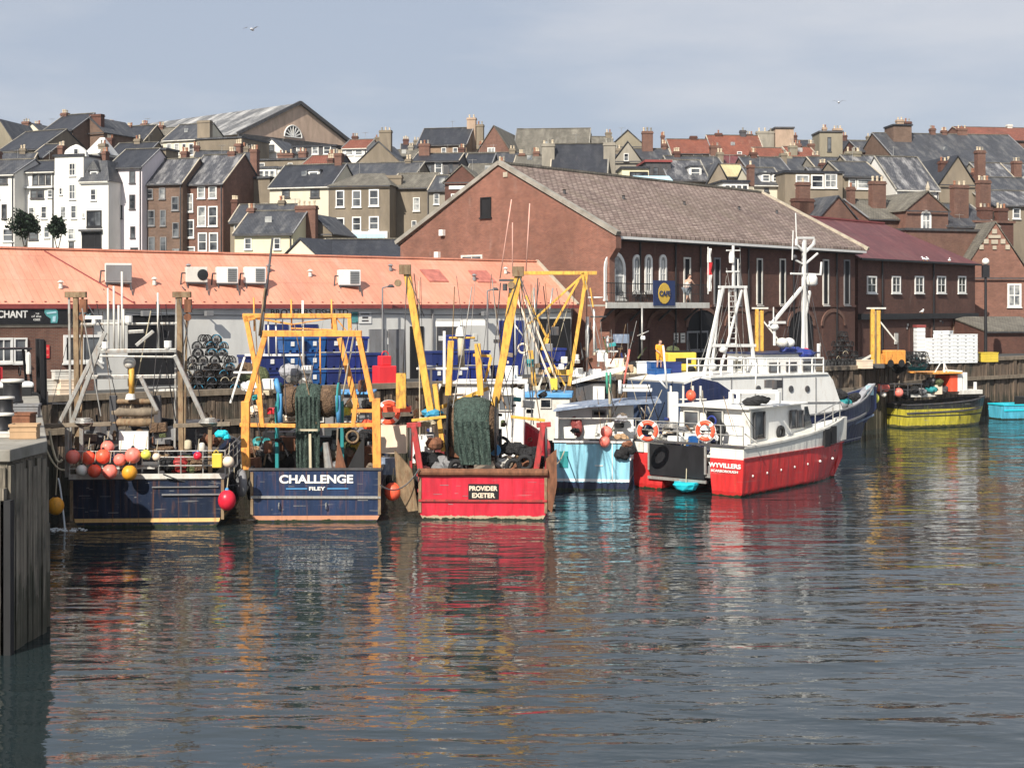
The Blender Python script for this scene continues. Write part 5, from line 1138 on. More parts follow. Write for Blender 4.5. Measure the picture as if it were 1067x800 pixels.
# fenders heaped on the stern rail
BD = A.loc.y - .38; G1 = 'ball fenders heaped on the stern rail of the worn navy trawler'
for px, py, r, mt, l in ((76, 476, 7.6, 'buoy_pink', 'salmon ball fender at the left end of the stern rail heap'), (92, 477, 7.4, 'buoy_orange', 'bright orange red ball fender second along the upper row'),
    (107.5, 475.5, 7.8, 'buoy_orange', 'orange red ball fender in the middle of the upper row'), (85, 490, 6, 'buoy_white', 'white ball fender at the lower left of the heap'),
    (98.5, 490.5, 7, 'buoy_orange', 'orange red ball fender right of the white ball'), (114.5, 491.5, 7.8, 'buoy_pink', 'salmon ball fender in the lower row left of the true orange ball'),
    (125, 479, 6.6, 'buoy_pink', 'small salmon ball fender squeezed beside the largest pink ball'), (138.5, 474.5, 8.4, 'buoy_pink', 'largest pink ball fender in the upper row next to the yellow ball'),
    (152, 473.5, 5.2, 'buoy_yellow', 'lime yellow ball fender right of the heap'), (135, 492.5, 8, 'buoy_amber', 'deep orange ball fender lowest at the right of the heap'),
    (163, 476, 4.2, 'buoy_cream', 'cream ball fender right of the lime yellow ball'), (206, 475, 4.5, 'buoy_red', 'small crimson ball fender on the right half of the rail'),
    (238, 481, 6, 'buoy_cream', 'cream ball fender beside the yellow can at the rail corner')):
    d = BD - (.25 if py > 485 else 0); ball(l, px, py, d, r*d/F, mt, G1)
ball('faded pink ball fender behind the upper row of the heap', 112, 466, BD+.7, .28, 'buoy_pink', G1)
hangball('crimson ball fender hanging between the worn trawler and CHALLENGE', 236.5, 521, 492, A.loc.y-.1, .37, 'buoy_red', None, 1.15)
l = at(226.5, 487, BD); T_ = Thing('jerry_can', 'yellow plastic can tied to the rail corner of the worn trawler', 'can', l); MB().box(-.2, .2, -.13, .13, 0, .58).build('body', 'bright_yellow', T_, bevel=.04); MB().lathe((.1, 0, .58), [(.06, 0), (.06, .08)]).build('cap', 'black_rubber', T_); MB().torus((-.05, 0, .6), .09, .02, 'y', 8, 5, 0, 180).build('handle', 'bright_yellow', T_)
hangball('dull amber ball fender hanging beside the pier', 58, 527, 470, A.loc.y-2, .33, 'buoy_amber', None, 1.1)
w_ = at(62, 462, A.loc.y-2.3); T_ = Thing('hanging_rope', 'pale ropes dropping from the pier edge beside the amber fender', 'rope', (w_.x, w_.y, 0)); MB().sag((-.4, 0, w_.z+.5), (.1, 0, 3), .5, .05).sag((-.6, 0, w_.z), (.2, 0, 2.6), .3, .04).build('strand', 'pale_rope', T_)
# bilge water running out
j = at(67, 500, A.loc.y-.8); T_ = Thing('water_jet', 'thin white jet of bilge water splashing beside the pier', 'water jet', (j.x, j.y, 0)); pts = [(-.25+.28*k/8, 0, 2.1-2.1*(k/8)**1.4) for k in range(9)]
MB().path(pts, .035, 5).build('stream', 'foam_water', T_); m = MB()
for i in range(60): a = random.uniform(0, 6.28); r = random.random()**.6*.95; m.sphere((.05+r*math.cos(a), r*.55*math.sin(a), .01), random.uniform(.03, .09), .35, 6, 4)
tag(m.build('splash', 'foam_water', T_), kind='stuff')

# ---------------------------------------------------------------- B: CHALLENGE
Bt = boat('navy stern trawler CHALLENGE with an orange gantry and green net on its drum', 329, 543.5, 1.5)
hull(Bt, 5.5, 12.5, 2.18, 3.6, 'hull_navy', .5, .97, .95, 'dark_grey')
MB().bar((-2.7, -.04, 1.05), (2.72, -.04, 1.02), .08, .1).build('transom_band', 'galvanised', Bt)
def tx(px, T): return T.p(px, 500, -.03).x
text(Bt, 'CHALLENGE', tx(291, Bt), tx(368, Bt), Bt.p(0, 504.5, 0).z, Bt.p(0, 495.5, 0).z, -.02, 'white_paint', Bt, 'name_lettering', .035)
text(Bt, 'FILEY', tx(322, Bt), tx(339, Bt), Bt.p(0, 511.8, 0).z, Bt.p(0, 508, 0).z, -.02, 'white_paint', Bt, 'port_lettering', .03)
zz = Bt.p(0, 510, 0).z; MB().box(tx(298, Bt), tx(320, Bt), -.03, 0, zz-.02, zz+.02).box(tx(341, Bt), tx(363, Bt), -.03, 0, zz-.02, zz+.02).build('lettering_line', 'blue_paint', Bt)
for px in (291, 340): q = Bt.p(px, 527, 0); MB().torus((q.x, -.03, q.z), .14, .025, 'x', 10, 5).build('towing_eye', 'galvanised', Bt)
d = .25
for pts, w_ in (([(256, 489), (256, 418)], .34), ([(257, 420), (277, 347)], .22), ([(393, 489), (392, 415)], .34), ([(388, 418), (373, 347)], .22), ([(274, 347.5), (377, 347.5)], .26), ([(250, 442.5), (308, 443.5)], .16), ([(334, 443.5), (394, 442.5)], .16), ([(273, 443), (270, 400)], .18), ([(368, 443), (371, 415)], .18), ([(366, 428), (392, 428)], .14)):
    PBar(Bt, pts[0], pts[1], w_, 'orange_steel', 'gantry_frame', d)
d = 2.2
for a, b, w_ in (((253, 329), (366, 329), .2), ((256, 329), (270, 402), .2), ((254, 334), (266, 330), .2), ((348, 329), (350, 349), .18), ((364, 329), (365, 350), .16), ((354, 352), (372, 425), .24), ((266, 404), (274, 440), .16), ((350, 331), (364, 349), .06), ((268, 332), (305, 338), .08), ((305, 338), (348, 331), .05), ((303, 342), (350, 344), .07)):
    PBar(Bt, a, b, w_, 'orange_steel', 'inner_gantry', d)
for px, y0, y1 in ((304, 345, 312), (316, 388, 313), (346, 345, 312), (265, 345, 310), (288, 370, 332), (280, 370, 332), (334, 400, 350)): PT(Bt, [(px, y0), (px-.6, y1)], .05 if px == 316 else .035, 'white_paint' if px in (316, 288, 280) else 'orange_steel', 'whip_aerial', d+.2)
for a, b in (((255, 370), (318, 370)), ((316, 370), (316, 388)), ((304, 386), (317, 387)), ((255, 372), (240, 420)), ((243, 388), (266, 388))): PBar(Bt, a, b, .09, 'white_paint', 'white_rail', d+.3)
PT(Bt, [(272, 352, 1), (275, 325, 1), (284, 248, 1.4)], .05, 'dark_grey', 'crane_pole'); PT(Bt, [(270, 350, 1), (276, 300, 1)], .04, 'rusty_steel', 'crane_pole')
netdrum(Bt, 322.5, 418, 1.6, 1.25, .80, 'teal_plastic', 'green_net', 'brown_net', (309, 333, 488))
m = MB(); q0 = Bt.p(311, 448, .6); q1 = Bt.p(331, 448, .6); m.bar(q0, q1, .08); q2 = Bt.p(323, 452, .6); q3 = Bt.p(323.5, 489, .6); m.bar(q2, q3, .1); m.build('net_strop', 'pale_rope', Bt)
PT(Bt, [(292, 440, 1), (291, 410, 1), (287, 395, 1.2)], .12, 'blue_paint', 'hydraulic_ram'); PT(Bt, [(353, 440, 1), (352, 412, 1)], .11, 'blue_paint', 'hydraulic_ram')
for (px, py), mt, s in (((262, 400), 'white_paint', .45), ((280, 400), 'white_paint', .45), ((300, 385), 'grey_tarp', .5), ((312, 392), 'galvanised', .5), ((320, 385), 'white_paint', .35), ((283, 428), 'red_plastic', .25), ((262, 425), 'buoy_cream', .3), ((360, 424), 'buoy_yellow', .3), ((366, 420), 'pale_rope', .3), ((345, 448), 'white_paint', .45), ((370, 454), 'white_foam', .4), ((373, 460), 'bright_yellow', .5), ((362, 462), 'olive_net', .45), ((352, 452), 'black_net', .45), ((385, 440), 'buoy_orange', .3), ((300, 462), 'rust', .6), ((283, 470), 'dark_grey', .6), ((274, 458), 'teal_plastic', .4)):
    q = Bt.p(px, py, 2.6); (heap(Bt, q.x, q.y, q.z-.2, s, s*.8, s*1.1, mt, 'deck_bundle', 4) if random.random() < .55 else MB().box(q.x-s*.6, q.x+s*.6, q.y-.3, q.y+.3, q.z-s*.5, q.z+s*.5).build('deck_box', mt, Bt, bevel=.03))
for (px, py, h_), mt in (((305, 458, 1.2), 'dark_grey'), ((290, 455, 1.3), 'black_paint'), ((345, 460, 1.0), 'dark_grey'), ((378, 470, 1.1), 'rust')): q = Bt.p(px, py, 3.2); MB().box(q.x-.7, q.x+.7, q.y, q.y+.8, 1.3, q.z+.2).build('winch_body', mt, Bt)
MB().prism([(2.0, .35, 1.9), (2.0, .35, 3.6), (1.15, .35, 1.9)], (0, .12, 0)).build('stern_panel', 'black_rubber', Bt); q = Bt.p(352, 476, .3); MB().prism([(q.x-.12, .3, 2.2), (q.x+.35, .3, 2.2), (q.x, .3, 3.5)], (0, .1, 0)).build('orange_bag', 'rust', Bt)
q = Bt.p(343, 478, .2); MB().tube((q.x, .2, 2.1), (q.x-.15, .2, 3.3), .2, .12).build('grey_sack', 'galvanised', Bt)
cabin(Bt, -1.7, 1.7, 7.2, 9.6, 1.8, 4.9, 'mid_grey', 'wheelhouse', 'blue_paint', .2, aft=((-1.2, -.4, 3.6, 4.4), (.4, 1.2, 3.6, 4.4)))
PT(Bt, [(378, 352, .3), (385, 400, .3)], .02, 'dark_grey', 'wire'); PT(Bt, [(262, 415, 0), (275, 470, 0)], .02, 'dark_grey', 'wire')
l = at(251.5, 503, Bt.loc.y-.1); T_ = Thing('tyre_fender', 'grey scuffed tyre hanging at the left corner of CHALLENGE', 'tyre', l, 20); MB().torus((0, 0, 0), .42, .17, 'x', 22, 8).build('tyre', 'mid_grey', T_, True); MB().tube((0, 0, .5), (0, .1, 1.2), .02).build('rope', 'pale_rope', T_)
hangball('orange ball fender hanging between CHALLENGE and PROVIDER', 409, 512, 488, 61.5, .36, 'buoy_orange', None, 1.1)

# ---------------------------------------------------------------- C: PROVIDER
Cb = boat('bright red stern trawler PROVIDER with yellow derricks and a black net drum', 503, 541.5, -2)
hull(Cb, 5.5, 14, 1.85, 3.6, 'hull_red', .5, .97, .9, 'red_steel')
MB().bar((-2.72, -.05, .82), (2.72, -.05, .82), .08, .09).build('transom_band', 'red_steel', Cb)
MB().lathe((-2.75, -.05, 2.02), [(.16, 0), (.17, 1), (.15, 2.2), (.17, 4), (.16, 5.5)], 'x', 10).build('stern_roller', 'rust', Cb)
zt = lambda y: Cb.p(503, y, 0).z; tX = lambda px: Cb.p(px, 510, 0).x
MB().box(tX(488), tX(519.5), -.05, 0, zt(520), zt(504)).build('name_board', 'black_paint', Cb)
text(Cb, 'PROVIDER', tX(489), tX(518.5), zt(511), zt(506), -.055, 'buoy_cream', Cb, 'name_lettering', .035); text(Cb, 'EXETER', tX(492), tX(516), zt(518.3), zt(513.3), -.055, 'buoy_cream', Cb, 'port_lettering', .035)
for a, b, w_, h in (((424, 283), (449, 430), .30, 1.2), ((541, 283), (515, 425), .32, 1.2), ((534, 290), (519, 400), .16, 1.5), ((470, 355), (467, 412), .26, 1.6), ((497.5, 358), (501, 412), .26, 1.6), ((453, 400), (462, 470), .2, 1.2)): PBar(Cb, a, b, w_, 'yellow_steel', 'derrick', h)
q = Cb.p(418, 407, 1.0); MB().box(q.x-.2, q.x+.2, q.y-.2, q.y+.2, q.z-.75, q.z+.75).box(q.x-.02, q.x+.22, q.y-.22, q.y-.2, q.z-.7, q.z+.7).build('yellow_ram', 'yellow_steel', Cb)
for px, py in ((422, 283), (540, 285)): q = Cb.p(px, py, 1.1); MB().box(q.x-.25, q.x+.25, q.y-.15, q.y+.15, q.z-.12, q.z+.3).lathe((q.x-.3, q.y-.1, q.z-.5), [(.16, 0), (.16, .08)], 'y', 10).build('derrick_head', 'rusty_steel', Cb)
q = Cb.p(531, 292, 1.2); MB().box(q.x-.45, q.x+.45, q.y-.06, q.y+.06, q.z-.05, q.z+.05).lathe((q.x+.1, q.y, q.z-.55), [(.14, 0), (.14, .3)], n=8).lathe((q.x-.2, q.y, q.z-.45), [(.1, 0), (.1, .3)], n=8).build('lamp_cluster', 'dark_grey', Cb)
for a, b in (((521, 290), (533, 208)), ((534, 285), (534, 232)), ((548, 283), (552, 212))): PT(Cb, [a, b], .026, 'faded_pink', 'whip_aerial', 1.6)
netdrum(Cb, 493, 447, 1.3, 1.02, 1.45, 'black_paint', 'green_net', 'brown_net', (480, 512, 484), gw=.74)
for sx, px in ((-1, 431), (1, 566)):
    PBar(Cb, (px, 443), (px+sx*-8, 494), .24, 'red_steel', 'gallows_post', .15); PBar(Cb, (px+sx*2, 443), (px+sx*3, 496), .12, 'red_steel', 'gallows_post', .5)
    PBar(Cb, (px-7, 443), (px+8, 442), .2, 'red_steel', 'gallows_head', .15); PT(Cb, [(px+sx*3, 446), (px+sx*3.5, 480)], .05, 'dark_grey', 'chain', .05)
    PBar(Cb, (px-sx*-2, 438), (px-sx*34, 434), .12, 'yellow_steel', 'spar', .4)
t = Cb.p(422, 510, -.1); MB().prism([(t.x-.5, .3, 2.9), (t.x+.3, -.1, 2.1), (t.x+.55, -.1, .4), (t.x+.1, .2, .3), (t.x-.4, .4, 1.2)], (0, .22, 0)).build('trawl_door', 'rusty_steel', Cb)
t = Cb.p(575, 495, -.1); MB().prism([(t.x-.25, 0, 2.6), (t.x+.2, 0, 3.0), (t.x+.22, 0, 1.5), (t.x, 0, .3), (t.x-.2, 0, .5)], (0, .22, 0)).build('trawl_door', 'rust', Cb)
for px, py, mt, s in ((465, 484, 'black_rubber', .45), (480, 487, 'dark_grey', .4), (530, 485, 'mid_grey', .4), (545, 487, 'rust', .4), (556, 485, 'rust', .4), (450, 480, 'dark_void', .5), (522, 480, 'old_white', .35), (545, 475, 'card', .35), (440, 480, 'rust', .3), (552, 472, 'black_net', .45), (536, 466, 'black_net', .5), (455, 462, 'rust', .45)):
    q = Cb.p(px, py, 1.1); heap(Cb, q.x, q.y, q.z-.1, s, s*.8, s, mt, 'deck_gear', 4)
q = Cb.p(516, 469, .7); MB().lathe((q.x, q.y, q.z), [(.25, 0), (.25, .12)], 'y', 12).build('blue_pulley', 'blue_paint', Cb)
for px, py in ((476, 487), (535, 486), (547, 482)): q = Cb.p(px, py, .3); MB().torus(q, .28, .1, 'y', 16, 6).build('bobbin', 'black_rubber', Cb, True)
cabin(Cb, -1.7, 1.5, 8.4, 11.2, 1.8, 5.3, 'white_paint', 'wheelhouse', 'white_paint', .2, aft=((-1.2, -.5, 4, 4.8), (.3, 1, 4, 4.8)))
for a, b, w_, mt in (((434, 384), (488, 384), .1, 'white_paint'), ((463, 345), (463, 400), .12, 'white_paint'), ((449, 450), (449, 384), .1, 'old_white'), ((436, 320), (437, 385), .08, 'old_white'), ((459, 400), (445, 433), .12, 'white_paint'), ((455, 426), (510, 404), .16, 'yellow_steel'), ((505, 398), (512, 372), .12, 'yellow_steel'), ((493, 370), (512, 371), .12, 'yellow_steel')):
    PBar(Cb, a, b, w_, mt, 'deck_rail', 2.2)
q = Cb.p(480, 339, 6); MB().box(q.x-1.15, q.x-.02, q.y-.2, q.y+.2, q.z-.05, q.z+.2).box(q.x+.0, q.x+1.15, q.y-.2, q.y+.2, q.z+.0, q.z+.25).lathe((q.x, q.y, q.z-.5), [(.25, 0), (.2, .45)]).build('radar', 'white_paint', Cb)
PT(Cb, [(480, 344, 6), (481, 385, 6)], .16, 'pale_rope', 'radar_mast'); PT(Cb, [(468, 352, 6), (495, 352, 6)], .06, 'yellow_steel', 'yard')
for a, b in (((424, 284), (442, 330)), ((541, 286), (560, 335)), ((541, 286), (570, 400)), ((424, 286), (420, 390)), ((422, 330), (423, 400)), ((541, 286), (521, 350)), ((515, 425), (497, 358)), ((552, 330), (520, 420))): PT(Cb, [a, b], .02, 'dark_grey', 'wire', 1.0)
q = Cb.p(450, 433, 1.2); heap(Cb, q.x, q.y, q.z, .45, .4, .3, 'blue_rope', 'blue_rope_bundle', 5); q = Cb.p(444, 441, 1.1); heap(Cb, q.x, q.y, q.z, .4, .4, .3, 'pale_rope', 'spar_bundle', 4)
q = Cb.p(412, 455, 2); MB().box(q.x-.75, q.x+.5, q.y-.3, q.y+.3, q.z-.7, q.z+.5).build('white_locker', 'buoy_cream', Cb); q = Cb.p(407, 484, 1); MB().box(q.x-.5, q.x+.4, q.y-.3, q.y+.3, q.z-.4, q.z+.3).build('blue_locker', 'tarp_blue', Cb); q = Cb.p(442, 465, 2); MB().box(q.x-.5, q.x+.4, q.y-.3, q.y+.3, q.z-.7, q.z+.5).build('white_locker', 'white_paint', Cb)
lifebuoy('orange and white lifebuoy hanging left of the PROVIDER derrick', 405, 430, 63.5, .42, 20)
q = at(414, 428, 62.8); T_ = Thing('fish_tray', 'shallow orange tray beside the lifebuoy left of PROVIDER', 'tray', q); MB().box(-.6, .6, -.3, .3, -.03, .05).box(-.6, -.55, -.3, .3, .05, .2).box(.55, .6, -.3, .3, .05, .2).box(-.55, .55, -.3, -.25, .05, .2).box(-.55, .55, .25, .3, .05, .2).build('tray', 'buoy_orange', T_)

# ---------------------------------------------------------------- I: boat with the yellow A frame and light blue roof behind PROVIDER
Ib = boat('white workboat with a pale blue cabin roof and tall yellow A-frame behind PROVIDER', 552, 503, -4, D=76)
hull(Ib, 3.0, 7.5, 1.9, 3.0, 'hull_black', .5, .95, .8, 'dark_grey')
cabin(Ib, Ib.p(527, 430, 2).x, Ib.p(594, 430, 2).x, 1, 3.6, 1.2, Ib.p(560, 413, 2).z, 'old_white', 'wheelhouse', 'blue_paint', .15, thick=.24, aft=((-.9, -.3, 3.6, 4.1), (.5, 1.1, 3.6, 4.1)))
for a, b, w_ in (((545, 284.5), (622, 284.5), .2), ((607, 284), (611, 302), .2), ((611, 286), (593, 402), .2), ((606, 288), (560, 330), .12), ((560, 330), (548, 340), .12), ((603, 292), (570, 352), .12), ((548, 308), (570, 352), .12), ((570, 352), (566, 365), .3), ((575, 388), (594, 388), .3), ((553, 365), (557, 402), .26), ((567, 362), (589, 402), .09), ((615, 300), (618, 320), .08)): PBar(Ib, a, b, w_, 'yellow_steel', 'a_frame', 3.2)
for a, b in (((539, 312), (577, 404)), ((547, 312), (583, 404))): PBar(Ib, a, b, .11, 'buoy_cream', 'boom', 2.2)
q = Ib.p(577, 400, 2.0); MB().box(q.x-.2, q.x+.2, q.y-.2, q.y+.2, q.z-.3, q.z+.3).build('yellow_float', 'bright_yellow', Ib)
for a, b, mt in (((619, 322), (619, 366), 'white_paint'), ((612, 310), (628, 310), 'white_paint'), ((615, 330), (632, 330), 'dark_grey'), ((536, 300), (537, 370), 'white_paint'), ((556, 300), (560, 360), 'galvanised'), ((530, 330), (545, 350), 'white_paint'), ((576, 300), (569, 350), 'galvanised')): PT(Ib, [a, b], .05, mt, 'mast', 3.5)
for px, py, mt, s in ((533, 388, 'white_paint', .6), (539, 398, 'white_paint', .5), (588, 375, 'old_white', .3), (546, 405, 'white_paint', .45), (572, 410, 'black_rubber', .35), (585, 382, 'white_paint', .25), (553, 378, 'teal_plastic', .35), (578, 345, 'dark_grey', .4), (572, 362, 'mid_grey', .35)): q = Ib.p(px, py, 3); MB().box(q.x-s*.6, q.x+s*.6, q.y-.3, q.y+.3, q.z-s*.6, q.z+s*.6).build('deck_locker', mt, Ib, bevel=.04)
for a, b in (((560, 420), (580, 470)), ((572, 395), (585, 470)), ((590, 400), (575, 460)), ((548, 412), (556, 440))): PT(Ib, [a, b], .035, 'mid_grey', 'guard_rail', 1.2)

# ---------------------------------------------------------------- D: light blue crabber
Db = boat('light blue crab boat with white band and grey awning over its cabin', 617, 510.5, -8)
hull(Db, 3.75, 8.6, 2.35, 2.9, 'hull_sky', .5, .97, .8, 'white_paint', rw=.16)
q0 = Db.p(583, 487, -.02); q1 = Db.p(592, 470, -.02); MB().box(q0.x, q1.x, -.03, .002, q0.z, q1.z).build('scupper_hatch', 'teal_plastic', Db)
q = Db.p(624, 485, -.03); MB().box(q.x-.2, q.x+.2, -.04, 0, q.z-.02, q.z+.02).box(tx(638, Db)-.02, tx(638, Db)+.02, -.04, 0, .5, 2.3).build('transom_trim', 'white_paint', Db)
rl = Db.p(581, 424, .6); rr_ = Db.p(689, 424, .6)
m = MB().add([(rl.x-.2, .5, rl.z-.15), (rr_.x, .9, rl.z+.30), (rr_.x-.3, 3.2, rl.z+.42), (rl.x, 3.0, rl.z+.0), (rl.x+1.6, .4, rl.z+.10), (rl.x+1.6, 3.2, rl.z+.22)], [(0, 4, 5, 3), (4, 1, 2, 5)])
o = len(m.v); m.v += [(v[0], v[1], v[2]-.08) for v in m.v[:o]]; m.f += [(o+3, o+5, o+4, o), (o+5, o+2, o+1, o+4), (0, 6, 10, 4), (4, 10, 7, 1), (1, 7, 8, 2), (2, 8, 11, 5), (5, 11, 9, 3), (3, 9, 6, 0)]; m.build('awning', 'tarp_blue', Db)
c0_, c1_ = Db.p(584, 460, 3).x, Db.p(672, 460, 3).x
m = MB().box(c0_, c1_-.5, 1.5, 1.62, 1.4, rl.z+.06).prism([(c0_, .6, 2.2), (c0_, .9, rl.z-.25), (c0_, 2.6, rl.z-.1), (c0_, 2.6, 2.2)], (.12, 0, 0)); m.build('cabin_wall', 'white_paint', Db)
window(Db.o, Db.p(617, 430, 1.5).x, Db.p(632, 430, 1.5).x, Db.p(617, 434, 1.5).z, Db.p(617, 427, 1.5).z, 1.497, fr='mid_grey', pane='dark_void', style='plain', sill=False)
q = Db.p(601, 440, 1.3); heap(Db, q.x, q.y, q.z-.35, .22, .16, .75, 'maroon_trim', 'hanging_oilskins', 5)
PT(Db, [(635, 400, .8), (636, 440, .8)], .07, 'pale_rope', 'mast_pole'); PT(Db, [(632, 388, .8), (633, 410, .8)], .06, 'green_rope', 'mast_pole'); PT(Db, [(636, 388, .8), (636, 410, .8)], .05, 'green_rope', 'mast_pole')
for a, b in (((665, 420, 1), (674, 434, 1)), ((673, 418, 1), (679, 434, 1)), ((582, 436, 0), (668, 436, .0)), ((590, 462, 0), (655, 461, 0))): PT(Db, [a, b], .045, 'galvanised', 'guard_rail')
MB().box(-1.9, 1.9, -.03, .12, 2.40, 2.52).build('transom_cap', 'dark_grey', Db)
q = Db.p(664, 404, 2); MB().box(q.x-.95, q.x+.75, q.y-.35, q.y+.35, q.z-.18, q.z-.02).box(q.x-.85, q.x+.65, q.y-.3, q.y+.3, q.z, q.z+.16).build('liferaft', 'white_paint', Db, bevel=.04)
PT(Db, [(650, 400, 1.5), (656, 364, 1.5)], .05, 'buoy_pink', 'whip_aerial'); PT(Db, [(646, 410, 1.5), (646, 396, 1.5)], .09, 'white_paint', 'stub_mast'); PT(Db, [(691, 360, 2), (695, 405, 2)], .05, 'white_paint', 'whip_aerial'); PT(Db, [(684, 392, 2), (695, 405, 2)], .05, 'white_paint', 'whip_aerial')
for px, py, mt, s in ((648, 455, 'card', .35), (655, 462, 'rust', .3), (646, 472, 'black_rubber', .4), (655, 468, 'black_rubber', .35), (648, 436, 'grey_tarp', .3)): q = Db.p(px, py, -.05 if py > 460 else .4); heap(Db, q.x, q.y, q.z-.1, s, s*.7, s, mt, 'deck_gear', 4)
ball('pink ball fender sitting on the light blue crab boat', 632, 450, Db.loc.y-.1, .30, 'buoy_pink'); ball('lower pink ball fender wedged beneath another on the light blue crab boat', 630, 460, Db.loc.y-.25, .27, 'buoy_pink', None, 1.1)
lifebuoy('orange lifebuoy on the rail between the light blue and red workboats', 675, 449, 69.3, .40, -10)

# ---------------------------------------------------------------- J: white flared foredeck behind
Jb = boat('white boat with flared white foredeck and cluttered mast behind the blue awning', 622, 480, -6, D=78)
hull(Jb, 3.4, 7.5, 2.0, 3.0, 'hull_black', .45, .92, .8, 'white_paint', power=1.9)
j0, j1_, j2_ = Jb.p(596, 398, .6), Jb.p(650, 384, .6), Jb.p(596, 430, .6)
MB().box(j0.x+.2, j1_.x-.9, .9, 3.5, 1.3, j0.z-.1).build('deckhouse', 'dark_grey', Jb)
MB().prism([(j0.x, .6, j0.z-.12), (j0.x, .6, j0.z+.05), (j1_.x-.4, .6, j1_.z+.0), (j1_.x+.2, .6, j1_.z+.05), (j1_.x+.2, .6, j1_.z-.02), (j1_.x-.6, .6, j1_.z-.3)], (0, 3.2, 0)).build('flared_deck', 'white_paint', Jb)
MB().box(Jb.p(618, 405, .6).x, Jb.p(630, 405, .6).x, .5, .9, Jb.p(0, 412, .6).z, Jb.p(0, 399, .6).z).build('white_locker', 'white_paint', Jb)
for pts, r in (([(612, 372), (612, 330)], .09), ([(632, 400), (633, 350)], .07), ([(618, 366), (644, 366)], .07), ([(628, 352), (638, 352)], .05), ([(624, 380), (618, 340)], .05), ([(669, 370), (669, 320)], .05), ([(664, 350), (676, 345)], .04)): PT(Jb, pts, r, 'white_paint' if r > .05 else 'galvanised', 'mast', 3)
for px, py, mt, s in ((628, 372, 'white_paint', .5), (636, 378, 'white_paint', .45), (602, 388, 'white_paint', .5), (611, 392, 'white_paint', .45), (645, 378, 'buoy_cream', .5), (655, 384, 'card', .45), (620, 390, 'white_foam', .6), (670, 352, 'white_paint', .22), (600, 372, 'old_white', .3)): q = Jb.p(px, py, 3); MB().box(q.x-s*.6, q.x+s*.6, q.y-.3, q.y+.3, q.z-s*.5, q.z+s*.5).build('deck_locker', mt, Jb, bevel=.05)
# ---------------------------------------------------------------- E: WYVILLERS catamaran
tr = at(775, HY, 68); ang = R(-40); uE = Vector((math.cos(ang), math.sin(ang), 0)); cE = Vector((tr.x, tr.y, 0)) - uE*3.2
E = Thing('fishing_boat', 'red and white catamaran workboat lettered WYVILLERS with its transom and side showing', 'fishing boat', cE, -40)
def cathull(sx):
    m = MB(); nS = 14; L_ = 11.2; n = 8
    for i in range(nS+1):
        t = i/nS; k = max(0, (t-.55)/.45); out = 3.2-.55*k**2.2; inn = 1.35+.9*k**1.6; z = 2.32+.75*t**2.2; rk = .9*k**2
        if i == nS: inn = out-.08
        y = L_*t
        for x, h, dy in ((inn, z, 0), (inn, 1.0, 0), (inn+.1*(1-k), .1, -rk), (inn+.3*(1-k), -.5, -rk), (out-.35*(1-k)-.1, -.5, -rk), (out-.1-.25*k, .15, -rk*.9), (out-.03-.12*k, 1.1, -rk*.4), (out, z, 0)): m.v.append((sx*x, y+dy, h))
    for i in range(nS):
        for j in range(n-1): m.f.append((i*n+j, (i+1)*n+j, (i+1)*n+j+1, i*n+j+1))
    for i in range(nS): m.f.append((i*n+7, (i+1)*n+7, (i+1)*n, i*n))
    m.f += [tuple(range(n)), tuple(nS*n+j for j in range(n))]
    m.build('hull', 'hull_red_white', E)
    r = MB()
    for i in range(nS):
        a = m.v[i*n+7]; b = m.v[(i+1)*n+7]; r.bar((a[0], a[1], a[2]+.03), (b[0], b[1], b[2]+.03), .14, .1)
    r.build('gunwale', 'old_white', E)
    r = MB()
    for i in range(nS):
        a = m.v[i*n+7]; b = m.v[(i+1)*n+7]; r.bar((a[0]+sx*.01, a[1], 1.82), (b[0]+sx*.01, b[1], 1.82+.0), .06, .06)
    r.build('rubbing_strake', 'red_steel', E)
    r = MB()
    for i in range(7): r.sphere((sx*3.14, .9+i*1.35, .95+i*.03), .07, 1, 6, 4)
    r.build('scupper', 'white_paint', E)
cathull(1); cathull(-1)
MB().box(-1.4, 1.4, .15, 10.4, .75, 1.35).build('bridge_deck', 'mid_grey', E); MB().box(-1.34, 1.34, .0, .12, .8, 1.0).build('gap_sill', 'galvanised', E)
MB().box(-2.8, 2.8, .4, 10.0, 1.4, 1.5).build('deck', 'deck_wood', E)
ta, tb = E.p(677, 490, -.1).x, E.p(734, 490, -.1).x
MB().box(ta, tb, -.12, -.04, E.p(705, 497, -.1).z, 2.26).build('stern_gate', 'black_paint', E); MB().box(ta-.1, tb+.1, -.14, -.03, E.p(705, 501, -.1).z, E.p(705, 498, -.1).z).box(ta-.1, ta, -.14, -.03, .95, 2.3).box(tb, tb+.1, -.14, -.03, .95, 2.3).build('gate_frame', 'galvanised', E)
MB().box(-3.25, 3.25, -.08, .25, 2.33, 2.42).build('stern_rail_cap', 'dark_grey', E)
zE = lambda y, px=755: E.p(px, y, -.02).z; xE = lambda px: E.p(px, 485, -.02).x
text(E, 'WYVILLERS', xE(738.5), xE(772), zE(487.5), zE(482.5), -.03, 'white_paint', E, 'name_lettering', .035); text(E, 'SCARBOROUGH', xE(741), xE(769), zE(492.2), zE(489.6), -.03, 'white_paint', E, 'port_lettering', .03)
MB().box(xE(661)+.05, xE(671), -.08, -.003, 1.8, 2.3).build('white_corner', 'old_white', E)
Cn = cabin(E, -1.9, 2.2, 2.1, 8.4, 1.5, 4.0, 'white_paint', 'wheelhouse', 'white_paint', .28, aft=((-.2, .8, 2.9, 3.9), (-1.5, -.6, 2.9, 3.8)), rake=.9, taper=.1, right=((.5+2.1, 1.5+2.1, 2.5, 3.85), (6.2, 6.8, 2.8, 3.75), (6.9, 7.5, 2.8, 3.7)))
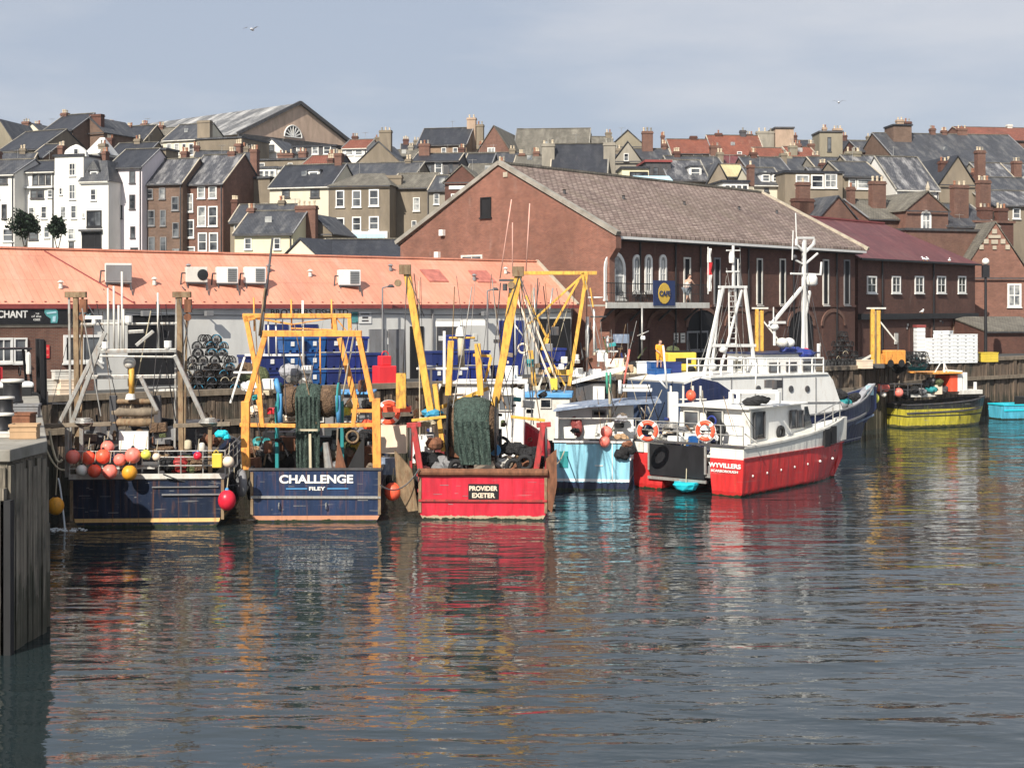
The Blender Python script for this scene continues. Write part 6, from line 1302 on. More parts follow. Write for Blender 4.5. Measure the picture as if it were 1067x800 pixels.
# raked front window seen from the side
m = MB().prism([(2.2, 7.7, 2.75), (2.2, 8.55, 2.75), (2.2, 8.05, 3.85), (2.2, 7.7, 3.85)], (.02, 0, 0)); m.build('side_glass', 'glass', Cn)
MB().box(1.9, 2.35, 2.0, 2.1, 1.5, 4.1).build('cabin_corner', 'old_white', Cn)
MB().torus((2.24, 5.2, 2.7), .26, .1, 'x', 18, 7).build('tyre', 'black_rubber', Cn)
for a, b in (((762, 420), (762, 408)), ((762, 408), (811, 408)), ((811, 408), (811, 420)), ((770, 410), (770, 420))): PBar(E, a, b, .2, 'white_paint', 'roof_frame', 3.5)
q = E.p(790, 416, 3.6); heap(E, q.x, q.y, q.z-.15, .6, .4, .35, 'black_rubber', 'roof_gear', 5); q = E.p(806, 400, 4); MB().box(q.x-.35, q.x+.35, q.y-.3, q.y+.3, q.z-.2, q.z+.2).build('roof_vent', 'dark_grey', E)
PT(E, [(787, 412, 4), (788, 378, 4)], .04, 'white_paint', 'whip_aerial')
# rails along stern and foredeck
rails(E, -3.1, 3.1, .12, (2.9, 3.35), 5, 'galvanised', .028, 2.4)
m = MB()
for z in (3.2, 3.65): m.path([(3.1, 7.2, z-.15), (2.9, 9.0, z+.1), (2.65, 10.8, z+.35)], .03)
for y, x in ((7.2, 3.1), (8.4, 3.0), (9.6, 2.85), (10.7, 2.68)): m.tube((x, y, 2.6), (x, y, 3.55+(y-7.5)*.1), .03)
m.build('guard_rail', 'galvanised', E)
m = MB().tube((1.6, .6, 2.4), (.6, 2.2, 3.5), .05).tube((1.0, 1.1, 1.5), (1.2, 1.4, 3.3), .1).torus((1.1, 1.4, 3.0), .3, .09, 'x', 12, 6); m.build('pot_hauler', 'black_paint', E)
PBar(E, (776, 452), (789, 461), .06, 'galvanised', 'stay', .6)
for x, y, s, mt in ((-.6, 1.2, .5, 'blue_tub'), (.2, 1.0, .55, 'blue_plastic'), (-1.4, 1.0, .4, 'blue_plastic'), (2.6, 5.5, .35, 'black_rubber'), (2.65, 6.8, .35, 'black_rubber'), (2.7, 4.2, .3, 'black_rubber'), (1.9, .9, .3, 'buoy_cream'), (2.5, 1.4, .35, 'mid_grey')): heap(E, x, y, 2.1 if s < .5 else 1.9, s, s*.8, s, mt, 'deck_gear', 4)
for k, (px, py, mt) in enumerate(((689, 441, 'mid_grey'), (700, 441, 'galvanised'), (710, 444, 'mid_grey'), (700, 450, 'black_net'))): q = E.p(px, py, .9); coil(E, q.x, q.y, q.z-.2, .42, mt, 'rope_coil')
for px, py, mt, w2 in ((702, 458, 'white_foam', .75), (722, 458, 'blue_tub', .55), (662, 457, 'buoy_cream', .5)): q = E.p(px, py, .3); MB().box(q.x-w2/2, q.x+w2/2, q.y, q.y+.4, q.z-.2, q.z+.16).build('fish_box', mt, E, bevel=.02)
m = MB().box(-.25, .25, -.02, .22, -.5, .6); q = E.p(870, 452, 6)
MB().box(3.02, 3.18, 8.8, 9.4, 1.9, 2.8).box(3.1, 3.24, 8.0, 8.6, 1.8, 2.7).build('side_fender', 'black_rubber', E)
q = E.p(880, 450, 9); MB().prism([(2.75, 10.4, 1.9), (2.75, 11.3, 1.95), (2.75, 11.4, 3.15), (2.75, 10.4, 3.1)], (-.35, 0, 0)).build('bow_plate', 'old_white', E)
lifebuoy('orange and white lifebuoy on the stern rail of the red workboat', 735, 449, E.w((0, 0, 0)).y-.6, .40, -30)
l = at(734, 437, 70.5); T_ = Thing('pennant', 'small white cloth peak above the lifebuoy on the red workboat', 'cloth', l); MB().lathe((0, 0, -.5), [(.26, 0), (.12, .35), (.03, .6)], n=7).jit(.02).build('cloth', 'white_paint', T_)
l = at(716, 504, E.w((0, 0, 0)).y+.0); T_ = Thing('fender', 'turquoise squashed fender in the gap between the catamaran hulls', 'fender', (l.x-.1, l.y-.4, .1)); MB().lathe((0, 0, 0), [(.2, 0), (.5, .12), (.62, .35), (.6, .42)], n=12).jit(.04).build('body', 'cyan_plastic', T_); MB().tube((0, 0, .4), (.1, .5, 1.6), .02).build('rope', 'pale_rope', T_)
ball('dusty red ball fender tied high between the awning and the navy trawler', 720, 412, 76, .27, 'buoy_orange', None, 1.1)
T_ = Thing('rail_stand', 'white post frame with rails behind the lifebuoys', 'frame', at(706, 440, 76)); m = MB()
for px in (699, 712, 722, 730): a = at(px, 440, 76)-T_.loc; b = at(px, 402, 76)-T_.loc; m.tube(a, b, .06)
a = at(699, 416, 76)-T_.loc; b = at(736, 416, 76)-T_.loc; m.tube(a, b, .04); a = at(697, 412, 76)-T_.loc; m.build('posts', 'old_white', T_); MB().box(-.5, 0, -.3, .3, 0, 1.6).build('cowl', 'white_paint', T_)

# ---------------------------------------------------------------- F: large navy and white trawler behind
bo = at(911, HY, 98); vF = Vector((.82, .57, 0)).normalized(); yF = math.degrees(math.atan2(-vF.x, vF.y)); oF = Vector((bo.x, bo.y, 0)) - vF*19.5
Fb = Thing('fishing_boat', 'large navy trawler with white whaleback, ladder mast and tall white radar mast', 'fishing boat', oF, yF)
hull(Fb, 6.2, 19.5, 2.2, 3.75, 'hull_dark_blue', .45, .92, 1.2, 'mid_grey', bowp=6)
T_ = Fb; xs_ = 2.2
# superstructure placed by where its near side stands
nr = lambda px, py, x=2.7: None
def sidep(px, py, xl):
    """point of Fb's local plane x = xl on the line of sight"""
    u = Vector((math.cos(Fb.yaw), math.sin(Fb.yaw), 0)); r = Vector(((px-CX)/F, 1, -(py-HY)/F)); C_ = Vector((0, 0, CZ))
    k = (xl + (Fb.loc-C_).dot(u)) / r.dot(u); return Matrix.Rotation(-Fb.yaw, 3, 'Z') @ (C_ + r*k - Fb.loc)
pr = [sidep(px, py, 2.6) for px, py in ((712, 398), (738, 393), (760, 391), (862, 388), (868, 396), (878, 426), (866, 432), (800, 436), (730, 436))]
MB().prism([(p_.x, p_.y, p_.z) for p_ in pr], (-5.2, 0, 0)).build('shelterdeck', 'white_paint', Fb)
pr = [sidep(px, py, 2.63) for px, py in ((712, 401), (730, 394), (748, 398), (768, 412), (768, 436), (712, 436))]
MB().prism([(p_.x, p_.y, p_.z) for p_ in pr], (-.02, 0, 0)).build('navy_panel', 'hull_dark_blue', Fb)
a = sidep(712, 398, 2.6); MB().box(-2.5, 2.55, a.y-.06, a.y-.01, a.z-2.6, a.z-.1).build('stern_panel', 'cloth_navy', Fb)
def SB(a, b, w_, mt, name, xl, xb=None):
    return MB().bar(sidep(a[0], a[1], xl), sidep(b[0], b[1], xl if xb is None else xb), w_).build(name, mt, Fb, bevel=.01)
for x in (2.4, -2.2):
    m = MB()
    for y_ in (373, 380): m.tube(sidep(716, y_+1, x), sidep(858, y_, x), .05)
    for k in range(13): px = 716+k*142/12; m.tube(sidep(px, 391, x), sidep(px, 373, x), .045)
    m.build('guard_rail', 'white_paint', Fb)
wh0, wh1 = sidep(795, 385, 1.6), sidep(850, 385, 1.6)
C2 = cabin(Fb, -1.6, 1.6, wh0.y, wh1.y, pr[0].z-.3, sidep(820, 369, 1.6).z, 'white_paint', 'wheelhouse', 'hull_dark_blue', .2, aft=((-1.1, -.2, pr[0].z+.6, pr[0].z+1.2),), right=((wh0.y+.5, wh0.y+1.4, pr[0].z+.5, pr[0].z+1.1), (wh0.y+2, wh0.y+2.9, pr[0].z+.5, pr[0].z+1.1), (wh0.y+3.5, wh0.y+4.4, pr[0].z+.5, pr[0].z+1.1)))
q = sidep(830, 366, 1.0); heap(Fb, q.x, q.y, q.z-.2, 1.0, 1.6, .55, 'blue_plastic', 'roof_cover', 8)
LM_ = [((753, 299), (733, 392), .17), ((750, 302), (741, 392), .13), ((776, 299), (787, 388), .17), ((749, 299), (778, 299), .15), ((773, 302), (750, 388), .12), ((742, 360), (787, 360), .18)]
for a, b, w_ in LM_: SB(a, b, w_, 'white_paint', 'ladder_mast', 1.4)
m = MB()
for px in (759.5, 766.5): m.bar(sidep(px, 300, 1.3), sidep(px+.5, 360, 1.3), .07)
for k in range(11): m.bar(sidep(759.5, 303+k*5.5, 1.3), sidep(767, 303+k*5.5, 1.3), .05)
m.build('ladder', 'white_paint', Fb)
for a, b, w_ in (((764, 299), (764, 256), .12), ((757, 283), (770, 283), .1), ((757, 261), (771, 261), .08), ((769, 299), (769, 270), .06)): SB(a, b, w_, 'white_paint', 'topmast', 1.3)
q = sidep(762.5, 268, 1.3); MB().lathe((q.x, q.y, q.z-.35), [(.17, 0), (.19, .35), (.15, .7)], n=10).build('mast_lantern', 'white_paint', Fb)
for a, b, w_ in (((838, 250), (837, 372), .2), ((835, 300), (801, 341), .18), ((844, 303), (839, 330), .14), ((830, 255), (838, 263), .14), ((848, 254), (839, 263), .14), ((830, 256), (830, 249), .14), ((848, 255), (848, 249), .14), ((830, 248), (848, 248), .14), ((838, 276), (829, 271), .11), ((838, 276), (852, 264), .11), ((824, 285), (855, 286), .12), ((855, 287), (856, 273), .1), ((830, 249), (829, 222), .06), ((825.5, 271), (826.5, 240), .06), ((839, 300), (841, 372), .12)): SB(a, b, w_, 'white_paint', 'radar_mast', 1.0)
q = sidep(845, 292, 1.0); MB().lathe((q.x, q.y, q.z-.35), [(.3, 0), (.42, .1), (.42, .5), (.3, .72)], n=14).build('radome', 'white_paint', Fb, True)
q = sidep(828, 268, 1.0); MB().sphere((q.x, q.y, q.z), .16).build('mast_lamp', 'dark_grey', Fb)
for a, b, w_ in (((807, 342), (807, 360), .13), ((802, 336), (818, 336), .16), ((806, 320), (806, 336), .06), ((853, 372), (853, 358), .16)): SB(a, b, w_, 'white_paint', 'deck_radar', 1.2)
q = sidep(807, 341, 1.2); MB().lathe((q.x, q.y, q.z-.15), [(.2, 0), (.3, .15), (.2, .35)], n=12).build('radome', 'white_paint', Fb, True)
for px, py, s, mt in ((742, 382, .3, 'white_paint'), (753, 364, .25, 'white_paint'), (815, 357, .4, 'old_white'), (822, 357, .4, 'white_paint'), (840, 365, .2, 'red_plastic')): q = sidep(px, py, 1.4); MB().sphere((q.x, q.y, q.z), s, .8, 10, 6).build('deck_float', mt, Fb, True)
pw = [sidep(px, py, 2.61) for px, py in ((785, 404), (803, 404), (803, 397), (785, 397))]
for i in range(4):
    q = sidep(790+i*17, 405, 2.62); MB().lathe((q.x, q.y, q.z), [(.2, 0), (.2, .05), (.14, .06)], 'x', 12).build('porthole', 'dark_grey', Fb)
a, b = sidep(745, 420, 2.62), sidep(876, 419, 2.62); MB().bar((2.63, a.y, a.z), (2.63, b.y, b.z), .05, .07).build('deck_trim', 'mid_grey', Fb)
a, b = sidep(740, 393, 2.62), sidep(862, 389, 2.62); MB().bar((2.65, a.y, a.z), (2.65, b.y, b.z), .1, .1).build('deck_edge', 'white_paint', Fb)
for px in (762, 815, 850): a, b = sidep(px, 393, 2.62), sidep(px, 430, 2.62); MB().bar((2.63, a.y, a.z), (2.63, a.y, b.z), .04, .05).build('plate_seam', 'mid_grey', Fb)
# raised bow bulwark and deck gear
pb = [sidep(px, py, 0) for px, py in ((868, 440), (874, 434), (889, 422), (898, 408), (906, 401), (911, 403), (911, 425), (900, 440))]
MB().prism([(p_.x+.2, p_.y, p_.z) for p_ in pb], (-.45, 0, 0)).build('bow_bulwark', 'hull_dark_blue', Fb)
m = MB()
for (a, b) in zip(pb[1:4], pb[2:5]): m.bar(Vector(a)+Vector((.2, 0, .05)), Vector(b)+Vector((.2, 0, .05)), .5, .12)
m.build('bulwark_rail', 'grey_tarp', Fb)
q = sidep(906, 407, .3); MB().box(q.x-.02, q.x+.1, q.y-.35, q.y+.3, q.z-.3, q.z+.35).build('registration_plate', 'pale_blue', Fb)
for px, py, mt in ((880, 415, 'teal_plastic'), (875, 408, 'black_net'), (884, 420, 'mid_grey'), (892, 412, 'black_net'), (872, 420, 'mid_grey')): q = sidep(px, py, 0); heap(Fb, q.x, q.y, q.z-.3, .5, .5, .5, mt, 'foredeck_gear', 5)
# scrolled name on the bow as small white strokes is unreadable in the photo: a pale sheer line carries it
a, b = sidep(884, 443, .9), sidep(909, 432, .25)
MB().bar(Vector(a)+Vector((.25, 0, 0)), Vector(b)+Vector((.12, 0, 0)), .05, .12).build('bow_lettering', 'tarp_blue', Fb)

# ---------------------------------------------------------------- G: small yellow boat
gb_ = at(1026, HY, 110.5); vG = Vector((.93, .36, 0)).normalized(); oG = Vector((gb_.x, gb_.y, 0)) - vG*8.2
Gb = Thing('fishing_boat', 'small grimy yellow potting boat with an orange canopy roof by the far quay', 'fishing boat', oG, math.degrees(math.atan2(-vG.x, vG.y)))
hull(Gb, 2.9, 8.2, 1.75, 2.15, 'hull_yellow', .55, .9, .6, 'dark_grey')
def gp(px, py, xl=.9):
    u = Vector((math.cos(Gb.yaw), math.sin(Gb.yaw), 0)); r = Vector(((px-CX)/F, 1, -(py-HY)/F)); C_ = Vector((0, 0, CZ))
    k = (xl + (Gb.loc-C_).dot(u)) / r.dot(u); return Matrix.Rotation(-Gb.yaw, 3, 'Z') @ (C_ + r*k - Gb.loc)
def gbox(x0, x1, y0, y1, mt, nm, xa=-.9, xb=.9):
    a = gp(x0, y1, xb); b = gp(x1, y0, xb); MB().box(xa, xb, a.y, b.y, a.z, b.z).build(nm, mt, Gb, bevel=.02)
gbox(966, 1003, 387.5, 390, 'orange_steel', 'canopy_roof', -1.2, 1.2); gbox(998, 1003, 386, 408, 'white_paint', 'wheelhouse_post'); gbox(1004, 1008, 388, 407, 'white_paint', 'wheelhouse_post', .7); gbox(990, 998, 391, 408, 'buoy_orange', 'wheelhouse_side'); gbox(1000, 1024, 406, 411, 'old_white', 'foredeck_coaming'); gbox(1016, 1018, 398, 406, 'white_paint', 'bow_post', .6, .8)
gbox(948, 976, 410, 414, 'old_white', 'deck_box', -.6, .6); gbox(975, 982, 401, 411, 'buoy_cream', 'engine_box', -.2, .8)
m = MB().tube(gp(984, 388), gp(984, 378), .08).bar(gp(974, 388), gp(980, 378), .06).bar(gp(988, 388), gp(984, 378), .06); m.build('gantry', 'white_paint', Gb)
m = MB()
for px in (918, 932, 946, 960): m.tube(gp(px, 412, 1.3), gp(px, 400, 1.3), .04)
m.tube(gp(918, 400, 1.3), gp(962, 400, 1.3), .04).tube(gp(918, 406, 1.3), gp(962, 406, 1.3), .03).build('guard_rail', 'dark_grey', Gb)
for px, py, mt in ((952, 404, 'black_net'), (940, 409, 'black_net'), (970, 404, 'teal_plastic'), (968, 396, 'dark_grey'), (975, 396, 'olive_net'), (982, 404, 'dark_grey'), (960, 407, 'mid_grey')): q = gp(px, py, .4); heap(Gb, q.x, q.y, q.z-.2, .5, .5, .5, mt, 'deck_gear', 4)
GD = 106.4
ball('rosy ball fender, leftmost over the yellow boat stern', 916.5, 404, GD, .30, 'buoy_pink'); ball('rosy ball fender touching the leftmost one over the yellow boat stern', 923, 404, GD+.2, .30, 'buoy_pink'); ball('salmon ball fender standing apart over the yellow boat rail', 936.5, 409, GD-.2, .34, 'buoy_pink'); ball('pale ball fender below the two rosy ones', 921, 411, GD, .2, 'buoy_white'); ball('long lemon fender beside the bow of the big navy trawler', 912.5, 415, 98.5, .24, 'buoy_yellow', None, 1.4)
# ---------------------------------------------------------------- H: cyan boat
hb_ = at(1038, HY, 116); Hb = Thing('rowing_boat', 'bright cyan open boat cut by the right picture edge', 'boat', (hb_.x, hb_.y, 0), -84)
hull(Hb, 2.2, 5.2, 1.15, 1.15, 'hull_cyan', .7, .92, .5, 'cyan_plastic'); MB().box(-.8, .8, 2.2, 3.6, .6, 1.75).build('engine_cover', 'black_rubber', Hb, bevel=.05)
Hb.o.rotation_euler[2] = R(-75)
# mooring lines
def line(lab, a, b, drop, mt='pale_rope'):
    A_, B_ = at(*a), at(*b); t = Thing('mooring_rope', lab, 'rope', (A_.x, A_.y, 0)); MB().sag(A_-t.loc, B_-t.loc, drop, .03, 9).build('rope', mt, t)
line('slack rope crossing the stern of the worn navy trawler', (170, 494, A.loc.y-.3), (252, 504, Bt.loc.y-.3), .25, 'dark_grey')
line('mooring line dropping from CHALLENGE towards PROVIDER', (396, 505, Bt.loc.y-.2), (437, 488, Cb.loc.y-.2), .5, 'dark_grey')
line('mooring line between PROVIDER and the light blue crab boat', (570, 480, Cb.loc.y), (588, 470, Db.loc.y-.2), .4)

# ---------------------------------------------------------------- working clutter: blocks, hoses, boards, ropes, wires
def clutter(T, x0, x1, y0, y1, d0, d1, n, mats, smin=.12, smax=.4, base=None):
    for i in range(n):
        px, py, d = random.uniform(x0, x1), random.uniform(y0, y1), random.uniform(d0, d1); q = T.p(px, py, d); s = random.uniform(smin, smax); mt = random.choice(mats); k = random.random()
        if k < .3: MB().box(q.x-s, q.x+s, q.y-s*.5, q.y+s*.5, q.z-s*.6, q.z+s*.5).rot(random.uniform(-12, 12), q, 'Y').build('deck_box', mt, T, bevel=.03)
        elif k < .55: heap(T, q.x, q.y, q.z-.1, s*1.3, s, s*1.2, mt, 'gear_heap', 4)
        elif k < .75: MB().bar((q.x, q.y, q.z-s*2), (q.x+random.uniform(-.5, .5), q.y+.1, q.z+s*2.2), .07).build('upright', mt, T)
        elif k < .87: MB().torus(q, s, s*.22, random.choice('xyz'), 14, 6).build('hose_coil', mt, T, True)
        else: MB().lathe((q.x, q.y, q.z-s), [(s*.6, 0), (s*.7, s*.3), (s*.6, s*1.6), (s*.3, s*1.8)], n=10).build('drum', mt, T, True)
def wires(T, x0, x1, ya, yb, n, spread=30, d0=.3, d1=3):
    for i in range(n):
        a = (random.uniform(x0, x1), random.uniform(ya, ya+14)); b = (a[0]+random.uniform(-spread, spread), random.uniform(yb-20, yb)); d = random.uniform(d0, d1)
        MB().sag(T.p(a[0], a[1], d), T.p(b[0], b[1], d+random.uniform(-.3, .6)), random.choice((0, 0, .15, .3)), random.choice((.012, .018, .025)), 5).build('rigging_wire', random.choice(('dark_grey', 'dark_grey', 'black_paint', 'galvanised', 'pale_rope', 'rusty_steel')), T)
DK = ['dark_grey', 'black_rubber', 'black_net', 'rust', 'mid_grey', 'dark_void', 'brown_net', 'rusty_steel', 'deck_wood']
MX = DK + ['old_white', 'buoy_cream', 'teal_plastic', 'pale_rope', 'olive_net', 'card', 'navy_tub']
clutter(A, 84, 228, 436, 478, .8, 3.2, 34, DK); clutter(A, 66, 225, 452, 480, .5, 2.0, 18, MX, .1, .25); wires(A, 72, 195, 312, 450, 14)
clutter(Bt, 262, 392, 448, 486, 1.0, 3.5, 30, DK); clutter(Bt, 262, 392, 395, 470, 1.5, 4.0, 30, MX, .08, .3); wires(Bt, 258, 372, 330, 445, 12)
clutter(Cb, 440, 566, 462, 490, .7, 2.5, 28, DK); clutter(Cb, 428, 570, 400, 478, 1.8, 5, 34, MX, .08, .3); wires(Cb, 424, 570, 285, 460, 16)
clutter(Ib, 522, 598, 360, 470, 1.0, 5, 30, MX + ['white_paint', 'yellow_steel'], .08, .28); wires(Ib, 540, 618, 290, 430, 12, 35, 1, 4)
clutter(Jb, 598, 668, 355, 398, 1.2, 4, 24, MX + ['white_paint', 'white_paint', 'galvanised'], .08, .24); wires(Jb, 600, 672, 330, 410, 8, 25, 1, 4)
clutter(Db, 590, 655, 430, 470, .4, 2.2, 16, MX, .08, .22); wires(Db, 590, 690, 395, 455, 7, 20, .3, 2)
clutter(E, 668, 745, 436, 462, .5, 2.2, 22, MX + ['blue_plastic'], .08, .26); wires(E, 680, 780, 405, 455, 6, 20, .5, 3)
for i in range(9):
    a = (random.choice((764, 757, 771)), random.uniform(258, 300)); b = (random.uniform(722, 800), 385); MB().sag(sidep(a[0], a[1], 1.3), sidep(b[0], b[1], random.uniform(-1.5, 2)), .1, .018, 4).build('stay_wire', 'galvanised', Fb)
for i in range(8):
    a = (838, random.uniform(250, 300)); b = (random.uniform(800, 872), 385); MB().sag(sidep(a[0], a[1], 1.0), sidep(b[0], b[1], random.uniform(-1.5, 2)), .1, .018, 4).build('stay_wire', 'dark_grey', Fb)
# scuffed stripes and small marks that break up the transoms
for T, w0, z0_, z1_, n in ((A, 3.0, .5, 1.9, 16), (Bt, 2.55, .4, 1.9, 12), (Cb, 2.5, .4, 1.6, 9)):
    m = MB()
    for i in range(n): x = random.uniform(-w0, w0); z = random.uniform(z0_, z1_); l = random.uniform(.05, .45); m.box(x, x+l, -.012, -.004, z, z+random.uniform(.01, .03))
    tag(m.build('scuff_marks', 'mid_grey', T), kind='stuff')
for sx in (-1, 1):
    for T, h in ((A, 1.95), (Bt, 2.1), (Cb, 1.8)): MB().box(sx*T.B/2*.97-.06, sx*T.B/2*.97+.06, -.05, .02, .3, h).build('corner_post', 'rusty_steel', T)
    for k in range(2): q = Bt; 
for T, x, y in ((A, 3.25, 2), (A, 3.3, 4.2), (Bt, -2.95, 1.6), (Bt, 2.95, 2.2), (Cb, -2.95, 2.4)):
    w_ = T.w((x, y, 1.2)); t = Thing('tyre_fender', 'black tyre fender hanging on the side of the ' + {A: 'worn navy trawler', Bt: 'CHALLENGE trawler', Cb: 'PROVIDER trawler'}[T] + (', forward' if y > 4 else ', right side' if x > 0 and T is Bt else ', left side' if x < 0 else ', aft'), 'tyre', w_, math.degrees(T.yaw)); MB().torus((0, 0, 0), .38, .14, 'x', 18, 7).build('tyre', 'black_rubber', t, True); MB().tube((0, 0, .4), (0, 0, 1.0), .02).build('rope', 'pale_rope', t)
# ================================================================ gear on the quay
# lobster pot
def make_pot():
    t = Thing('lobster_pot', 'black hooped lobster pot', 'lobster pot', (0, 0, 0)); L_, W_, H_ = .36, .24, .36
    m = MB()
    for y in (-L_, 0, L_): m.torus((0, y, .12), W_, .028, 'y', 10, 5, 0, 180).bar((W_, y, .12), (W_, y, 0), .055).bar((-W_, y, .12), (-W_, y, 0), .055)
    m.bar((-W_, -L_, .02), (-W_, L_, .02), .05).bar((W_, -L_, .02), (W_, L_, .02), .05)
    m.build('frame', 'black_rubber', t)
    m = MB().bar((0, -L_, H_), (0, L_, H_), .03)
    for a in (40, 140, 15, 165, 65, 115): m.bar((W_*math.cos(R(a)), -L_, .12+W_*math.sin(R(a))), (W_*math.cos(R(a)), L_, .12+W_*math.sin(R(a))), .012)
    for y in (-L_-.01, L_+.01):
        for x in (-.15, -.08, 0, .08, .15): m.bar((x, y, .05), (x, y, .12+math.sqrt(W_**2-x*x)), .012)
        for z in (.1, .18, .26): m.bar((-.2, y, z), (.2, y, z), .012)
    m.build('netting', 'black_net', t)
    MB().box(-W_*.95, W_*.95, -L_, L_, 0, .04).box(-.1, .1, -.12, .12, .04, .2).build('base', 'dark_grey', t)
    MB().torus((0, -L_-.03, .14), W_*.95, .018, 'y', 10, 4, 10, 170).build('rope_edge', 'green_rope' , t)
    return t
pot = make_pot(); PT_ = tree_of(pot.o)
pot2 = tree_of(copy_tree(PT_) if False else pot.o)
potg = {'left': 'lobster pots stacked beside the grey shed wall', 'right': 'lobster pots stacked against the dark store', 'low': 'lobster pots lying along the far quay'}
ORD = ['first', 'second', 'third', 'fourth', 'fifth', 'sixth', 'seventh', 'eighth', 'ninth']
ROW = ['bottom', 'second', 'third', 'fourth', 'fifth', 'sixth', 'seventh', 'eighth']
def pots(x0, x1, ytop, ybot, D, yaw, rows, deep, lab, grp):
    a = at(x0, ybot, D); b = at(x1, ybot, D); n = int((b-a).length/.56); zb = QZ
    for r in range(rows):
        k = n-int(r*.45)
        for i in range(k):
            for dd in range(deep):
                f = (i+.5+(n-k)/2)/n; q = a.lerp(b, f); q.z = zb + r*.37; q += Vector((-.4, .6, 0))*dd*.9
                o = place(PT_, q + Vector((random.uniform(-.06, .06), random.uniform(-.1, .1), 0)), yaw + random.uniform(-16, 16)); tag(o, lab % (ORD[i], ROW[r]), 'lobster pot', grp)
                for c in kids(o):
                    if c.name.startswith('rope_edge') and random.random() < .55: c.data = EDGE[random.randrange(3)]
EDGE = []
for mt in ('pale_rope', 'blue_rope', 'black_net'):
    d_ = [c for c in kids(pot.o) if c.name.startswith('rope_edge')][0].data.copy(); d_.materials[0] = MATS[mt]; EDGE.append(d_)
pots(188, 250, 362, 412, 75.5, 20, 8, 1, 'hooped lobster pot, %s from left in the %s layer, by the grey shed wall', potg['left'])
pots(863, 893, 345, 384, 108, 30, 8, 1, 'hooped lobster pot, %s from left in the %s layer, before the maroon store', potg['right'])
pots(930, 966, 366, 382, 106.5, 20, 3, 1, 'lobster pot, %s from left in the %s layer, just left of the white boxes', potg['low'])
def tarpheap(lab, px, py, D, rx, ry, rz, mt, nm='net_pile', cat='net pile'):
    l = at(px, py, D); t = Thing(nm, lab, cat, (l.x, l.y, QZ)); m = MB()
    for i in range(14): a = random.uniform(0, 6.28); q = random.random(); m.sphere((math.cos(a)*rx*q*.7, math.sin(a)*ry*q*.7, rz*.25*random.random()), rx*random.uniform(.3, .5), rz/rx*1.1*(1.2-q*.6), 9, 6)
    m.jit(.05).build('heap', mt, t); return t
tarpheap('rust brown net pile on top of the quay behind the black pots', 222, 405, 77, 1.6, 1, 1.9, 'brown_net'); tarpheap('brown net pile left of the blue tubs', 254, 405, 78, 1.1, .9, 2.1, 'brown_net'); tarpheap('dark olive net pile behind the orange gantry', 270, 405, 77, 1.1, .9, 1.5, 'olive_net')
tarpheap('black net pile under the cafe arches', 660, 392, 92.5, 1.0, .8, 1.3, 'black_net'); tarpheap('olive green net pile beside the person in orange', 700, 392, 95, 1.2, .9, 2.4, 'olive_net'); tarpheap('mixed brown gear heap near the yellow machine', 648, 392, 92, 1.2, .9, 1.1, 'pale_rope', 'rope_pile', 'rope pile'); tarpheap('dark heap of nets beside the orange machine body', 935, 384, 108, .9, .7, 1.2, 'black_net'); tarpheap('teal rope heap left of the white boxes', 955, 384, 107, .8, .6, .8, 'teal_plastic', 'rope_pile', 'rope pile')
# blue tubs
def tub(lab, px, D, lvl, mt, w_=1.2, d_=1.0, h=.82, grp='big blue fish tubs stacked on the quay', yaw=32):
    l = at(px, 400, D); t = Thing('fish_tub', lab, 'tub', (l.x, l.y, QZ+lvl*(h+.12)), yaw, grp)
    m = MB().add([(-w_/2+.05, -d_/2+.05, .12), (w_/2-.05, -d_/2+.05, .12), (w_/2-.05, d_/2-.05, .12), (-w_/2+.05, d_/2-.05, .12), (-w_/2, -d_/2, h), (w_/2, -d_/2, h), (w_/2, d_/2, h), (-w_/2, d_/2, h)], [(0, 3, 2, 1), (0, 1, 5, 4), (1, 2, 6, 5), (2, 3, 7, 6), (3, 0, 4, 7), (4, 5, 6, 7)]); m.build('shell', mt, t)
    MB().box(-w_/2-.04, w_/2+.04, -d_/2-.04, d_/2+.04, h-.1, h+.03).build('rim', mt, t)
    m = MB()
    for x in (-w_/2+.2, 0, w_/2-.2): m.box(x-.12, x+.12, -d_/2+.05, d_/2-.05, 0, .12)
    m.build('feet', mt, t)
    if random.random() < .4: MB().box(-.2, .0, -d_/2-.02, -d_/2+.05, .35, .6).build('label_plate', 'white_paint', t)
cols = [(262, 79, 2, 'navy_tub'), (282, 79.5, 2, 'navy_tub'), (303, 80.5, 3, 'blue_tub'), (326, 81.5, 3, 'blue_tub'), (348, 82, 3, 'navy_tub'), (370, 82, 3, 'blue_plastic'), (386, 82.5, 2, 'navy_tub'), (455, 86, 2, 'navy_tub'), (477, 86.5, 3, 'blue_plastic'), (497, 87, 2, 'blue_plastic'), (524, 88, 1, 'navy_tub'), (577, 92, 2, 'blue_plastic')]
cn = ['left of the orange gantry', 'seen through the left of the orange gantry', 'behind the white rail of CHALLENGE', 'behind the net drum of CHALLENGE', 'seen through the right of the orange gantry', 'right of the orange gantry', 'beside the red tank', 'right of the left yellow derrick', 'under the radar of PROVIDER', 'between the short yellow posts', 'left of the right yellow derrick', 'behind the yellow A-frame']
ln = ['bottom', 'middle', 'top']
for (px, D, n, mt), c_ in zip(cols, cn):
    for k in range(n): tub('%s fish tub, %s of the stack %s' % ({'navy_tub': 'dull navy', 'blue_plastic': 'royal blue', 'blue_tub': 'mid blue'}[mt], ln[k] if k < n-1 or n == 3 else 'top', c_), px, D, k, mt)
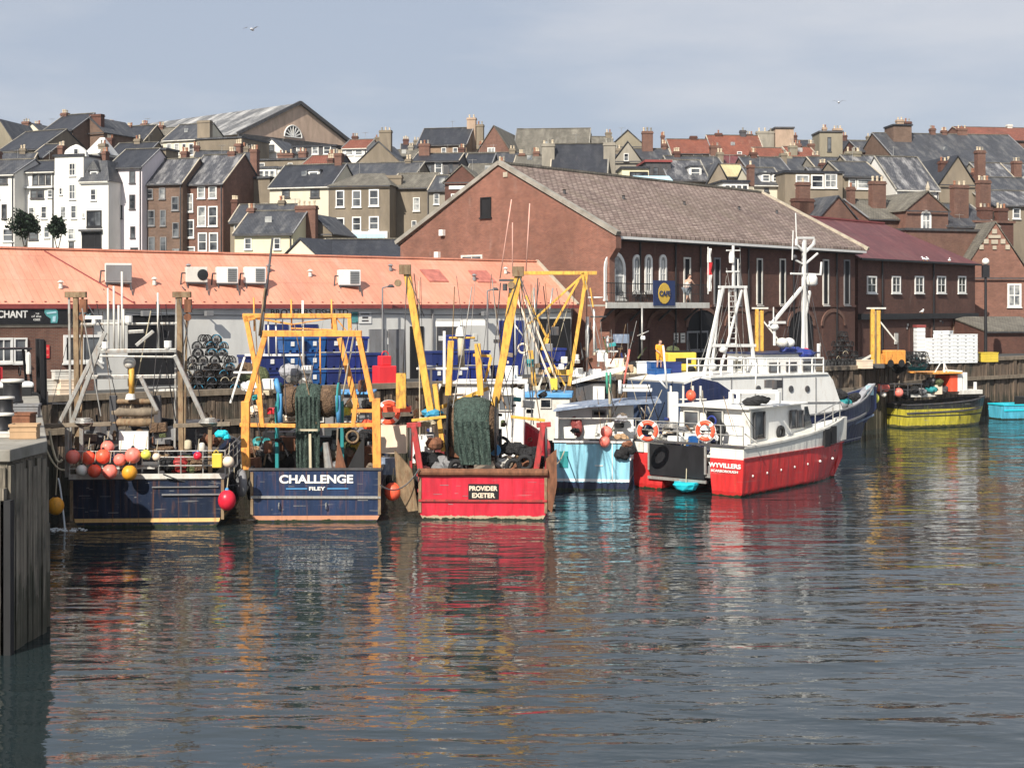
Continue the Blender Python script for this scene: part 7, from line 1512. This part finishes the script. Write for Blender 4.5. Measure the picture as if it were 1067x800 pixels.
t = Thing('gas_tank', 'bright red boxy tank on the quay between CHALLENGE and PROVIDER', 'tank', Vector((at(400.5, 400, 80).x, 80, QZ)), 30); MB().box(-.55, .55, -.45, .45, .1, 1.15).build('body', 'red_plastic', t, bevel=.05); MB().box(-.3, .3, -.3, .3, 1.15, 1.7).build('upper_body', 'red_plastic', t, bevel=.05); MB().box(-.5, .5, -.4, .4, 0, .1).build('skid', 'dark_grey', t); MB().torus((0, -.1, 1.75), .2, .03, 'y', 12, 5, 0, 180).build('handle', 'red_plastic', t)
# white foam boxes on the left quay
WB = 'white fish boxes stacked by the brick wall'
for k, (px, lv, w_, l_) in enumerate(((52, 0, 1.0, 'lower left box of the white pile by the brick wall'), (70, 0, 1.0, 'lower right box of the white pile by the brick wall'), (53, 1, .95, 'middle left box of the white pile by the brick wall'), (70.5, 1, .95, 'middle right box of the white pile by the brick wall'), (66, 2, 1.1, 'top box of the white pile by the brick wall'))):
    crate(px, 400, 70.6, w_*.88, .6, .43, 'buoy_cream' if k % 2 else 'old_white', l_, WB, 34, 'fish box', z=QZ+lv*.44)
# big stack of white boxes on the right quay
a = at(967, 380, 112.5); b = at(1020, 380, 114.5); u = (b-a).normalized(); m = MB()
bx0 = Thing('fish_box', 'white fish box in the large neat stack on the right quay', 'fish box', (0, 0, 0)); w_, d_, h_ = .76, .5, .27
m = MB().box(-w_/2, w_/2, -d_/2, d_/2, 0, .03)
for sx in (-1, 1): m.box(sx*(w_/2-.02)-.02, sx*(w_/2-.02)+.02, -d_/2, d_/2, .03, h_).box(-w_/2+.04, w_/2-.04, sx*(d_/2-.02)-.02, sx*(d_/2-.02)+.02, .03, h_)
m.build('shell', 'white_foam', bx0)
MB().box(-w_/2-.02, w_/2+.02, -d_/2-.02, -d_/2, h_-.05, h_).box(-w_/2-.02, w_/2+.02, d_/2, d_/2+.02, h_-.05, h_).build('rim', 'white_foam', bx0); MB().box(-.1, .1, -d_/2-.012, -d_/2, .1, .16).build('hand_hole', 'mid_grey', bx0)
BT = tree_of(bx0.o); nb = 6; yw = math.degrees(math.atan2(u.y, u.x))
for i in range(nb):
    for r in range(8 if i > 0 else 7):
        q = Vector((a.x, a.y, 0)) + Vector((u.x, u.y, 0))*(i*.80+.3) ; q.z = QZ + r*.285
        tag(place(BT, q, yw + random.uniform(-2, 2)), 'white fish box, %s from left in the %s layer of the large neat stack' % (ORD[i], ROW[r]), 'fish box', 'white fish boxes in the large stack')
for i, (px, l_) in enumerate(((979, 'loose white fish box on top of the large stack, left of the pair'), (988, 'loose white fish box on top of the large stack, beside the other'))):
    q = at(px, 380, 113.3); q.z = QZ+8*.285; tag(place(BT, q, 30+20*i), l_, 'fish box', 'white fish boxes in the large stack')
# forklift
fk = at(18, 414, 63); FK = Thing('forklift', 'black forklift truck with a tall mast parked on the quay at the left edge', 'forklift', (fk.x, fk.y, QZ+.0), 30)
MB().box(-1.5, .6, -.6, .6, .35, 1.1).box(-1.7, -1.0, -.6, .6, .3, 1.35).build('body', 'black_paint', FK, bevel=.05)
for x in (-1.2, .5):
    for y in (-.55, .55): MB().bar((x, y, 1.0), (x+(.0 if x < 0 else -.15), y, 2.55), .1).build('cab_post', 'black_paint', FK)
m = MB().box(-1.25, .5, -.6, .6, 2.55, 2.63); m.build('cab_roof', 'black_paint', FK)
m = MB()
for y in (-.4, .4): m.bar((1.0, y, .1), (.95, y, 3.0), .16, .2).bar((1.15, y, .1), (1.1, y, 2.9), .08)
for z in (.5, 1.6, 2.9): m.bar((1.05, -.4, z), (1.05, .4, z), .12)
m.build('mast', 'black_paint', FK); MB().bar((1.2, -.25, .15), (2.2, -.25, .12), .12, .05).bar((1.2, .25, .15), (2.2, .25, .12), .12, .05).box(1.16, 1.22, -.45, .45, .1, .7).build('fork', 'dark_grey', FK)
for x in (-1.1, .55):
    for y in (-.62, .62):
        wl_ = MB().lathe((x, y-.12, .36), [(.3, 0), (.36, .04), (.36, .2), (.3, .24)], 'y', 18).build('wheel', 'black_rubber', FK); MB().lathe((x, y-.13, .36), [(.16, 0), (.16, .26)], 'y', 12).build('rim', 'old_white', wl_)
MB().box(-.7, -.2, -.3, .3, 1.1, 1.25).box(-.8, -.68, -.3, .3, 1.1, 1.8).build('seat', 'red_plastic', FK); MB().torus((.1, 0, 1.6), .2, .03, 'x', 12, 5).build('steering_wheel', 'black_rubber', FK)
MB().lathe((.35, -.66, 1.5), [(.10, 0), (.11, .1), (.1, .85), (.04, .95)], n=8).build('gas_bottle', 'old_white', FK)
q = at(11, 400, 60); t = Thing('covered_pallet', 'pallet load under a white cover beside the forklift', 'pallet', (q.x, q.y, QZ+.3), 25); MB().box(-.9, .9, -.5, .5, 0, .1).build('pallet', 'timber', t); MB().box(-.8, .8, -.45, .45, .1, .75).build('load', 'black_rubber', t, bevel=.04); MB().box(-.88, .88, -.5, .5, .76, .98).build('cover', 'white_foam', t, bevel=.08)
# yellow deck cranes on the quay
def quaycrane(lab, px, D, w_, ytop, arm=True, mt='yellow_steel'):
    l = at(px, 380, D); zt = CZ-(ytop-HY)*D/F; t = Thing('quay_crane', lab, 'crane', (l.x, l.y, QZ)); h = zt-QZ
    MB().box(-w_/2, -w_*.12, -.15, .15, .3, h).box(w_*.12, w_/2, -.15, .15, .3, h*.98).build('column', mt, t); MB().box(-.06, .06, -.12, .12, .3, h*.97).build('web', 'rusty_steel', t); MB().box(-w_*.8, w_*.8, -.5, .5, 0, .3).build('foot', 'dark_grey', t)
    m = MB().box(-w_*.9, w_*1.1, -.15, .15, h, h+.12)
    if arm: m.bar((0, 0, h*.25), (-1.2, -.2, h*.1), .14).bar((.3, 0, h*.8), (1.5, 0, h*.45), .1)
    m.build('head', 'old_white', t); return t
quaycrane('pair of yellow crane columns with a pale head near the orange machine body', 912, 104.5, .68, 322)
quaycrane('squat yellow crane column seen between the white masts of the big trawler', 791, 100, .56, 322, True)
q = at(929, 384, 105.5); t = Thing('machine', 'orange machine housing at the foot of the yellow crane columns', 'machine', (q.x, q.y, QZ), 25); MB().box(-.9, .9, -.5, .5, .25, 1.25).build('housing', 'orange_steel', t, bevel=.05); MB().box(-1.6, -1.0, -.4, .4, .2, 1.0).build('tank', 'orange_steel', t, bevel=.05); [MB().lathe((x, -.52, .3), [(.28, 0), (.28, .15)], 'y').build('wheel', 'black_rubber', t) for x in (-.5, .5)]; MB().tube((.6, 0, 1.25), (.6, 0, 1.8), .06).build('exhaust', 'dark_grey', t)
crate(901, 383, 103.5, .9, .7, .6, 'buoy_cream', 'cream crate at the foot of the yellow crane columns', None, 25, z=QZ)
crate(1030, 376, 116, 1.3, .8, .75, 'bright_yellow', 'yellow bin right of the large white box stack', None, 25, 'bin', z=QZ)
q = at(707, 395, 92.5); t = Thing('forklift', 'small yellow truck with a black grille beside the person in orange', 'forklift', (q.x, q.y, QZ), 20); MB().box(-1.0, 1.0, -.6, .6, .3, 1.5).build('body', 'bright_yellow', t, bevel=.08); MB().box(-.5, .6, -.62, -.58, .8, 1.15).build('grille', 'black_paint', t); [MB().lathe((x, -.63, .32), [(.32, 0), (.32, .2)], 'y').build('wheel', 'black_rubber', t) for x in (-.6, .6)]; MB().box(-.7, .7, -.5, .5, 1.5, 1.6).bar((-.6, -.4, 1.6), (-.5, -.4, 2.3), .08).bar((.6, -.4, 1.6), (.5, -.4, 2.3), .08).build('cab_frame', 'black_paint', t)
for px, D, mt, l_ in ((685, 91, 'blue_tub', 'mid blue bin just left of the person in orange'), (676, 91.5, 'white_foam', 'white slatted crate standing on the quay left of the mid blue bin'), (697, 90.5, 'navy_tub', 'dark blue bin in front of the olive net pile')): crate(px, 392, D, 1.3, .9, .95, mt, l_, None, 20, 'bin', z=QZ)
q = at(942, 375, 108); t = Thing('fish_box_tower', 'narrow white tower of trays left of the large box stack', 'box', (at(958, 375, 114).x, 114, QZ), 10); m = MB()
for k in range(9): m.box(-.35, .35, -.3, .3, k*.31, k*.31+.27)
m.build('trays', 'white_foam', t); MB().box(-.4, .4, -.35, .35, 2.8, 3.0).build('lid', 'maroon_trim', t)
# small quay posts, lamps and signs
t = Thing('street_lamp', 'double white lantern on a tall iron post before the shaped brick gable', 'street lamp', (at(1027, 300, 128).x, 128, QZ)); zt = CZ-(275-HY)*128/F-QZ; MB().tube((0, 0, 0), (0, 0, zt), .16, .1).build('post', 'black_paint', t); MB().sphere((0, 0, zt+.2), .32).build('lantern', 'buoy_white', t, True); MB().box(-.3, .3, -.2, .2, zt-1.2, zt-.1).build('bracket', 'black_paint', t)
t = Thing('warning_board', 'small blue board on two posts under the balcony', 'sign', (at(647, 380, 96).x, 96, QZ), 10); MB().tube((-.5, 0, 0), (-.5, 0, 2.1), .05).tube((.5, 0, 0), (.5, 0, 2.6), .05).build('post', 'galvanised', t); MB().box(-.55, .55, -.05, 0, 2.0, 2.6).build('board', 'tarp_blue', t)
for px, py, l_ in ((704, 352, 'white notice under the cafe banner'), (711, 352, 'grey notice right of the one under the cafe banner')):
    q = CF.p(px, py, .2); t = Thing('wall_notice', l_, 'notice', CF.w((q.x, .18, q.z-.35)), YC, 'notices on the ground floor brickwork'); MB().box(-.28, .28, -.04, 0, 0, .7).build('plate', 'old_white', t); MB().box(-.18, .18, -.05, -.04, .45, .52).box(-.18, .18, -.05, -.04, .25, .32).build('printed_lines', 'dark_grey', t)

# ---------------------------------------------------------------- people
def person(lab, loc, yaw, joints, radii, head, hairc='hair', parts=(), name='person', scale=1):
    """one skinned body; joints: name -> point, chain list gives the limbs"""
    t = Thing(name, lab, 'person', loc, yaw)
    t.o.scale = (scale,)*3; names = list(joints); idx = {n: i for i, n in enumerate(names)}
    edges = [('pel', 'che'), ('che', 'nek'), ('nek', 'hed'), ('che', 'shl'), ('shl', 'ell'), ('ell', 'wrl'), ('wrl', 'hal'), ('che', 'shr'), ('shr', 'elr'), ('elr', 'wrr'), ('wrr', 'har'), ('pel', 'hil'), ('hil', 'knl'), ('knl', 'anl'), ('anl', 'tol'), ('pel', 'hir'), ('hir', 'knr'), ('knr', 'anr'), ('anr', 'tor')]
    def skin(ns, es, rs, mt, nm, root):
        me = bpy.data.meshes.new(nm); ix = {n: i for i, n in enumerate(ns)}
        me.from_pydata([joints[n] for n in ns], [(ix[a], ix[b]) for a, b in es], []); o = bpy.data.objects.new(nm, me); COL.objects.link(o); o.parent = t.o
        sk = o.modifiers.new('skin', 'SKIN'); sv = me.skin_vertices[0].data if me.skin_vertices else None
        if sv is None:
            import bmesh
            bm = bmesh.new(); bm.from_mesh(me); ly = bm.verts.layers.skin.verify(); bm.verts.ensure_lookup_table()
            for n in ns: v = bm.verts[ix[n]][ly]; v.radius = (rs[n], rs[n]); v.use_root = (n == root)
            bm.to_mesh(me); bm.free()
        else:
            for n in ns: sv[ix[n]].radius = (rs[n], rs[n]); sv[ix[n]].use_root = (n == root)
        s_ = o.modifiers.new('sub', 'SUBSURF'); s_.levels = s_.render_levels = 1; me.materials.append(MATS[mt]); return o
    body = skin(names, edges, radii, 'skin', 'body', 'pel')
    h = Vector(joints['hed']); MB().sphere(h, .105, 1.22, 12, 9).sphere(h+Vector((0, -.11, 0)), .02, 1, 6, 4).build('head', 'skin', t, True)
    MB().sphere(h+Vector((0, .025, .03)), .115, 1.15, 12, 8).build('hair', hairc, t, True)
    for nm, mt, ns, gr in parts:
        es = [e for e in edges if e[0] in ns and e[1] in ns]; rs = {n: radii[n]*gr + .012 for n in ns}; skin(list(ns), es, rs, mt, nm, ns[0])
    return t
rad = dict(pel=.15, che=.17, nek=.06, hed=.08, shl=.075, ell=.05, wrl=.035, hal=.04, shr=.075, elr=.05, wrr=.035, har=.04, hil=.10, knl=.065, anl=.045, tol=.04, hir=.10, knr=.065, anr=.045, tor=.04)
j1 = dict(pel=(0, 0, .95), che=(.12, 0, 1.36), nek=(.2, 0, 1.52), hed=(.25, -.02, 1.66), shl=(.16, -.2, 1.42), ell=(.42, -.22, 1.2), wrl=(.66, -.2, 1.16), hal=(.75, -.2, 1.15), shr=(.16, .2, 1.42), elr=(.42, .2, 1.2), wrr=(.66, .12, 1.16), har=(.75, .1, 1.15),
          hil=(0, -.1, .9), knl=(-.12, -.12, .5), anl=(-.3, -.12, .08), tol=(-.18, -.12, .03), hir=(.02, .1, .9), knr=(.3, .12, .5), anr=(.55, .12, .08), tor=(.68, .12, .03))
a = CF.p(714, 312, -.6)
person('person with bare shoulders and a grey skirt leaning on the cafe balcony rail', CF.w((a.x, -.75, zb+.12)), YC, j1, rad, 1, 'hair', (('skirt', 'cloth_grey', ('pel', 'hil', 'knl', 'hir', 'knr'), 1.25), ('top', 'cloth_pale', ('che', 'pel'), 1.1)), scale=1.22)
j2 = dict(pel=(0, 0, .95), che=(0, -.06, 1.36), nek=(0, -.08, 1.54), hed=(0, -.12, 1.68), shl=(-.21, -.05, 1.44), ell=(-.28, -.12, 1.16), wrl=(-.2, -.34, 1.02), hal=(-.17, -.42, 1.0), shr=(.21, -.05, 1.44), elr=(.28, -.12, 1.16), wrr=(.2, -.34, 1.02), har=(.17, -.42, 1.0),
          hil=(-.11, 0, .9), knl=(-.13, -.03, .5), anl=(-.14, .02, .08), tol=(-.14, -.14, .04), hir=(.11, 0, .9), knr=(.13, -.03, .5), anr=(.14, .02, .08), tor=(.14, -.14, .04))
q = at(687, 392, 90); person('person in amber oilskins bending over gear on the quay', (q.x, q.y, QZ+.55), 25, j2, rad, 1, 'hair', (('oilskins', 'oilskin', ('pel', 'che', 'shl', 'ell', 'shr', 'elr', 'hil', 'knl', 'hir', 'knr'), 1.3), ('boots', 'cloth_navy', ('anl', 'tol'), 1.3), ('boots', 'cloth_navy', ('anr', 'tor'), 1.3)))
crate(687, 392, 90, 1.1, .9, .55, 'blue_tub', 'shallow blue bin on which the person in oilskins stands', None, 25, 'bin', z=QZ, fill=None)
MB().box(-.5, .5, -.4, .4, .5, .549).build('lid', 'blue_tub', bpy.data.objects[[o.name for o in bpy.data.objects if o.get('label', '').startswith('shallow blue bin')][0]])
q = at(868, 384, 103); 
# gulls in the sky
for px, py, D, s, l_ in ((263, 31, 120, .45, 'white gull gliding high at the upper left sky'), (874, 107, 150, .4, 'grey white gull gliding over the right rooftops')):
    t = Thing('gull', l_, 'bird', at(px, py, D), 20); m = MB().lathe((0, 0, 0), [(.02, -.42), (.09, -.25), (.12, 0), (.08, .2), (.03, .32)], 'x', 8); m.build('body', 'gull_white', t, True)
    for sx in (-1, 1): MB().add([(-.1, 0, .03), (.12, 0, .03), (.08, sx*.45, .22), (-.08, sx*.45, .22), (-.02, sx*.95, .08)], [(0, 1, 2, 3), (3, 2, 4)]).build('wing', 'gull_white', t)
    t.o.rotation_euler[2] = R(75)

# ---------------------------------------------------------------- thin sea haze over the harbour and the town
hm = bpy.data.materials.new('haze'); hm.use_nodes = True; hn = hm.node_tree; hn.nodes.clear()
ho = hn.nodes.new('ShaderNodeOutputMaterial'); hv = hn.nodes.new('ShaderNodeVolumePrincipled'); hv.inputs['Density'].default_value = HAZE; hv.inputs['Color'].default_value = (.86, .90, .96, 1)
hn.links.new(hv.outputs[0], ho.inputs['Volume']); MATS['haze'] = hm
if HAZE: tag(MB().box(-1600, 1600, -210, 3700, -2, 75).build('haze', 'haze'), 'thin pale sea haze', kind='stuff')
for o in bpy.data.objects:
    if o.get('label') and len(o['label'].split()) > 16: print('LONG', o.name, o['label'])
